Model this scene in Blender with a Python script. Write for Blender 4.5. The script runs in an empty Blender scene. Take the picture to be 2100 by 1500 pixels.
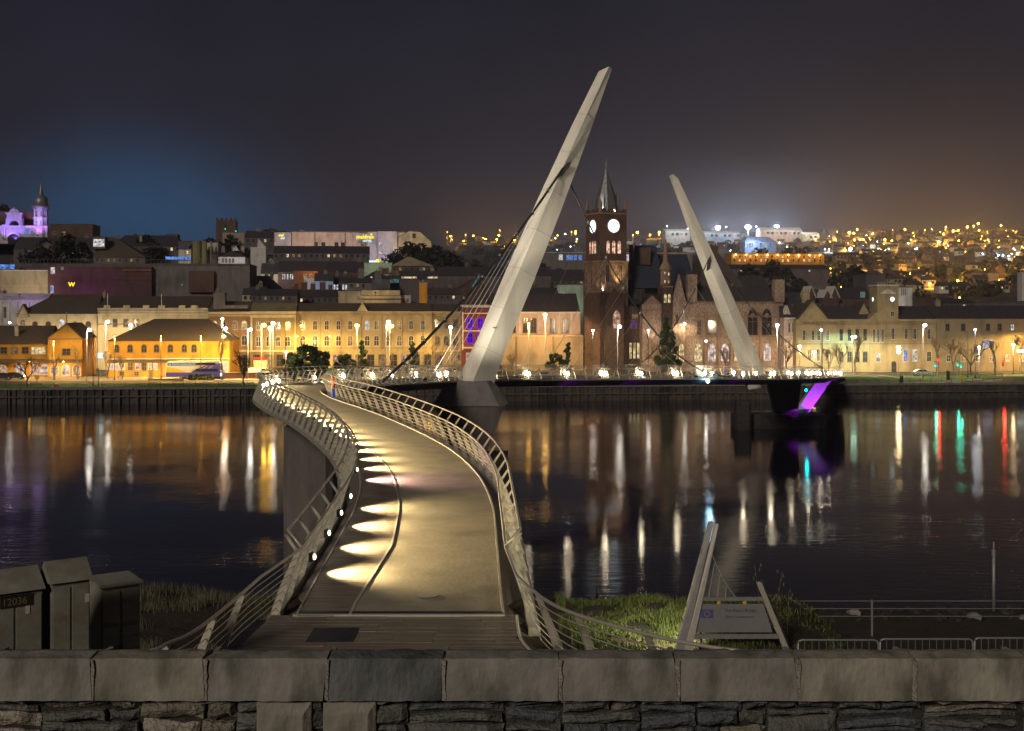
import bpy, math, random
from mathutils import Vector, Matrix
import numpy as np
random.seed(7)
PI = math.pi; R = math.radians
S = bpy.context.scene
C = S.collection

# ------------------------------------------------------------------ camera
F = 2700.0; HOR = 640.0; CH = 20.7            # focal length in picture pixels, horizon row, eye height over the water
cam = bpy.data.cameras.new('camera'); cam_o = bpy.data.objects.new('camera', cam); C.objects.link(cam_o)
cam.sensor_width = 36.0; cam.lens = 36.0 * F / 2100.0
cam.shift_y = -(750 - HOR) / 2100.0
cam_o.location = (0, 0, CH); cam_o.rotation_euler = (R(90), 0, 0)
cam.clip_start = 0.5; cam.clip_end = 9000
S.camera = cam_o

# ------------------------------------------------------------------ sky (night: city glow), one weak broad key light
w = bpy.data.worlds.new('World'); S.world = w; w.use_nodes = True
nt = w.node_tree; N = nt.nodes; L = nt.links; N.clear()
out = N.new('ShaderNodeOutputWorld')
sky = N.new('ShaderNodeTexSky'); sky.sky_type = 'NISHITA'; sky.sun_disc = False
sky.sun_elevation = R(-6); sky.sun_rotation = R(200)
bgs = N.new('ShaderNodeBackground'); bgs.inputs[1].default_value = 0.05
L.new(sky.outputs[0], bgs.inputs[0])
tc = N.new('ShaderNodeTexCoord'); sep = N.new('ShaderNodeSeparateXYZ'); L.new(tc.outputs['Generated'], sep.inputs[0])
ramp = N.new('ShaderNodeValToRGB'); L.new(sep.outputs[2], ramp.inputs[0])
cr = ramp.color_ramp; cr.elements[0].position = 0.0; cr.elements[0].color = (0.034, 0.026, 0.030, 1)
cr.elements[1].position = 1.0; cr.elements[1].color = (0.009, 0.009, 0.011, 1)
for p, c in ((0.07, (0.026, 0.0215, 0.030)), (0.14, (0.0175, 0.0165, 0.0255)), (0.25, (0.0120, 0.0125, 0.0215))):
    e = cr.elements.new(p); e.color = (*c, 1)
def glow(dx, dz, rad, col, prev, power=2.0):
    """a broad city glow low over the horizon, centred on one direction"""
    v = N.new('ShaderNodeVectorMath'); v.operation = 'SUBTRACT'; L.new(tc.outputs['Generated'], v.inputs[0])
    d = Vector((dx, 1, dz)).normalized(); v.inputs[1].default_value = d
    sc = N.new('ShaderNodeVectorMath'); sc.operation = 'MULTIPLY'; L.new(v.outputs[0], sc.inputs[0]); sc.inputs[1].default_value = (1/rad, 1/rad, 1.45/rad)
    ln = N.new('ShaderNodeVectorMath'); ln.operation = 'LENGTH'; L.new(sc.outputs[0], ln.inputs[0])
    m = N.new('ShaderNodeMapRange'); m.interpolation_type = 'SMOOTHERSTEP'
    m.inputs[1].default_value = 0; m.inputs[2].default_value = 1; m.inputs[3].default_value = 1; m.inputs[4].default_value = 0
    L.new(ln.outputs['Value'], m.inputs[0])
    pw = N.new('ShaderNodeMath'); pw.operation = 'POWER'; pw.inputs[1].default_value = power; L.new(m.outputs[0], pw.inputs[0])
    mx = N.new('ShaderNodeMix'); mx.data_type = 'RGBA'; mx.blend_type = 'ADD'; mx.clamp_factor = True
    L.new(pw.outputs[0], mx.inputs[0]); L.new(prev, mx.inputs[6]); mx.inputs[7].default_value = (*col, 1)
    return mx.outputs[2]
o = ramp.outputs[0]
o = glow(-0.285, 0.040, 0.215, (-0.026, 0.062, 0.150), o, 1.5)
o = glow(0.185, 0.055, 0.115, (0.030, 0.037, 0.050), o, 1.8)
o = glow(0.33, 0.04, 0.32, (0.012, 0.006, 0.004), o, 1.5)
hs = N.new('ShaderNodeTexNoise'); hs.inputs['Scale'].default_value = 6; hs.inputs['Detail'].default_value = 3
L.new(tc.outputs['Generated'], hs.inputs['Vector'])
mr = N.new('ShaderNodeMapRange'); mr.inputs[1].default_value = .3; mr.inputs[2].default_value = .7; mr.inputs[3].default_value = .82; mr.inputs[4].default_value = 1.18
L.new(hs.outputs[0], mr.inputs[0])
bg = N.new('ShaderNodeBackground'); L.new(o, bg.inputs[0]); L.new(mr.outputs[0], bg.inputs[1])
ad = N.new('ShaderNodeAddShader'); L.new(bg.outputs[0], ad.inputs[0]); L.new(bgs.outputs[0], ad.inputs[1]); L.new(ad.outputs[0], out.inputs[0])
sun = bpy.data.lights.new('night_key', 'SUN'); sun.energy = 1.15; sun.angle = R(12); sun.color = (1.0, 0.88, 0.76)
sun_o = bpy.data.objects.new('night_key', sun); C.objects.link(sun_o)
sun_o.rotation_euler = (R(66), 0, R(-24))

S.view_settings.view_transform = 'Standard'; S.view_settings.look = 'None'; S.view_settings.exposure = 0; S.view_settings.gamma = 1
S.render.engine = 'CYCLES'
cy = S.cycles; cy.max_bounces = 4; cy.diffuse_bounces = 1; cy.glossy_bounces = 3; cy.transmission_bounces = 3; cy.transparent_max_bounces = 6
cy.use_denoising = True; cy.sample_clamp_indirect = 2.0; cy.sample_clamp_direct = 0; cy.caustics_reflective = False; cy.caustics_refractive = False
cy.use_light_tree = True; cy.blur_glossy = 0.5; cy.use_adaptive_sampling = False

# ------------------------------------------------------------------ materials
def mat(name, col, rough=0.8, var=0.25, scale=3.0, metal=0.0, bump=0.0, bscale=None, stain=None, stain_scale=0.6, spec=0.4, stretch=(1, 1, 1), coords='Object'):
    m = bpy.data.materials.new(name); m.use_nodes = True; n = m.node_tree.nodes; l = m.node_tree.links
    b = n['Principled BSDF']; b.inputs['Roughness'].default_value = rough; b.inputs['Metallic'].default_value = metal
    b.inputs['Specular IOR Level'].default_value = spec
    t = n.new('ShaderNodeTexCoord'); mp = n.new('ShaderNodeMapping'); mp.inputs['Scale'].default_value = stretch
    l.new(t.outputs[coords], mp.inputs[0])
    nz = n.new('ShaderNodeTexNoise'); nz.inputs['Scale'].default_value = scale; nz.inputs['Detail'].default_value = 6; nz.inputs['Roughness'].default_value = .65
    l.new(mp.outputs[0], nz.inputs['Vector'])
    r = n.new('ShaderNodeValToRGB'); l.new(nz.outputs[0], r.inputs[0])
    r.color_ramp.elements[0].position = .3; r.color_ramp.elements[1].position = .7
    r.color_ramp.elements[0].color = (*[c * (1 - var) for c in col], 1); r.color_ramp.elements[1].color = (*[min(1, c * (1 + var)) for c in col], 1)
    src = r.outputs[0]
    if stain is not None:
        n2 = n.new('ShaderNodeTexNoise'); n2.inputs['Scale'].default_value = stain_scale; n2.inputs['Detail'].default_value = 5
        l.new(mp.outputs[0], n2.inputs['Vector'])
        m2 = n.new('ShaderNodeMapRange'); m2.inputs[1].default_value = .5; m2.inputs[2].default_value = .68; l.new(n2.outputs[0], m2.inputs[0])
        mx = n.new('ShaderNodeMix'); mx.data_type = 'RGBA'; l.new(m2.outputs[0], mx.inputs[0]); l.new(src, mx.inputs[6]); mx.inputs[7].default_value = (*stain, 1)
        src = mx.outputs[2]
    l.new(src, b.inputs['Base Color'])
    if bump:
        n3 = n.new('ShaderNodeTexNoise'); n3.inputs['Scale'].default_value = bscale or scale * 4; n3.inputs['Detail'].default_value = 5
        l.new(mp.outputs[0], n3.inputs['Vector'])
        bp = n.new('ShaderNodeBump'); bp.inputs['Strength'].default_value = bump; bp.inputs['Distance'].default_value = .05
        l.new(n3.outputs[0], bp.inputs['Height']); l.new(bp.outputs[0], b.inputs['Normal'])
    return m
def emis(name, col, strength, sample=False):
    m = bpy.data.materials.new(name); m.use_nodes = True; n = m.node_tree.nodes; n.clear()
    e = n.new('ShaderNodeEmission'); e.inputs[0].default_value = (*col, 1); e.inputs[1].default_value = strength
    oo = n.new('ShaderNodeOutputMaterial'); m.node_tree.links.new(e.outputs[0], oo.inputs[0])
    if not sample: m.cycles.emission_sampling = 'NONE'
    return m
def lit_pane(name, col, strength, scale=1.2):
    """a lit window: uneven light from the room behind it"""
    m = bpy.data.materials.new(name); m.use_nodes = True; n = m.node_tree.nodes; n.clear(); l = m.node_tree.links
    e = n.new('ShaderNodeEmission'); t = n.new('ShaderNodeTexCoord'); nz = n.new('ShaderNodeTexNoise'); nz.inputs['Scale'].default_value = scale
    g = n.new('ShaderNodeNewGeometry'); l.new(g.outputs['Position'], nz.inputs['Vector'])
    r = n.new('ShaderNodeMapRange'); r.inputs[1].default_value = .35; r.inputs[2].default_value = .65; r.inputs[3].default_value = strength * .25; r.inputs[4].default_value = strength * 1.3
    l.new(nz.outputs[0], r.inputs[0]); l.new(r.outputs[0], e.inputs[1]); e.inputs[0].default_value = (*col, 1)
    oo = n.new('ShaderNodeOutputMaterial'); l.new(e.outputs[0], oo.inputs[0]); m.cycles.emission_sampling = 'NONE'
    return m

M = {}
M['steel'] = mat('brushed_steel', (.66, .60, .50), .36, .12, 9, metal=.45)
M['post_steel'] = mat('painted_post_steel', (.64, .59, .46), .42, .16, 12, metal=.45, stain=(.30, .27, .21), stain_scale=3)
M['mast'] = mat('mast_paint', (.82, .77, .65), .55, .08, .5, stain=(.68, .63, .52), stain_scale=.4, coords='Object', stretch=(1, 1, .15))
M['seam'] = mat('mast_seam_paint', (.64, .60, .50), .6, .1, 2)
M['darksteel'] = mat('dark_steel', (.045, .042, .045), .45, .3, 4, metal=.3)
M['cable'] = mat('cable_steel', (.16, .15, .14), .45, .2, 5, metal=.6)
M['hanger'] = mat('hanger_steel', (.45, .43, .40), .4, .1, 5, metal=.6)
M['deck'] = mat('resin_deck', (.37, .33, .235), .5, .16, 1.3, bump=.22, bscale=9, stain=(.27, .24, .17), stain_scale=.55)
M['board'] = mat('grey_boards', (.27, .22, .165), .42, .35, 6, bump=.6, bscale=30, stain=(.11, .095, .075), stain_scale=2.2, stretch=(.25, 3, 1))
M['soffit'] = mat('bridge_soffit', (.17, .15, .14), .5, .25, .8)
M['strip'] = mat('edge_strip', (.62, .58, .48), .35, .12, 5, metal=.3)
M['pile'] = mat('dark_pile_cap', (.05, .042, .038), .85, .4, 1.2, bump=.5)
M['pier'] = mat('pier_concrete', (.15, .13, .115), .8, .3, .7, stain=(.06, .05, .045), stain_scale=.4, stretch=(1, 1, .3))
M['coping'] = mat('coping_sandstone', (.255, .24, .205), .85, .30, 5, bump=.28, bscale=34, stain=(.12, .115, .09), stain_scale=4.5, stretch=(1, 1, .45))
M['coping2'] = mat('coping_sandstone_grey', (.15, .16, .15), .85, .25, 3.5, bump=.5, bscale=30, stain=(.055, .058, .05), stain_scale=2.6, stretch=(1, 1, .45))
M['coping3'] = mat('coping_sandstone_olive', (.29, .27, .21), .85, .32, 5.0, bump=.28, bscale=34, stain=(.13, .12, .09), stain_scale=4, stretch=(1, 1, .45))
M['mortar'] = mat('lime_mortar', (.36, .33, .28), .95, .35, 14, bump=.8, bscale=60)
M['mortar_dark'] = mat('dark_joint_fill', (.05, .043, .034), .95, .5, 10, bump=.8, bscale=50)  # dark fill behind the rubble stones
M['stone_a'] = mat('rubble_buff', (.30, .27, .20), .9, .3, 9, bump=.9, bscale=40, stain=(.10, .09, .07), stain_scale=6)
M['stone_b'] = mat('rubble_grey', (.17, .165, .15), .9, .35, 9, bump=.9, bscale=40, stain=(.07, .065, .055), stain_scale=6)
M['stone_c'] = mat('rubble_slate', (.12, .135, .14), .7, .3, 9, bump=.8, bscale=35, stain=(.06, .06, .055), stain_scale=5)
M['stone_d'] = mat('rubble_pale', (.44, .39, .31), .9, .3, 12, bump=.9, bscale=40, stain=(.16, .13, .10), stain_scale=7)
M['water'] = None
M['earth'] = mat('dark_earth', (.055, .036, .024), .95, .55, 1.6, bump=.9, bscale=9, stain=(.03, .035, .018), stain_scale=.5)
M['grassg'] = mat('grass_blades', (.085, .12, .018), .7, .5, 1.4)
M['grassdry'] = mat('dry_grass', (.14, .13, .07), .8, .4, 1.4)
M['lawn'] = mat('lawn', (.065, .19, .012), .9, .3, .35, bump=.4, bscale=6)
M['road'] = mat('asphalt', (.06, .055, .05), .7, .2, .7)
M['pave'] = mat('pavement', (.26, .23, .20), .8, .2, .5)
M['hill'] = mat('hillside', (.085, .068, .055), .95, .45, .012, bump=0, stain=(.045, .048, .03), stain_scale=.03)
M['quay'] = mat('quay_steel_piles', (.075, .060, .050), .8, .4, .4, stain=(.024, .02, .017), stain_scale=.15, bump=.6, bscale=1.5)
M['quaytop'] = mat('quay_coping', (.20, .175, .15), .8, .3, .6)
M['timber'] = mat('fender_timber', (.10, .088, .075), .9, .4, 1.2)
def wallm(name, c, var=.18, scale=.6, st=None, rough=.9):
    M[name] = mat(name, c, rough, var, scale, bump=.35, bscale=6, stain=st or tuple(x * .62 for x in c), stain_scale=.25, stretch=(1, 1, .5))
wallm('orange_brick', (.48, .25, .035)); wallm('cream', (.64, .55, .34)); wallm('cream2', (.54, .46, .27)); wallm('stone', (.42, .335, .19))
wallm('stone2', (.31, .25, .155)); wallm('gold_brick', (.30, .17, .075)); wallm('gold_render', (.33, .25, .12)); wallm('red_brick', (.27, .12, .07)); wallm('brown_brick', (.13, .078, .058)); wallm('purple_brick', (.115, .055, .058))
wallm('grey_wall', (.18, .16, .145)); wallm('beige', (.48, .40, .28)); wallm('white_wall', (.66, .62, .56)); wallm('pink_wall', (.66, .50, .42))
wallm('sandstone', (.095, .060, .043), .6, 2.2); wallm('uplit_speckle', (.24, .165, .11), .92, 1.9); wallm('sand_trim', (.34, .22, .15)); wallm('tan', (.36, .29, .20)); wallm('violet_wall', (.62, .56, .62))
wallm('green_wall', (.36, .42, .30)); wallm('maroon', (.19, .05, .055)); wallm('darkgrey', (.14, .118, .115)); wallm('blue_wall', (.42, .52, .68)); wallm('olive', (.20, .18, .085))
wallm('trim_white', (.74, .69, .58)); wallm('rubble_fac', (.40, .285, .21), .75, 2.6)
M['slate'] = mat('slate_roof', (.070, .060, .062), .6, .35, 1.2, bump=.6, bscale=5)
M['slate2'] = mat('slate_roof_brown', (.095, .075, .055), .7, .3, 1.2, bump=.6, bscale=5)
M['tile'] = mat('tile_roof', (.115, .088, .062), .8, .25, 1.5, bump=.6, bscale=5)
M['lead'] = mat('lead_spire', (.22, .22, .21), .42, .35, 1.5, metal=.4, bump=.5, bscale=5)
M['gold'] = mat('gilt', (.75, .52, .16), .35, .1, 5, metal=.7)
M['glass'] = mat('dark_glass', (.03, .03, .034), .12, .3, 1, spec=.7)
M['winframe'] = mat('window_frame', (.55, .50, .42), .6, .15, 3)
M['winframe_d'] = mat('window_frame_dark', (.17, .14, .11), .6, .2, 3)
M['galv'] = mat('galvanised', (.34, .33, .32), .5, .15, 6, metal=.5)
M['blackpole'] = mat('black_pole', (.035, .032, .03), .5, .2, 5)
M['bark'] = mat('bark', (.17, .13, .085), .9, .3, 3)
M['barkd'] = mat('bark_dark', (.07, .052, .036), .9, .3, 3)
M['twig'] = mat('twigs', (.21, .155, .085), .9, .3, 3)
M['needle'] = mat('evergreen_needles', (.035, .062, .022), .8, .6, .9)
M['bushd'] = mat('dark_bush', (.028, .032, .018), .9, .6, .8)
M['cab'] = mat('cabinet_green', (.27, .26, .20), .6, .25, 2.5, stain=(.17, .13, .10), stain_scale=1.2)
M['label_w'] = mat('paper_label', (.62, .55, .46), .8, .1, 5)
M['plate_d'] = mat('number_plate', (.03, .018, .012), .7, .2, 5)
M['olivetext'] = mat('olive_paint', (.20, .19, .08), .7, .1, 5)
M['signp'] = mat('sign_panel', (.23, .225, .22), .45, .1, 3)
M['signblue'] = mat('sign_blue', (.10, .10, .28), .5, .05, 3)
M['signtext'] = mat('sign_lettering', (.09, .09, .11), .5, .05, 3)
M['yellowp'] = mat('yellow_paint', (.75, .48, .03), .5, .1, 5)
M['redp'] = mat('red_paint', (.35, .02, .02), .5, .1, 5)
M['orangep'] = mat('lifebuoy_orange', (.85, .16, .02), .45, .1, 5)
M['bluep'] = mat('blue_paint', (.03, .06, .50), .4, .1, 5)
M['tyre'] = mat('tyre', (.02, .02, .02), .8, .1, 5); M['rim'] = mat('wheel_rim', (.5, .48, .44), .35, .1, 5, metal=.7)
M['rock'] = mat('boulder', (.26, .23, .21), .9, .35, 2, bump=.8)
def E(k, c, s, sample=False): M[k] = emis(k, c, s, sample or k in ('bridge_bulb', 'bulb_white', 'bulb_warm', 'bulb_orange', 'bulb_green'))
E('bulb_white', (1, .93, .82), 48); E('bulb_warm', (1, .72, .36), 50); E('bulb_amber', (1, .50, .06), 46, True); E('bulb_sodium', (1, .52, .06), 26); E('bulb_orange', (1, .55, .12), 40)
E('bulb_blue', (.45, .75, 1), 30); E('bulb_cyan', (.0, .75, .85), 6); E('bulb_green', (.55, 1, .75), 16); E('bulb_red', (1, .03, .02), 5); E('bulb_cold', (.72, .88, 1), 60)
E('clock', (.80, .93, 1), 2.6, True); E('purple_neon', (.22, .01, 1), 1.2); E('sign_yellow', (1, .75, .02), 1.8); E('sign_ice', (.6, .88, 1), 1.6); E('traffic_green', (.05, .9, .5), 2.2)
E('bridge_bulb', (1, .84, .58), 70); E('near_bulb', (1, .86, .62), 9)
M['lit_warm'] = lit_pane('lit_warm', (1, .80, .42), .95); M['lit_white'] = lit_pane('lit_white', (.95, .97, 1), .8); M['lit_dim'] = lit_pane('lit_dim', (1, .62, .28), .32)
M['lit_blue'] = lit_pane('lit_blue', (.15, .35, 1), .9); M['lit_pink'] = lit_pane('lit_pink', (1, .62, .45), .62); M['lit_purple'] = lit_pane('lit_purple', (.20, .06, .75), .30)
M['lit_belfry'] = lit_pane('lit_belfry', (1, .60, .42), 1.3)
M['lit_teal'] = lit_pane('lit_teal', (.18, .62, .66), .30); M['lit_green'] = lit_pane('lit_green', (.05, .9, .6), .5); M['shop'] = lit_pane('shop', (1, .80, .72), .9, .9)

# ------------------------------------------------------------------ mesh helpers
class MB:
    def __init__(s): s.v = []; s.f = []
    def add(s, vs, fs):
        k = len(s.v); s.v.extend(vs); s.f.extend([tuple(i + k for i in f) for f in fs]); return s
    def box(s, x0, x1, y0, y1, z0, z1):
        return s.add([(x0, y0, z0), (x1, y0, z0), (x1, y1, z0), (x0, y1, z0), (x0, y0, z1), (x1, y0, z1), (x1, y1, z1), (x0, y1, z1)],
                     [(0, 3, 2, 1), (4, 5, 6, 7), (0, 1, 5, 4), (1, 2, 6, 5), (2, 3, 7, 6), (3, 0, 4, 7)])
    def obox(s, c, sx, sy, sz, rz=0):
        a, b = math.cos(rz), math.sin(rz); vs = []
        for z in (-.5, .5):
            for x, y in ((-.5, -.5), (.5, -.5), (.5, .5), (-.5, .5)):
                X, Y = x * sx, y * sy; vs.append((c[0] + X * a - Y * b, c[1] + X * b + Y * a, c[2] + z * sz))
        return s.add(vs, [(0, 3, 2, 1), (4, 5, 6, 7), (0, 1, 5, 4), (1, 2, 6, 5), (2, 3, 7, 6), (3, 0, 4, 7)])
    def loft(s, rings, cap=True, closed=True):
        n = len(rings[0]); k = len(s.v)
        for r in rings: s.v.extend([tuple(p) for p in r])
        for i in range(len(rings) - 1):
            for j in range(n if closed else n - 1):
                a = k + i * n + j; b = k + i * n + (j + 1) % n; s.f.append((a, b, b + n, a + n))
        if cap and closed:
            s.f.append(tuple(k + j for j in reversed(range(n)))); e = k + (len(rings) - 1) * n; s.f.append(tuple(e + j for j in range(n)))
        return s
    def tube(s, pts, r, n=6, cap=True):
        pts = [Vector(p) for p in pts]; rings = []
        for i, p in enumerate(pts):
            d = (pts[min(i + 1, len(pts) - 1)] - pts[max(i - 1, 0)]).normalized()
            up = Vector((0, 0, 1)) if abs(d.z) < .95 else Vector((1, 0, 0))
            a = d.cross(up).normalized(); b = a.cross(d).normalized(); rr = r[i] if isinstance(r, (list, tuple)) else r
            rings.append([p + (a * math.cos(t) + b * math.sin(t)) * rr for t in [2 * PI * j / n for j in range(n)]])
        return s.loft(rings, cap)
    def prism(s, poly, y0, y1):
        """poly in the x-z plane, extruded along y"""
        return s.loft([[(x, y0, z) for x, z in poly], [(x, y1, z) for x, z in poly]])
    def prism_x(s, poly, x0, x1):
        return s.loft([[(x0, y, z) for y, z in poly], [(x1, y, z) for y, z in poly]])
    def lathe(s, prof, n=12, c=(0, 0, 0), ph=0):
        return s.loft([[(c[0] + r * math.cos(2 * PI * j / n + ph), c[1] + r * math.sin(2 * PI * j / n + ph), c[2] + z) for j in range(n)] for r, z in prof])
    def ball(s, c, r, n=8, m=5, sz=1.0):
        return s.loft([[(c[0] + r * math.sin(PI * (i + .02) / (m + .04)) * math.cos(2 * PI * j / n), c[1] + r * math.sin(PI * (i + .02) / (m + .04)) * math.sin(2 * PI * j / n),
                         c[2] - sz * r * math.cos(PI * (i + .02) / (m + .04))) for j in range(n)] for i in range(m + 1)])
    def mesh(s, name, m, smooth=False):
        me = bpy.data.meshes.new(name); me.from_pydata([tuple(v) for v in s.v], [], s.f)
        if m is not None: me.materials.append(M[m] if isinstance(m, str) else m)
        if smooth: me.polygons.foreach_set('use_smooth', [True] * len(me.polygons))
        me.update(); return me
    def build(s, name, m, parent=None, smooth=False, loc=None, rz=None):
        return place(name, s.mesh(name, m, smooth), parent, loc, rz)
def place(name, me, parent=None, loc=None, rz=None):
    ob = bpy.data.objects.new(name, me); C.objects.link(ob)
    if parent is not None: ob.parent = parent
    if loc is not None: ob.location = loc
    if rz is not None: ob.rotation_euler = (0, 0, rz)
    return ob
def tag(ob, label=None, cat=None, group=None, kind=None):
    if label: ob['label'] = label
    if cat: ob['category'] = cat
    if group: ob['group'] = group
    if kind: ob['kind'] = kind
    return ob
def thing(name, label, cat, loc=(0, 0, 0), rz=0, group=None):
    ob = bpy.data.objects.new(name, None); C.objects.link(ob); ob.location = loc; ob.rotation_euler = (0, 0, rz); ob.empty_display_size = .2
    return tag(ob, label, cat, group)
def copy_tree(ob, parent=None):
    c = ob.copy(); C.objects.link(c); c.parent = parent
    for ch in list(ob.children): copy_tree(ch, c)
    return c
LM = 1.0
def light(kind, loc, energy, col, parent=None, radius=.15, size=None, target=None, blend=.5, name='lamp_light'):
    l = bpy.data.lights.new(name, kind); l.energy = energy * LM; l.color = col; l.shadow_soft_size = radius
    if kind == 'SPOT': l.spot_size = size; l.spot_blend = blend
    ob = bpy.data.objects.new(name, l); C.objects.link(ob); ob.location = loc
    if parent is not None: ob.parent = parent
    if target is not None: ob.rotation_euler = (Vector(target) - Vector(loc)).to_track_quat('-Z', 'Y').to_euler()
    return ob
def text(body, size, m, parent, loc, rot=(PI / 2, 0, 0), name='lettering', ext=.01, align='LEFT', bold=0):
    cu = bpy.data.curves.new(name, 'FONT'); cu.body = body; cu.size = size; cu.extrude = ext; cu.align_x = align; cu.offset = bold; cu.resolution_u = 3
    cu.materials.append(M[m]); ob = bpy.data.objects.new(name, cu); C.objects.link(ob); ob.location = loc; ob.rotation_euler = rot
    if parent is not None: ob.parent = parent
    return ob
def lerp(xs, ys, x):
    return float(np.interp(x, xs, ys))

# the far bank runs at a slight angle: u along the quay, v away from the water
A = math.atan2(317 - 294, 123.3 + 114.3); CA, SA = math.cos(A), math.sin(A); OX, OY = -114.3, 294.0; G = 3.7
def UV(px, v):
    k = (px - 1050) / F; u = (k * (OY + v * CA) - OX + v * SA) / (CA - k * SA); return u
def W(u, v): return (OX + u * CA - v * SA, OY + u * SA + v * CA)
def dep(px, v): return W(UV(px, v), v)[1]
def zof(py, d): return CH - (py - HOR) * d / F
def at(px, d): return ((px - 1050) * d / F, d)

DT = [228, 330, 380, 430, 500, 560, 620, 700, 900, 1100, 1300, 1600, 2000, 2300, 3200]
ZL = [G, 7.2, 10, 18, 31, 38, 48, 52, 48, 44, 40, 40, 40, 40, 40]
ZR = [G, 7.2, 8, 9, 11, 14, 18, 25, 38, 56, 76, 102, 138, 160, 175]
ZM = [G, 7.2, 8, 10, 14, 18, 22, 30, 42, 54, 68, 90, 122, 146, 150]
DO = DT; DT = [294, 392, 442, 492, 562, 622, 680, 750, 920, 1110, 1300, 1600, 2000, 2300, 3200]
ZL, ZR, ZM = [[G, G + .1] + [CH + (z - CH) * dn / do for z, dn, do in zip(Z[2:], DT[2:], DO[2:])] for Z in (ZL, ZR, ZM)]
def ground(x, d):
    px = 1050 + x * F / max(d, 1)
    zl, zr, zm = lerp(DT, ZL, d), lerp(DT, ZR, d), lerp(DT, ZM, d)
    a = min(1, max(0, (px - 840) / 120)); a = a * a * (3 - 2 * a); b = min(1, max(0, (px - 1250) / 450))
    z = (zl * (1 - a) + zm * a) * (1 - b) + zr * b
    if d > 700: z += (math.sin(x * .013 + d * .004) * 5 + math.sin(x * .031 - d * .011) * 3) * min(1, (d - 700) / 600)
    return z
# ================================================================== SETTING: water, land
def water():
    m = bpy.data.materials.new('river_water'); m.use_nodes = True; n = m.node_tree.nodes; l = m.node_tree.links
    b = n['Principled BSDF']; b.inputs['Base Color'].default_value = (.008, .009, .016, 1); b.inputs['Roughness'].default_value = .055; b.inputs['IOR'].default_value = 1.33
    t = n.new('ShaderNodeTexCoord'); mp = n.new('ShaderNodeMapping'); mp.inputs['Scale'].default_value = (.45, 1.0, 1); l.new(t.outputs['Object'], mp.inputs[0])
    a = n.new('ShaderNodeTexNoise'); a.inputs['Scale'].default_value = .9; a.inputs['Detail'].default_value = 6; a.inputs['Roughness'].default_value = .62; l.new(mp.outputs[0], a.inputs['Vector'])
    c = n.new('ShaderNodeTexNoise'); c.inputs['Scale'].default_value = .035; c.inputs['Detail'].default_value = 3; l.new(t.outputs['Object'], c.inputs['Vector'])
    r = n.new('ShaderNodeMapRange'); r.inputs[1].default_value = .42; r.inputs[2].default_value = .62; r.inputs[3].default_value = .25; r.inputs[4].default_value = 1.0; l.new(c.outputs[0], r.inputs[0])
    bp = n.new('ShaderNodeBump'); bp.inputs['Distance'].default_value = .10; l.new(a.outputs[0], bp.inputs['Height'])
    ml = n.new('ShaderNodeMath'); ml.operation = 'MULTIPLY'; ml.inputs[1].default_value = .45; l.new(r.outputs[0], ml.inputs[0]); l.new(ml.outputs[0], bp.inputs['Strength'])
    l.new(bp.outputs[0], b.inputs['Normal'])
    return m
M['water'] = water()
mb = MB(); mb.add([(-260, 40, 0), (300, 40, 0), (300, 345, 0), (-260, 345, 0)], [(0, 1, 2, 3)])
tag(mb.build('river_water', 'water'), kind='structure')
tag(MB().add([(-3000, -60, -1.5), (3500, -60, -1.5), (3500, 4000, -1.5), (-3000, 4000, -1.5)], [(0, 1, 2, 3)]).build('river_bed', 'earth'), kind='structure')

def near(x, y):
    """land on the camera's side of the river"""
    side = min(1, max(0, (x - 6.6) / 3.0)) if x > 0 else 0                 # to the right of the sign the ground drops sooner
    za = lerp([-10, 9, 18, 28, 31, 36, 48, 62, 84, 90], [16.9, 14.6, 14.3, 14.15, 14.05, 11.5, 6.5, 4.2, 1.6, -1.4], y)
    zb = lerp([-10, 9, 18, 22, 26, 34, 48, 62, 84, 90], [16.9, 14.6, 14.2, 13.6, 12.7, 10.6, 7.0, 4.2, 1.8, -1.4], y)
    z = za * (1 - side) + zb * side
    if 1.2 < x < 7 and 20 < y < 33: z += .16 * math.sin(x * 2.1 + 1) * math.sin(y * .9) - .12
    if x < -6: z += .10 * math.sin(x * 1.7) * math.cos(y * 1.3)
    if -6.2 < x < 1.2 and y < 29.2: z = min(z, 13.95)                      # below the entrance deck
    return z
xs = [-260, -160, -90, -50] + [x * .8 for x in range(-40, 56)] + [55, 80, 140, 300]
ys = [-10, 0, 9, 14] + [16 + .8 * i for i in range(28)] + [40, 43, 46, 50, 54, 58, 62, 66, 70, 75, 80, 84, 87, 90]
mb = MB(); mb.v = [(x, y, near(x, y) + (random.uniform(-.05, .05) if 16 < y < 60 else random.uniform(-.25, .25) if y > 70 else 0)) for y in ys for x in xs]; nx = len(xs)
mb.f = [(j * nx + i, j * nx + i + 1, (j + 1) * nx + i + 1, (j + 1) * nx + i) for j in range(len(ys) - 1) for i in range(nx - 1)]
tag(mb.build('near_bank_ground', 'earth', smooth=True), kind='structure')

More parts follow.
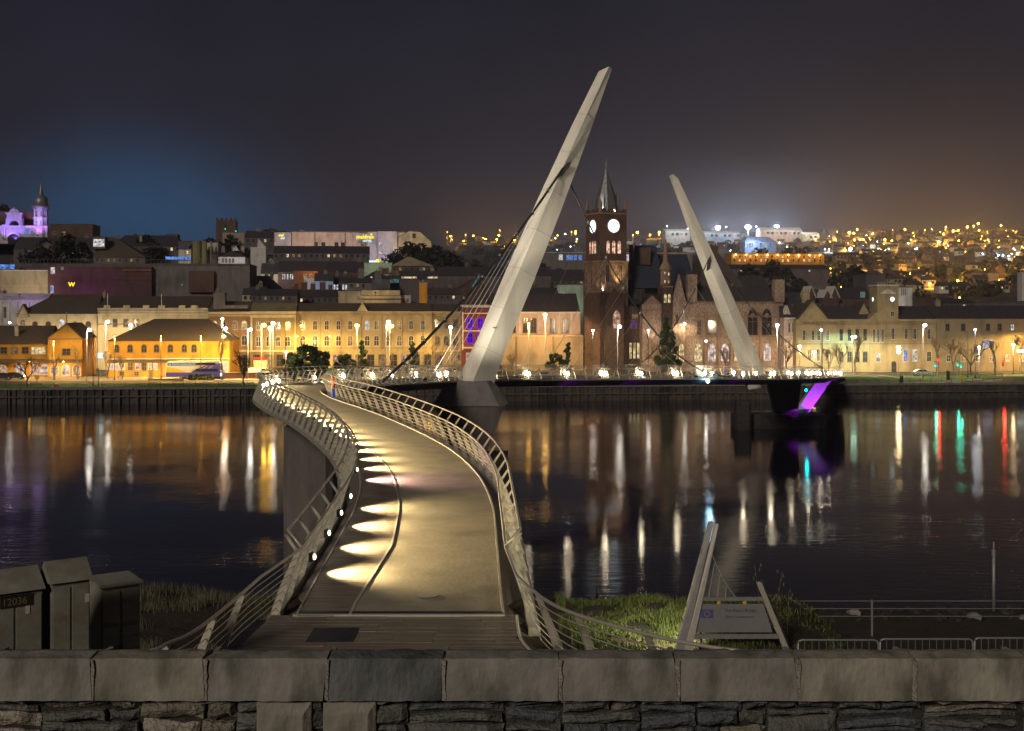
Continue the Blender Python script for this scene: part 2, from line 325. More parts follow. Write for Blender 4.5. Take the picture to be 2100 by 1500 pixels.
pxs = list(range(-700, 2801, 50)); rows = []
mb = MB()
def gridmesh(vs_list): pass
ds = [372, 380, 405, 430, 465, 500, 530, 560, 590, 620, 660, 700, 780, 860, 940, 1020, 1100, 1200, 1300, 1420, 1550, 1700, 1850, 2000, 2150, 2300, 2700, 3200]
rows.append([(*W(UV(px, 1.0), 1.0), G) for px in pxs]); rows.append([(*W(UV(px, 28), 28), G + .02) for px in pxs])
for d in ds: rows.append([(*at(px, d), ground(at(px, d)[0], d)) for px in pxs])
n = len(pxs); mb.v = [p for r in rows for p in r]; mb.f = [(j * n + i, j * n + i + 1, (j + 1) * n + i + 1, (j + 1) * n + i) for j in range(len(rows) - 1) for i in range(n - 1)]
tag(mb.build('far_hillside_terrain', 'hill', smooth=True), kind='structure')
def strip(name, px0, px1, v0, v1, z, m, steps=12):
    mb = MB(); u0, u1 = UV(px0, v0), UV(px1, v0)
    for i in range(steps + 1):
        u = u0 + (u1 - u0) * i / steps; mb.v += [(*W(u, v0), z), (*W(u, v1), z)]
    mb.f = [(2 * i, 2 * i + 2, 2 * i + 3, 2 * i + 1) for i in range(steps)]
    return tag(mb.build(name, m), kind='structure')
strip('quayside_pavement', -500, 2600, 1.0, 3.2, G + .03, 'pave')
strip('riverside_lawn', -400, 545, 3.2, 13, G + .034, 'lawn'); strip('riverside_lawn', 1712, 1990, 6, 30, G + .034, 'lawn'); strip('riverside_lawn', 1960, 2500, 22, 40, G + .034, 'lawn')
strip('riverside_lawn', 2020, 2500, 3.2, 8, G + .034, 'lawn')
strip('riverside_road', -500, 1700, 15, 27, G + .040, 'road'); strip('riverside_road', 1700, 2600, 9, 18, G + .046, 'road')
strip('station_forecourt', -500, 560, 29, 52, G + .05, 'pave'); strip('city_pavement', 560, 1640, 29, 60, G + .05, 'pave')
strip('harbour_forecourt', 1640, 2600, 41, 52, G + .05, 'pave')
strip('riverside_road_marking', -500, 1700, 20.9, 21.1, G + .048, 'trim_white')

# quay wall of steel piles with timber fenders
q = thing('quay_wall', 'long dark sheet pile quay wall along the far bank of the river', 'quay wall', (OX, OY, 0), A)
prof = []; x = -100.0; mb = MB(); i = 0
bot = []; 
while x < 330:
    d0 = 0 if i % 2 == 0 else .35
    bot.append((x, d0)); bot.append((x + .75, d0)); x += .95; i += 1
mb.loft([[(a, b, -1.4) for a, b in bot], [(a, b, G - .5) for a, b in bot]], cap=False, closed=False); mb.build('pile_sheet', 'quay', q)
cm = MB().box(0, 6.0, -.12, 1.0, -.5, 0).mesh('quay_coping_block', 'quaytop')
for i in range(66): place('coping_block', cm, q, (-100 + i * 6.15, 0, G))
fm = MB().box(-.17, .17, -.32, -.003, -5.3, -.55).mesh('fender_post', 'timber')
for i in range(22):
    place('fender_post', fm, q, (-18 + i * 4.0, 0, G))
wm = MB().box(0, 12, -.30, -.04, 0, .3).mesh('waling_beam', 'timber')
for i in range(30):
    place('waling_beam', wm, q, (-100 + i * 12.2, 0, 1.5))

# ================================================================== BRIDGE
ctl = [(-1.85, 18), (-2.1, 24), (-2.35, 28), (-2.55, 35), (-2.8, 42), (-3.5, 49), (-4.9, 57), (-6.9, 65), (-9.5, 74), (-12.4, 83), (-15.2, 93), (-17.0, 102), (-17.5, 111), (-17.2, 120), (-16.2, 130), (-14.8, 140), (-12.8, 150), (-10.2, 160), (-6.2, 168), (-1, 174), (4, 178.6), (16.7, 189.5), (27.7, 198), (39.5, 209), (50, 225), (58.8, 246), (63.2, 262), (69.6, 287), (75.4, 312)]
zc = ([0, 20, 28, 50, 80, 110, 130, 150, 178, 197, 209, 230, 248, 262, 287, 312], [14.35, 14.35, 14.4, 14.72, 14.85, 14.5, 13.9, 13.05, 12.0, 11.2, 10.5, 9.6, 8.8, 8.0, 6.3, 4.7])
def catmull(P, n=14):
    out = []
    for i in range(len(P) - 1):
        p0 = P[max(i - 1, 0)]; p1 = P[i]; p2 = P[i + 1]; p3 = P[min(i + 2, len(P) - 1)]
        for k in range(n):
            t = k / n; out.append(tuple(.5 * (2 * p1[a] + (p2[a] - p0[a]) * t + (2 * p0[a] - 5 * p1[a] + 4 * p2[a] - p3[a]) * t * t + (3 * p1[a] - p0[a] - 3 * p2[a] + p3[a]) * t ** 3) for a in (0, 1)))
    out.append(P[-1]); return out
raw = np.array(catmull(ctl)); seg = np.hypot(*np.diff(raw, axis=0).T); cum = np.concatenate([[0], np.cumsum(seg)])
def along(s):
    x = float(np.interp(s, cum, raw[:, 0])); y = float(np.interp(s, cum, raw[:, 1]))
    s2 = min(s + .8, cum[-1]); s1 = max(s - .8, 0)
    dx = float(np.interp(s2, cum, raw[:, 0]) - np.interp(s1, cum, raw[:, 0])); dy = float(np.interp(s2, cum, raw[:, 1]) - np.interp(s1, cum, raw[:, 1]))
    h = math.atan2(dy, dx); return x, y, lerp(*zc, y), h
def s_at(d): return float(np.interp(d, raw[:, 1], cum))
S0 = s_at(27.4); S1 = cum[-1]
HW = 2.12
def off(s, o, z):
    """point beside the deck: o metres from the centre line, positive to the right"""
    x, y, zz, h = along(s); return (x + math.sin(h) * o, y - math.cos(h) * o, zz + z)
BR = thing('footbridge', 'curving S shaped footbridge with two leaning pale masts crossing the river', 'bridge')
ss = [S0 + (S1 - S0) * i / 300 for i in range(301)]
def ribbon(name, cs_fn, m, smooth=False, parent=None, sl=None):
    mb = MB(); mb.loft([[off(s, a, b) for a, b in cs_fn(s)] for s in (sl or ss)]); return mb.build(name, m, parent or BR, smooth)
def lamp_strip_w(s):
    return lerp([20, 28, 35, 43, 50, 56.5, 62.5, 66], [1.0, 1.05, 1.45, 1.25, 1.05, .85, .3, .06], along(s)[1])
ribbon('deck_slab', lambda s: [(-HW, 0), (HW, 0), (HW, -.25), (-HW, -.25)], 'deck')
sb = [s for s in ss if along(s)[1] < 63]
ribbon('lamp_side_boarding', lambda s: [(-HW + .02, .010), (-HW + lamp_strip_w(s), .010), (-HW + lamp_strip_w(s), .002), (-HW + .02, .002)], 'board', sl=sb)
ribbon('deck_dividing_strip', lambda s: [(-HW + lamp_strip_w(s), .028), (-HW + lamp_strip_w(s) + .055, .028), (-HW + lamp_strip_w(s) + .055, .003), (-HW + lamp_strip_w(s), .003)], 'strip', sl=sb)
ribbon('kerb_plate', lambda s: [(HW + .003, .045), (HW + .05, .045), (HW + .05, -.28), (HW + .003, -.28)], 'strip')
ribbon('kerb_plate', lambda s: [(-HW - .05, .03), (-HW - .003, .03), (-HW - .003, -.28), (-HW - .05, -.28)], 'post_steel')
ribbon('deck_girder', lambda s: [(-HW - .1, -.285), (HW + .1, -.285), (HW + .75, -.55), (.9, -1.35), (-.9, -1.35), (-HW - .75, -.55)], 'soffit')
for sd in (-1, 1):
    ribbon('edge_plate', lambda s: [(sd * (HW + .55), -.30), (sd * (HW + .80), -.30), (sd * (HW + .80), -.50), (sd * (HW + .55), -.50)], 'strip')

# rails: knee rail and wires on the whole length, the outer rail beyond the landing
FL = s_at(27.4)
landL = [(-14, 17.2), (-9.0, 18.6), (-5.9, 20.0), (-5.40, 20.8), (-5.18, 21.6), (-5.05, 23.4), (-4.95, 25.9)]
landR = [(9, 18.3), (6, 19.2), (3.67, 20.2), (2.97, 20.6), (2.2, 21.3), (1.25, 22.5), (.62, 23.8), (.10, 26.0)]
zl = 14.38
def side_pts(sd, o, z, step=1.0, land=True):
    """a line that follows one rail from the flared landing to the far end"""
    P = []
    if land:
        src = landL if sd < 0 else landR; k = HW + .12
        for x, y in catmull(src, 5): P.append((x + sd * (o - .12) * .9, y + .2 * (o - .12), zl + z))
    s = s_at(28.9)
    while s < S1 - .5: P.append(off(s, sd * (HW + o), z)); s += step
    return P
for sd in (-1, 1):
    MB().tube(side_pts(sd, .12, 1.10), .032, 8).build('handrail', 'steel', BR, True)
    P = [off(s_at(29.0), sd * (HW + .12), 1.10)]; s = s_at(29.3)
    while s < S1 - .5: P.append(off(s, sd * (HW + .46), 1.44)); s += 1.0
    MB().tube(P, .034, 8).build('outer_rail', 'steel', BR, True)
    for k in range(7):
        t = (k + .6) / 7.4; o = .70 + (.14 - .70) * t; z = -.30 + (1.06 + .30) * t
        MB().tube(side_pts(sd, o, z, 1.5), .013, 4).build('rail_wire', 'steel', BR, True)
def post_mesh(sd, upper=True):
    mb = MB()
    def sec(o, z, wd, th):  # a section of the blade
        return [(sd * (o - wd / 2), -th / 2, z), (sd * (o + wd / 2), -th / 2, z), (sd * (o + wd / 2), th / 2, z), (sd * (o - wd / 2), th / 2, z)]
    mb.loft([sec(.74, -.48, .21, .06), sec(.50, .25, .18, .055), sec(.20, 1.0, .11, .05), sec(.16, 1.08, .08, .05)])
    if upper: mb.loft([sec(.19, 1.02, .09, .045), sec(.46, 1.42, .06, .045)])
    return mb.mesh('post', 'post_steel')
PM = {(-1, 1): post_mesh(-1), (1, 1): post_mesh(1), (-1, 0): post_mesh(-1, False), (1, 0): post_mesh(1, False)}
s = s_at(28.9); i = 0; posts = 0
while s < S1 - 1:
    for sd in (-1, 1):
        x, y, z, h = along(s); p = off(s, sd * HW, 0)
        place('post', PM[(sd, 1)], BR, p, h - PI / 2); posts += 1
    s += 2.12; i += 1
for sd, P in ((-1, landL), (1, landR)):
    pts = catmull(P, 12); acc = 0; last = None
    for a, b in zip(pts, pts[1:]):
        acc += math.hypot(b[0] - a[0], b[1] - a[1])
        if acc > 1.75:
            acc = 0; h = math.atan2(b[1] - a[1], b[0] - a[0]); h = h if sd < 0 else h
            if h < 0: h += PI if sd > 0 else 0
            place('post', PM[(sd, 0)], BR, (b[0] - sd * .16, b[1], zl), (h - PI / 2) * .55)
print('posts', posts)
# lamps set low along the left rail, each throwing a pool across the boards
lens = MB().ball((0, 0, 0), .036, 8, 5, 2.0).mesh('lamp_lens', 'near_bulb'); hous = MB().prism([(-.14, -.12), (-.04, -.12), (-.04, .12), (-.14, .08)], -.05, .05).mesh('lamp_housing', 'darksteel')
lensF = MB().ball((0, 0, 0), .22, 8, 5, 1.2).mesh('lamp_lens_far', 'bridge_bulb')
spots = {}
s = s_at(31.5); k = 0
while s < S1 - 2:
    x, y, z, h = along(s); sd_ = 1 if (y > 152 and k % 2) else -1; lh = .40; p = off(s, sd_ * (HW + .14), lh)  # far-span lamps on the right rail are added for streaks in the water
    near_gap = 43.0 < y < 46.0
    if not near_gap:
        f = place('deck_lamp', hous, BR, p, h - PI / 2)
        big = y > 100
        show = (y < 112) or (120 < y < 152 and k % 3 == 0) or y > 152
        if show:
            ln_ = place('lens', lensF if big else lens, f, (.0, 0, 0))
            if 100 < y < 128: ln_.scale = (.6, .6, .6)
        e = 1500 if y < 70 else (1200 if y < 125 else 5500)
        col = (1, .76, .42)
        if 46 < y < 48.5: col = (1, .62, .62)
        t = off(s, -(HW - 2.1), 0) if y < 125 else off(s, -sd_ * HW, .4)
        lo = off(s, sd_ * (HW + .0), lh + .02)
        if show:
            key = (e, col)
            ob = light('SPOT', lo, e, col, BR, .035, R(118), t, .85, 'deck_lamp_light')
            if key in spots: ob.data = spots[key]
            else: spots[key] = ob.data
            if y < 70: ob.scale = (1, 1, 1)
    s += 3.15 if y < 110 else 3.6; k += 1

# landing boards
pkm = MB().box(0, 1, 0, .268, -.06, 0).mesh('landing_plank', 'board')
y = 19.2
while y < 27.25:
    xr = lerp([19, 23.2, 24.2, 25.3, 26.3, 27.3], [1.6, .72, .39, .15, .09, .07], y); x = -5.0 - (27.3 - y) * .06
    while x < xr - .25:
        wd_ = min(random.choice((1.2, 1.6, 2.1, 2.4)), xr - x - .01); o = place('landing_plank', pkm, BR, (x, y, zl - random.choice((0, .004, .009)))); o.scale = (wd_ - .008, 1, 1); x += wd_
    y += .285
MB().box(-5.5, .05, 19, 27.3, -.5, -.07).build('landing_frame', 'darksteel', BR, loc=(0, 0, zl))
MB().box(-4.55, -.15, 27.33, 27.42, -.12, .035).build('expansion_joint', 'strip', BR, loc=(0, 0, zl))
MB().box(-4.55, -.15, 27.45, 27.62, -.10, .012).build('expansion_joint', 'darksteel', BR, loc=(0, 0, zl + .03))
MB().box(-3.95, -3.05, 25.2, 26.3, 0, .012).build('access_hatch', 'darksteel', BR, loc=(0, 0, zl + .002))
MB().lathe([(.24, 0), (.26, .012)], 20).build('inspection_cover', 'strip', BR, loc=(-1.9, 29.1, 14.43))
P = [(.1, 27.3), (.12, 26.3), (.18, 25.3), (.42, 24.2), (.75, 23.2)]
MB().tube([(a, b, zl + .02) for a, b in catmull(P, 4)], .03, 6).build('landing_edge_trim', 'strip', BR, True)

# masts
def mast(base, top, wid, flip=1):
    b, t = Vector(base), Vector(top); ax = t - b; side = Vector((1, 0, 0)); side = (side - ax.normalized() * side.dot(ax.normalized())).normalized(); fr = ax.normalized().cross(side).normalized()
    if fr.y > 0: fr = -fr
    rings = []
    for q, wd, rx in wid:
        c = b + ax * q
        rings.append([c - side * wd / 2 + fr * .0 * wd, c + side * wd * rx + fr * .42 * wd, c + side * wd / 2 + fr * .05, c + side * wd * .12 - fr * .40 * wd])
    # slanting tip
    if flip:
        r = rings[-1]; lowpt = r[0] if flip > 0 else r[2]; lowpt += -ax.normalized() * .9
    return MB().loft(rings)
B1, T1 = (-5.0, 163.0, 10.8), (12.2, 170.0, 52.3)
B2, T2 = (41.0, 218.5, 8.5), (25.6, 210.0, 42.6)
m1 = mast(B1, T1, [(0, 5.0, -.04), (.06, 4.2, -.05), (.14, 3.8, -.06), (.35, 3.75, -.06), (.58, 3.25, -.06), (.80, 2.5, .0), (1, 1.45, .22)]).build('mast', 'mast', BR)
m2 = mast(B2, T2, [(0, 3.7, .06), (.15, 3.3, .04), (.4, 3.1, .02), (.7, 2.2, -.1), (1, 1.15, -.3)], -1).build('mast', 'mast', BR)
def plate(name, c, r, parent, m='darksteel'): return MB().ball(c, r, 8, 5).build(name, m, parent, True)
# collar where the cables meet each mast
def mpt(b, t, q): return Vector(b) + (Vector(t) - Vector(b)) * q
c1 = mpt(B1, T1, .675); c2 = mpt(B2, T2, .60)
MB().prism([(-1.3, -1.3), (-.5, .1), (.3, .9), (.9, 1.1), (.4, .2), (-.5, -.8)], -.18, .18).build('cable_anchor', 'darksteel', BR, loc=(c1.x + .1, c1.y - 1.5, c1.z - .2))
MB().prism([(-.3, -1.5), (-.1, .3), (.3, .9), (.5, .2), (.2, -1.2)], -.18, .18).build('cable_anchor', 'darksteel', BR, loc=(c2.x - .1, c2.y - 1.1, c2.z - .2))
MB().lathe([(.22, 0), (.25, .1)], 12).build('mast_bolt_cover', 'darksteel', m1, loc=tuple(mpt(B1, T1, .19) + Vector((-.4, -1.55, 0))))
# concrete foot of the near mast, and the cylinders of its pier
MB().loft([[(-9.8, 160.2, 9.2), (-1.5, 160.2, 9.2), (-.4, 164.2, 9.2), (-8.9, 164.6, 9.2)], [(-7.9, 160.9, 12.2), (-3.1, 160.9, 12.2), (-2.3, 163.8, 12.2), (-7.2, 163.9, 12.2)]]).build('mast_foot', 'soffit', BR)
MB().box(-9.8, -.5, 159.6, 166, -1.5, 3.2).build('pile_cap', 'pile', BR)
MB().loft([[(-7.4, 161, 3.2), (-3.2, 161, 3.2), (-3.2, 164, 3.2), (-7.4, 164, 3.2)], [(-9.4, 160.4, 9.2), (-.9, 160.4, 9.2), (-.9, 164.2, 9.2), (-9.4, 164.4, 9.2)]]).build('pier_leg', 'pier', BR)
# main cables with clamps and hangers
def cable(p, q, sag, s_from, s_to, side, nh, n=26, r=.13):
    p, q = Vector(p), Vector(q); pts = []
    for i in range(n + 1):
        t = i / n; c = p.lerp(q, t); c.z -= sag * 4 * t * (1 - t); pts.append(c)
    MB().tube(pts, r, 6).build('main_cable', 'cable', BR, True)
    for i in range(nh):
        t = (i + 1) / (nh + 1); c = p.lerp(q, t); c.z -= sag * 4 * t * (1 - t)
        MB().tube([c + Vector((0, 0, .28)), c - Vector((0, 0, .28))], .2, 6).build('cable_clamp', 'hanger', BR, True)
        sa = s_from + (s_to - s_from) * t; MB().tube([c, off(sa, side * (HW + .7), -.3)], .028, 4).build('hanger_cable', 'hanger', BR)
cable(c1 + Vector((-.2, -1.5, 0)), off(s_at(133), HW + .6, -.2), 1.6, s_at(160), s_at(133), 1, 9, r=.15)
cable(mpt(B1, T1, .64) + Vector((1.3, .5, 0)), off(s_at(201), HW + .6, 0), 6.5, s_at(170), s_at(201), 1, 9, r=.10)
cable(c2 + Vector((-.2, -1.2, 0)), off(s_at(184), HW + .6, -.1), 5.0, s_at(208), s_at(184), 1, 7, r=.09)
cable(c2 + Vector((.9, .6, 0)), off(s_at(238), HW + .6, -.1), 2.0, s_at(214), s_at(234), 1, 6, r=.10)
# piers in the water
def rbox(x0, x1, y0, y1, z0, z1, ch=.4):
    P = [(x0 + ch, y0), (x1 - ch, y0), (x1, y0 + ch), (x1, y1 - ch), (x1 - ch, y1), (x0 + ch, y1), (x0, y1 - ch), (x0, y0 + ch)]
    return MB().loft([[(a, b, z0) for a, b in P], [(a, b, z1) for a, b in P]])
rbox(-14.9, -11.7, 85.5, 88.6, -1.5, 13.2).build('pier_column', 'pier', BR)
rbox(39.8, 56.0, 233, 241, -1.5, 2.4, 1.6).build('pile_cap', 'pile', BR)
rbox(39.4, 42.0, 230.5, 234, -1.5, 5.0, .5).build('fender_block', 'pile', BR)
def limb(a, b, wa, wb, th0, th1, m, name='pier_strut'):
    a, b = Vector(a), Vector(b)
    MB().loft([[a + Vector((-wa / 2, -th0, 0)), a + Vector((wa / 2, -th0, 0)), a + Vector((wa / 2, th0, 0)), a + Vector((-wa / 2, th0, 0))],
               [b + Vector((-wb / 2, -th1, 0)), b + Vector((wb / 2, -th1, 0)), b + Vector((wb / 2, th1, 0)), b + Vector((-wb / 2, th1, 0))]]).build(name, m, BR)
limb((49.0, 236, 2.3), (45.6, 221, 8.9), 3.8, 5.6, 1.2, 1.0, 'soffit')
limb((51.6, 236.4, 2.3), (56.4, 238.5, 8.3), 2.5, 2.6, .9, .8, 'mast')
limb((47.6, 235.4, 2.2), (52.0, 236.0, 3.2), 5.0, 2.6, 1.3, .8, 'soffit')
for q0 in (.12, .24, .36, .48, .60, .72, .84):
    for bb, tt, ws, nm in ((B1, T1, [(0, 5.0, -.04), (.06, 4.2, -.05), (.14, 3.8, -.06), (.35, 3.75, -.06), (.58, 3.25, -.06), (.80, 2.5, .0), (1, 1.45, .22)], m1), (B2, T2, [(0, 3.7, .06), (.15, 3.3, .04), (.4, 3.1, .02), (.7, 2.2, -.1), (1, 1.15, -.3)], m2)):
        def seam_w(q): return q, lerp([a[0] for a in ws], [a[1] for a in ws], q) + .03, lerp([a[0] for a in ws], [a[2] for a in ws], q)
        bv, tv = Vector(bb), Vector(tt); s0 = seam_w(q0); b_ = bv + (tv - bv) * q0; t_ = bv + (tv - bv) * (q0 + .0022)
        o = mast(b_, t_, [(0, s0[1], s0[2]), (1, s0[1], s0[2])], 0); o.v[4:] = [Vector(v) + (tv - bv).normalized() * .0 for v in o.v[4:]]; o.build('weld_seam', 'seam', nm)
# coloured architectural lamps under the bridge
for p, t, col, e, sz in (((53.4, 231.5, 2.6), (54.6, 238, 6.6), (.40, .02, 1), 2600, 75), ((50.5, 231, 2.6), (49.5, 236, 3.6), (.42, .02, 1), 350, 70), ((57.5, 232, 3.0), (55.5, 238, 7.5), (.42, .02, 1), 1500, 70), ((33, 196, 8.2), (38, 206, 9.4), (.35, .02, .9), 260, 80), ((7, 176, 8.6), (10, 182, 10.6), (.40, .02, .9), 220, 100), ((16, 184, 8.3), (19, 190, 10.2), (.40, .02, .9), 180, 100)):
    h = MB().box(-.15, .15, -.1, .1, -.1, .1).build('architectural_lamp', 'darksteel', BR, loc=p)
    light('SPOT', (p[0], p[1] + .2, p[2] + .25), e, col, BR, .2, R(sz), t, .6, 'architectural_light')
MB().ball((52.2, 233.6, 6.8), .26, 8, 6).build('navigation_lamp', 'bulb_cyan', BR); light('POINT', (52.2, 232.9, 6.8), 70, (0, .8, .9), BR, .3)
pn = off(s_at(197.5), HW + .9, -.75); MB().ball(pn, .26, 8, 6).build('navigation_lamp', 'bulb_blue', BR); light('POINT', (pn[0] + .3, pn[1] - .5, pn[2]), 160, (.25, .65, 1), BR, .3)
MB().ball((37.5, 210.2, 9.2), .35, 8, 6).build('bearing_cap', 'darksteel', BR)
# floodlights added at the deck edge to brighten the masts
for p, t, e, sz in ((off(s_at(150), HW + .9, 0), mpt(B1, T1, .35), 13000, 60), (off(s_at(150), HW + .9, 0), mpt(B1, T1, .8), 26000, 34), (off(s_at(196), HW + .9, 0), mpt(B2, T2, .3), 6500, 60), (off(s_at(196), HW + .9, 0), mpt(B2, T2, .75), 12000, 40)):
    MB().box(-.2, .2, -.14, .14, -.12, .12).build('added_mast_lamp', 'darksteel', BR, loc=p)
    light('SPOT', (p[0] + .2, p[1] - .25, p[2] + .3), e * 1.15, (1, .90, .72), BR, .25, R(sz), t, .7, 'added_mast_light')

# lifebuoys hung on the rail
def lifebuoy(d, sd, label, with_box=False):
    p = off(s_at(d), sd * (HW + .05), 1.15); t = thing('lifebuoy', label, 'lifebuoy', p, along(s_at(d))[3] - PI, 'lifebuoys on the footbridge')
    n = 16; rings = []
    for i in range(n + 1):
        a = 2 * PI * i / n; rings.append([(math.cos(a) * (.34 + .085 * math.cos(b)), .085 * math.sin(b), math.sin(a) * (.34 + .085 * math.cos(b))) for b in [2 * PI * j / 8 for j in range(8)]])
    MB().loft(rings, cap=False).build('ring', 'orangep', t, True)
    for a in (0, PI / 2, PI, 3 * PI / 2): MB().obox((0, 0, 0), .14, .19, .19).build('band', 'trim_white', t, loc=(math.cos(a) * .34, 0, math.sin(a) * .34))
    MB().box(-.05, .05, .08, .14, -1.1, .1).build('bracket', 'bluep', t)
    if with_box: MB().box(-.22, .22, -.06, .1, -1.05, -.5).build('rescue_box', 'bluep', t)
lifebuoy(90, 1, 'orange lifebuoy above a blue box hanging where the left bend of the bridge rail begins', True)
lifebuoy(140, 1, 'orange lifebuoy on the bridge rail to the left of the tall mast')
lifebuoy(204, -1, 'orange lifebuoy on the bridge rail beside the far mast')

# ================================================================== FOREGROUND WALL
WL = thing('stone_wall', 'old rubble stone wall with thick sandstone copings running across the foreground', 'wall', (0, 9, 0))
joints = [-260, -30, 195, 425, 672, 910, 1147, 1387, 1632, 1868, 2100, 2340]
zt0, zt1 = 18.345, 18.062
random.seed(11)
for i in range(len(joints) - 1):
    a = (joints[i] - 1050) / 300 + .011; b = (joints[i + 1] - 1050) / 300 - .011
    mb = MB(); nx_, nz_ = 14, 7; top = []
    lean = random.uniform(-.012, .012); grid = []
    for k in range(nz_ + 1):
        row = []
        for j in range(nx_ + 1):
            t = j / nx_; q_ = k / nz_; x = a + (b - a) * t + lean * (q_ - .5) * 3; z = zt1 + (zt0 - zt1) * q_
            ed = max(0, abs(t - .5) * 2 - .97) * .25 + max(0, abs(q_ - .5) * 2 - .88) * .05
            row.append((x, -.06 + ed * .5 + random.uniform(-.0015, .0015) - .02 * (1 - q_), z + (random.uniform(-.004, .004) if k in (0, nz_) else 0)))
        grid.append(row)
    grid.append([(p[0], .10, p[2] + .012 + random.uniform(-.003, .003)) for p in grid[-1]]); grid.append([(p[0], .42, p[2] - .072 + random.uniform(-.004, .004)) for p in grid[-1]]); grid.append([(p[0], .42, zt1) for p in grid[0]])
    mb.loft(grid, cap=False, closed=False); mb.f = [tuple(f) for f in mb.f]
    nk = nx_ + 1; L_ = [r * nk for r in range(len(grid))]; mb.f.append(tuple(L_)); mb.f.append(tuple(reversed([x_ + nx_ for x_ in L_])))
    mb.build('coping_stone', ('coping2' if i == 4 else ('coping3' if i in (2, 8, 9) else 'coping')), WL, False)
    mj = MB(); P = []
    x = (joints[i] - 1050) / 300
    for k in range(9): P.append([(x - .015 + random.uniform(-.006, .006), -.052, zt1 + (zt0 - zt1 - .006) * k / 8), (x + .015 + random.uniform(-.006, .006), -.083, zt1 + (zt0 - zt1 - .006) * k / 8), (x + .017, .38, zt1 + (zt0 - zt1 - .03) * k / 8), (x - .017, .38, zt1 + (zt0 - zt1 - .03) * k / 8)])
    mj.loft(P).build('mortar_joint', 'mortar', WL)
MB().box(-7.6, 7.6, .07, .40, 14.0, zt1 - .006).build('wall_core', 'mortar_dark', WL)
def stone(wd, ht, m, rough=.012):
    nx_, nz_ = 7, 4; g = []
    ph = random.random() * 6
    for k in range(nz_ + 1):
        row = []
        for j in range(nx_ + 1):
            t, q_ = j / nx_, k / nz_; e = min(t, 1 - t, q_ * ht / wd, (1 - q_) * ht / wd) ; bul = min(1, e * 7) ** .6
            row.append(((t - .5) * wd + random.uniform(-1, 1) * rough * .5 * (1 if j in (0, nx_) else .2), -.055 * bul + random.uniform(-rough, rough) * .7, (q_ - .5) * ht + random.uniform(-1, 1) * rough * (.7 if k in (0, nz_) else .2) + .01 * math.sin(t * 5 + ph)))
        g.append(row)
    mb = MB(); mb.loft(g, cap=False, closed=False)
    o_ = g[0] + [r[-1] for r in g[1:]] + list(reversed(g[-1]))[1:] + [r[0] for r in reversed(g[1:-1])]
    mb.loft([o_, [(p[0], .09, p[2]) for p in o_]], cap=False)
    return mb.build('rubble_stone', m, WL)
nst = 0; x = -5.0
while x < 5.0:
    bw = random.uniform(.30, .75); z = zt1 - .008
    while z > 17.45 and nst < 280:
        h = random.choice((.035, .05, .07, .09, .12, .15, .045, .10)) * random.uniform(.85, 1.15); n_ = 1 if (random.random() < .45 or bw < .4) else (2 if h > .05 else 1); cuts = sorted([0, bw] + [bw * random.uniform(.3, .7) for _ in range(n_ - 1)])
        for c0, c1 in zip(cuts, cuts[1:]):
            if c1 - c0 < .06 or nst >= 280: continue
            px = (x + (c0 + c1) / 2) * 300 + 1050; left = px < 800
            mm = random.choice(['stone_b', 'stone_a', 'stone_b', 'stone_a', 'stone_d'] if left else ['stone_b', 'stone_c', 'stone_b', 'stone_a', 'stone_c', 'stone_c'])
            o = stone((c1 - c0) * random.uniform(.90, .98), h * random.uniform(.72, .94), mm, .011); o.location = (x + (c0 + c1) / 2, .05 + random.uniform(-.045, .03), z - h / 2); o.rotation_euler = (0, random.uniform(-.05, .05), 0); nst += 1
        z -= h + .004
    x += bw
for a, b in ((528, 640), (664, 772)):   # two big squared blocks under the coping
    o = stone((b - a) / 300, .30, 'coping3', .003); o.location = ((a + b) / 2 / 300 - 3.5, -.028, 17.86 + .035)
# strips of pale mortar under the coping
for i in range(14):
    a = -4.2 + i * .63 + random.uniform(-.15, .1); P = []
    for k in range(6): P.append([(a + k * .07, -.012 + random.uniform(-.01, .01), zt1 - .004), (a + k * .07, .06, zt1 - .004), (a + k * .07, .06, zt1 - random.uniform(.02, .04)), (a + k * .07, -.01, zt1 - random.uniform(.015, .045))])
    MB().loft(P).build('pointing_mortar', 'mortar', WL)

# ================================================================== THINGS ON THE NEAR BANK
SG = thing('mast_shaped_sign', 'steel framed noticeboard shaped like a small bridge standing on the grass', 'sign', (4.0, 25.5, 0))
D0 = 25.5
def sp(px, py, dy=0): return ((px - 1050) * D0 / F - 4.0, dy, zof(py, D0))
def bar(name, a, b, wa, wb, dpt, m, parent):
    a, b = Vector(a), Vector(b)
    return MB().loft([[a + Vector((-wa / 2, 0, 0)), a + Vector((wa / 2, -.02, 0)), a + Vector((wa / 2, dpt, 0)), a + Vector((-wa / 2, dpt, 0))], [b + Vector((-wb / 2, 0, 0)), b + Vector((wb / 2, -.02, 0)), b + Vector((wb / 2, dpt, 0)), b + Vector((-wb / 2, dpt, 0))]]).build(name, m, parent)
bar('sign_post', sp(1385, 1375, .05), sp(1460, 1073, .05), .19, .075, .16, 'galv', SG); bar('sign_post', sp(1402, 1375), sp(1470, 1076), .15, .065, .12, 'steel', SG)
bar('sign_post', sp(1620, 1350), sp(1558, 1197), .11, .085, .16, 'steel', SG); bar('sign_post', sp(1626, 1350, .06), sp(1564, 1197, .06), .08, .06, .2, 'darksteel', SG)
def hbar(py0, py1, xa0, xb0, xa1, xb1, name, m, dy=.02, th=.05):
    P = [sp(xa0, py0), sp(xb0, py0), sp(xb1, py1), sp(xa1, py1)]
    return MB().prism([(p[0], p[2]) for p in P], dy, dy + th).build(name, m, SG)
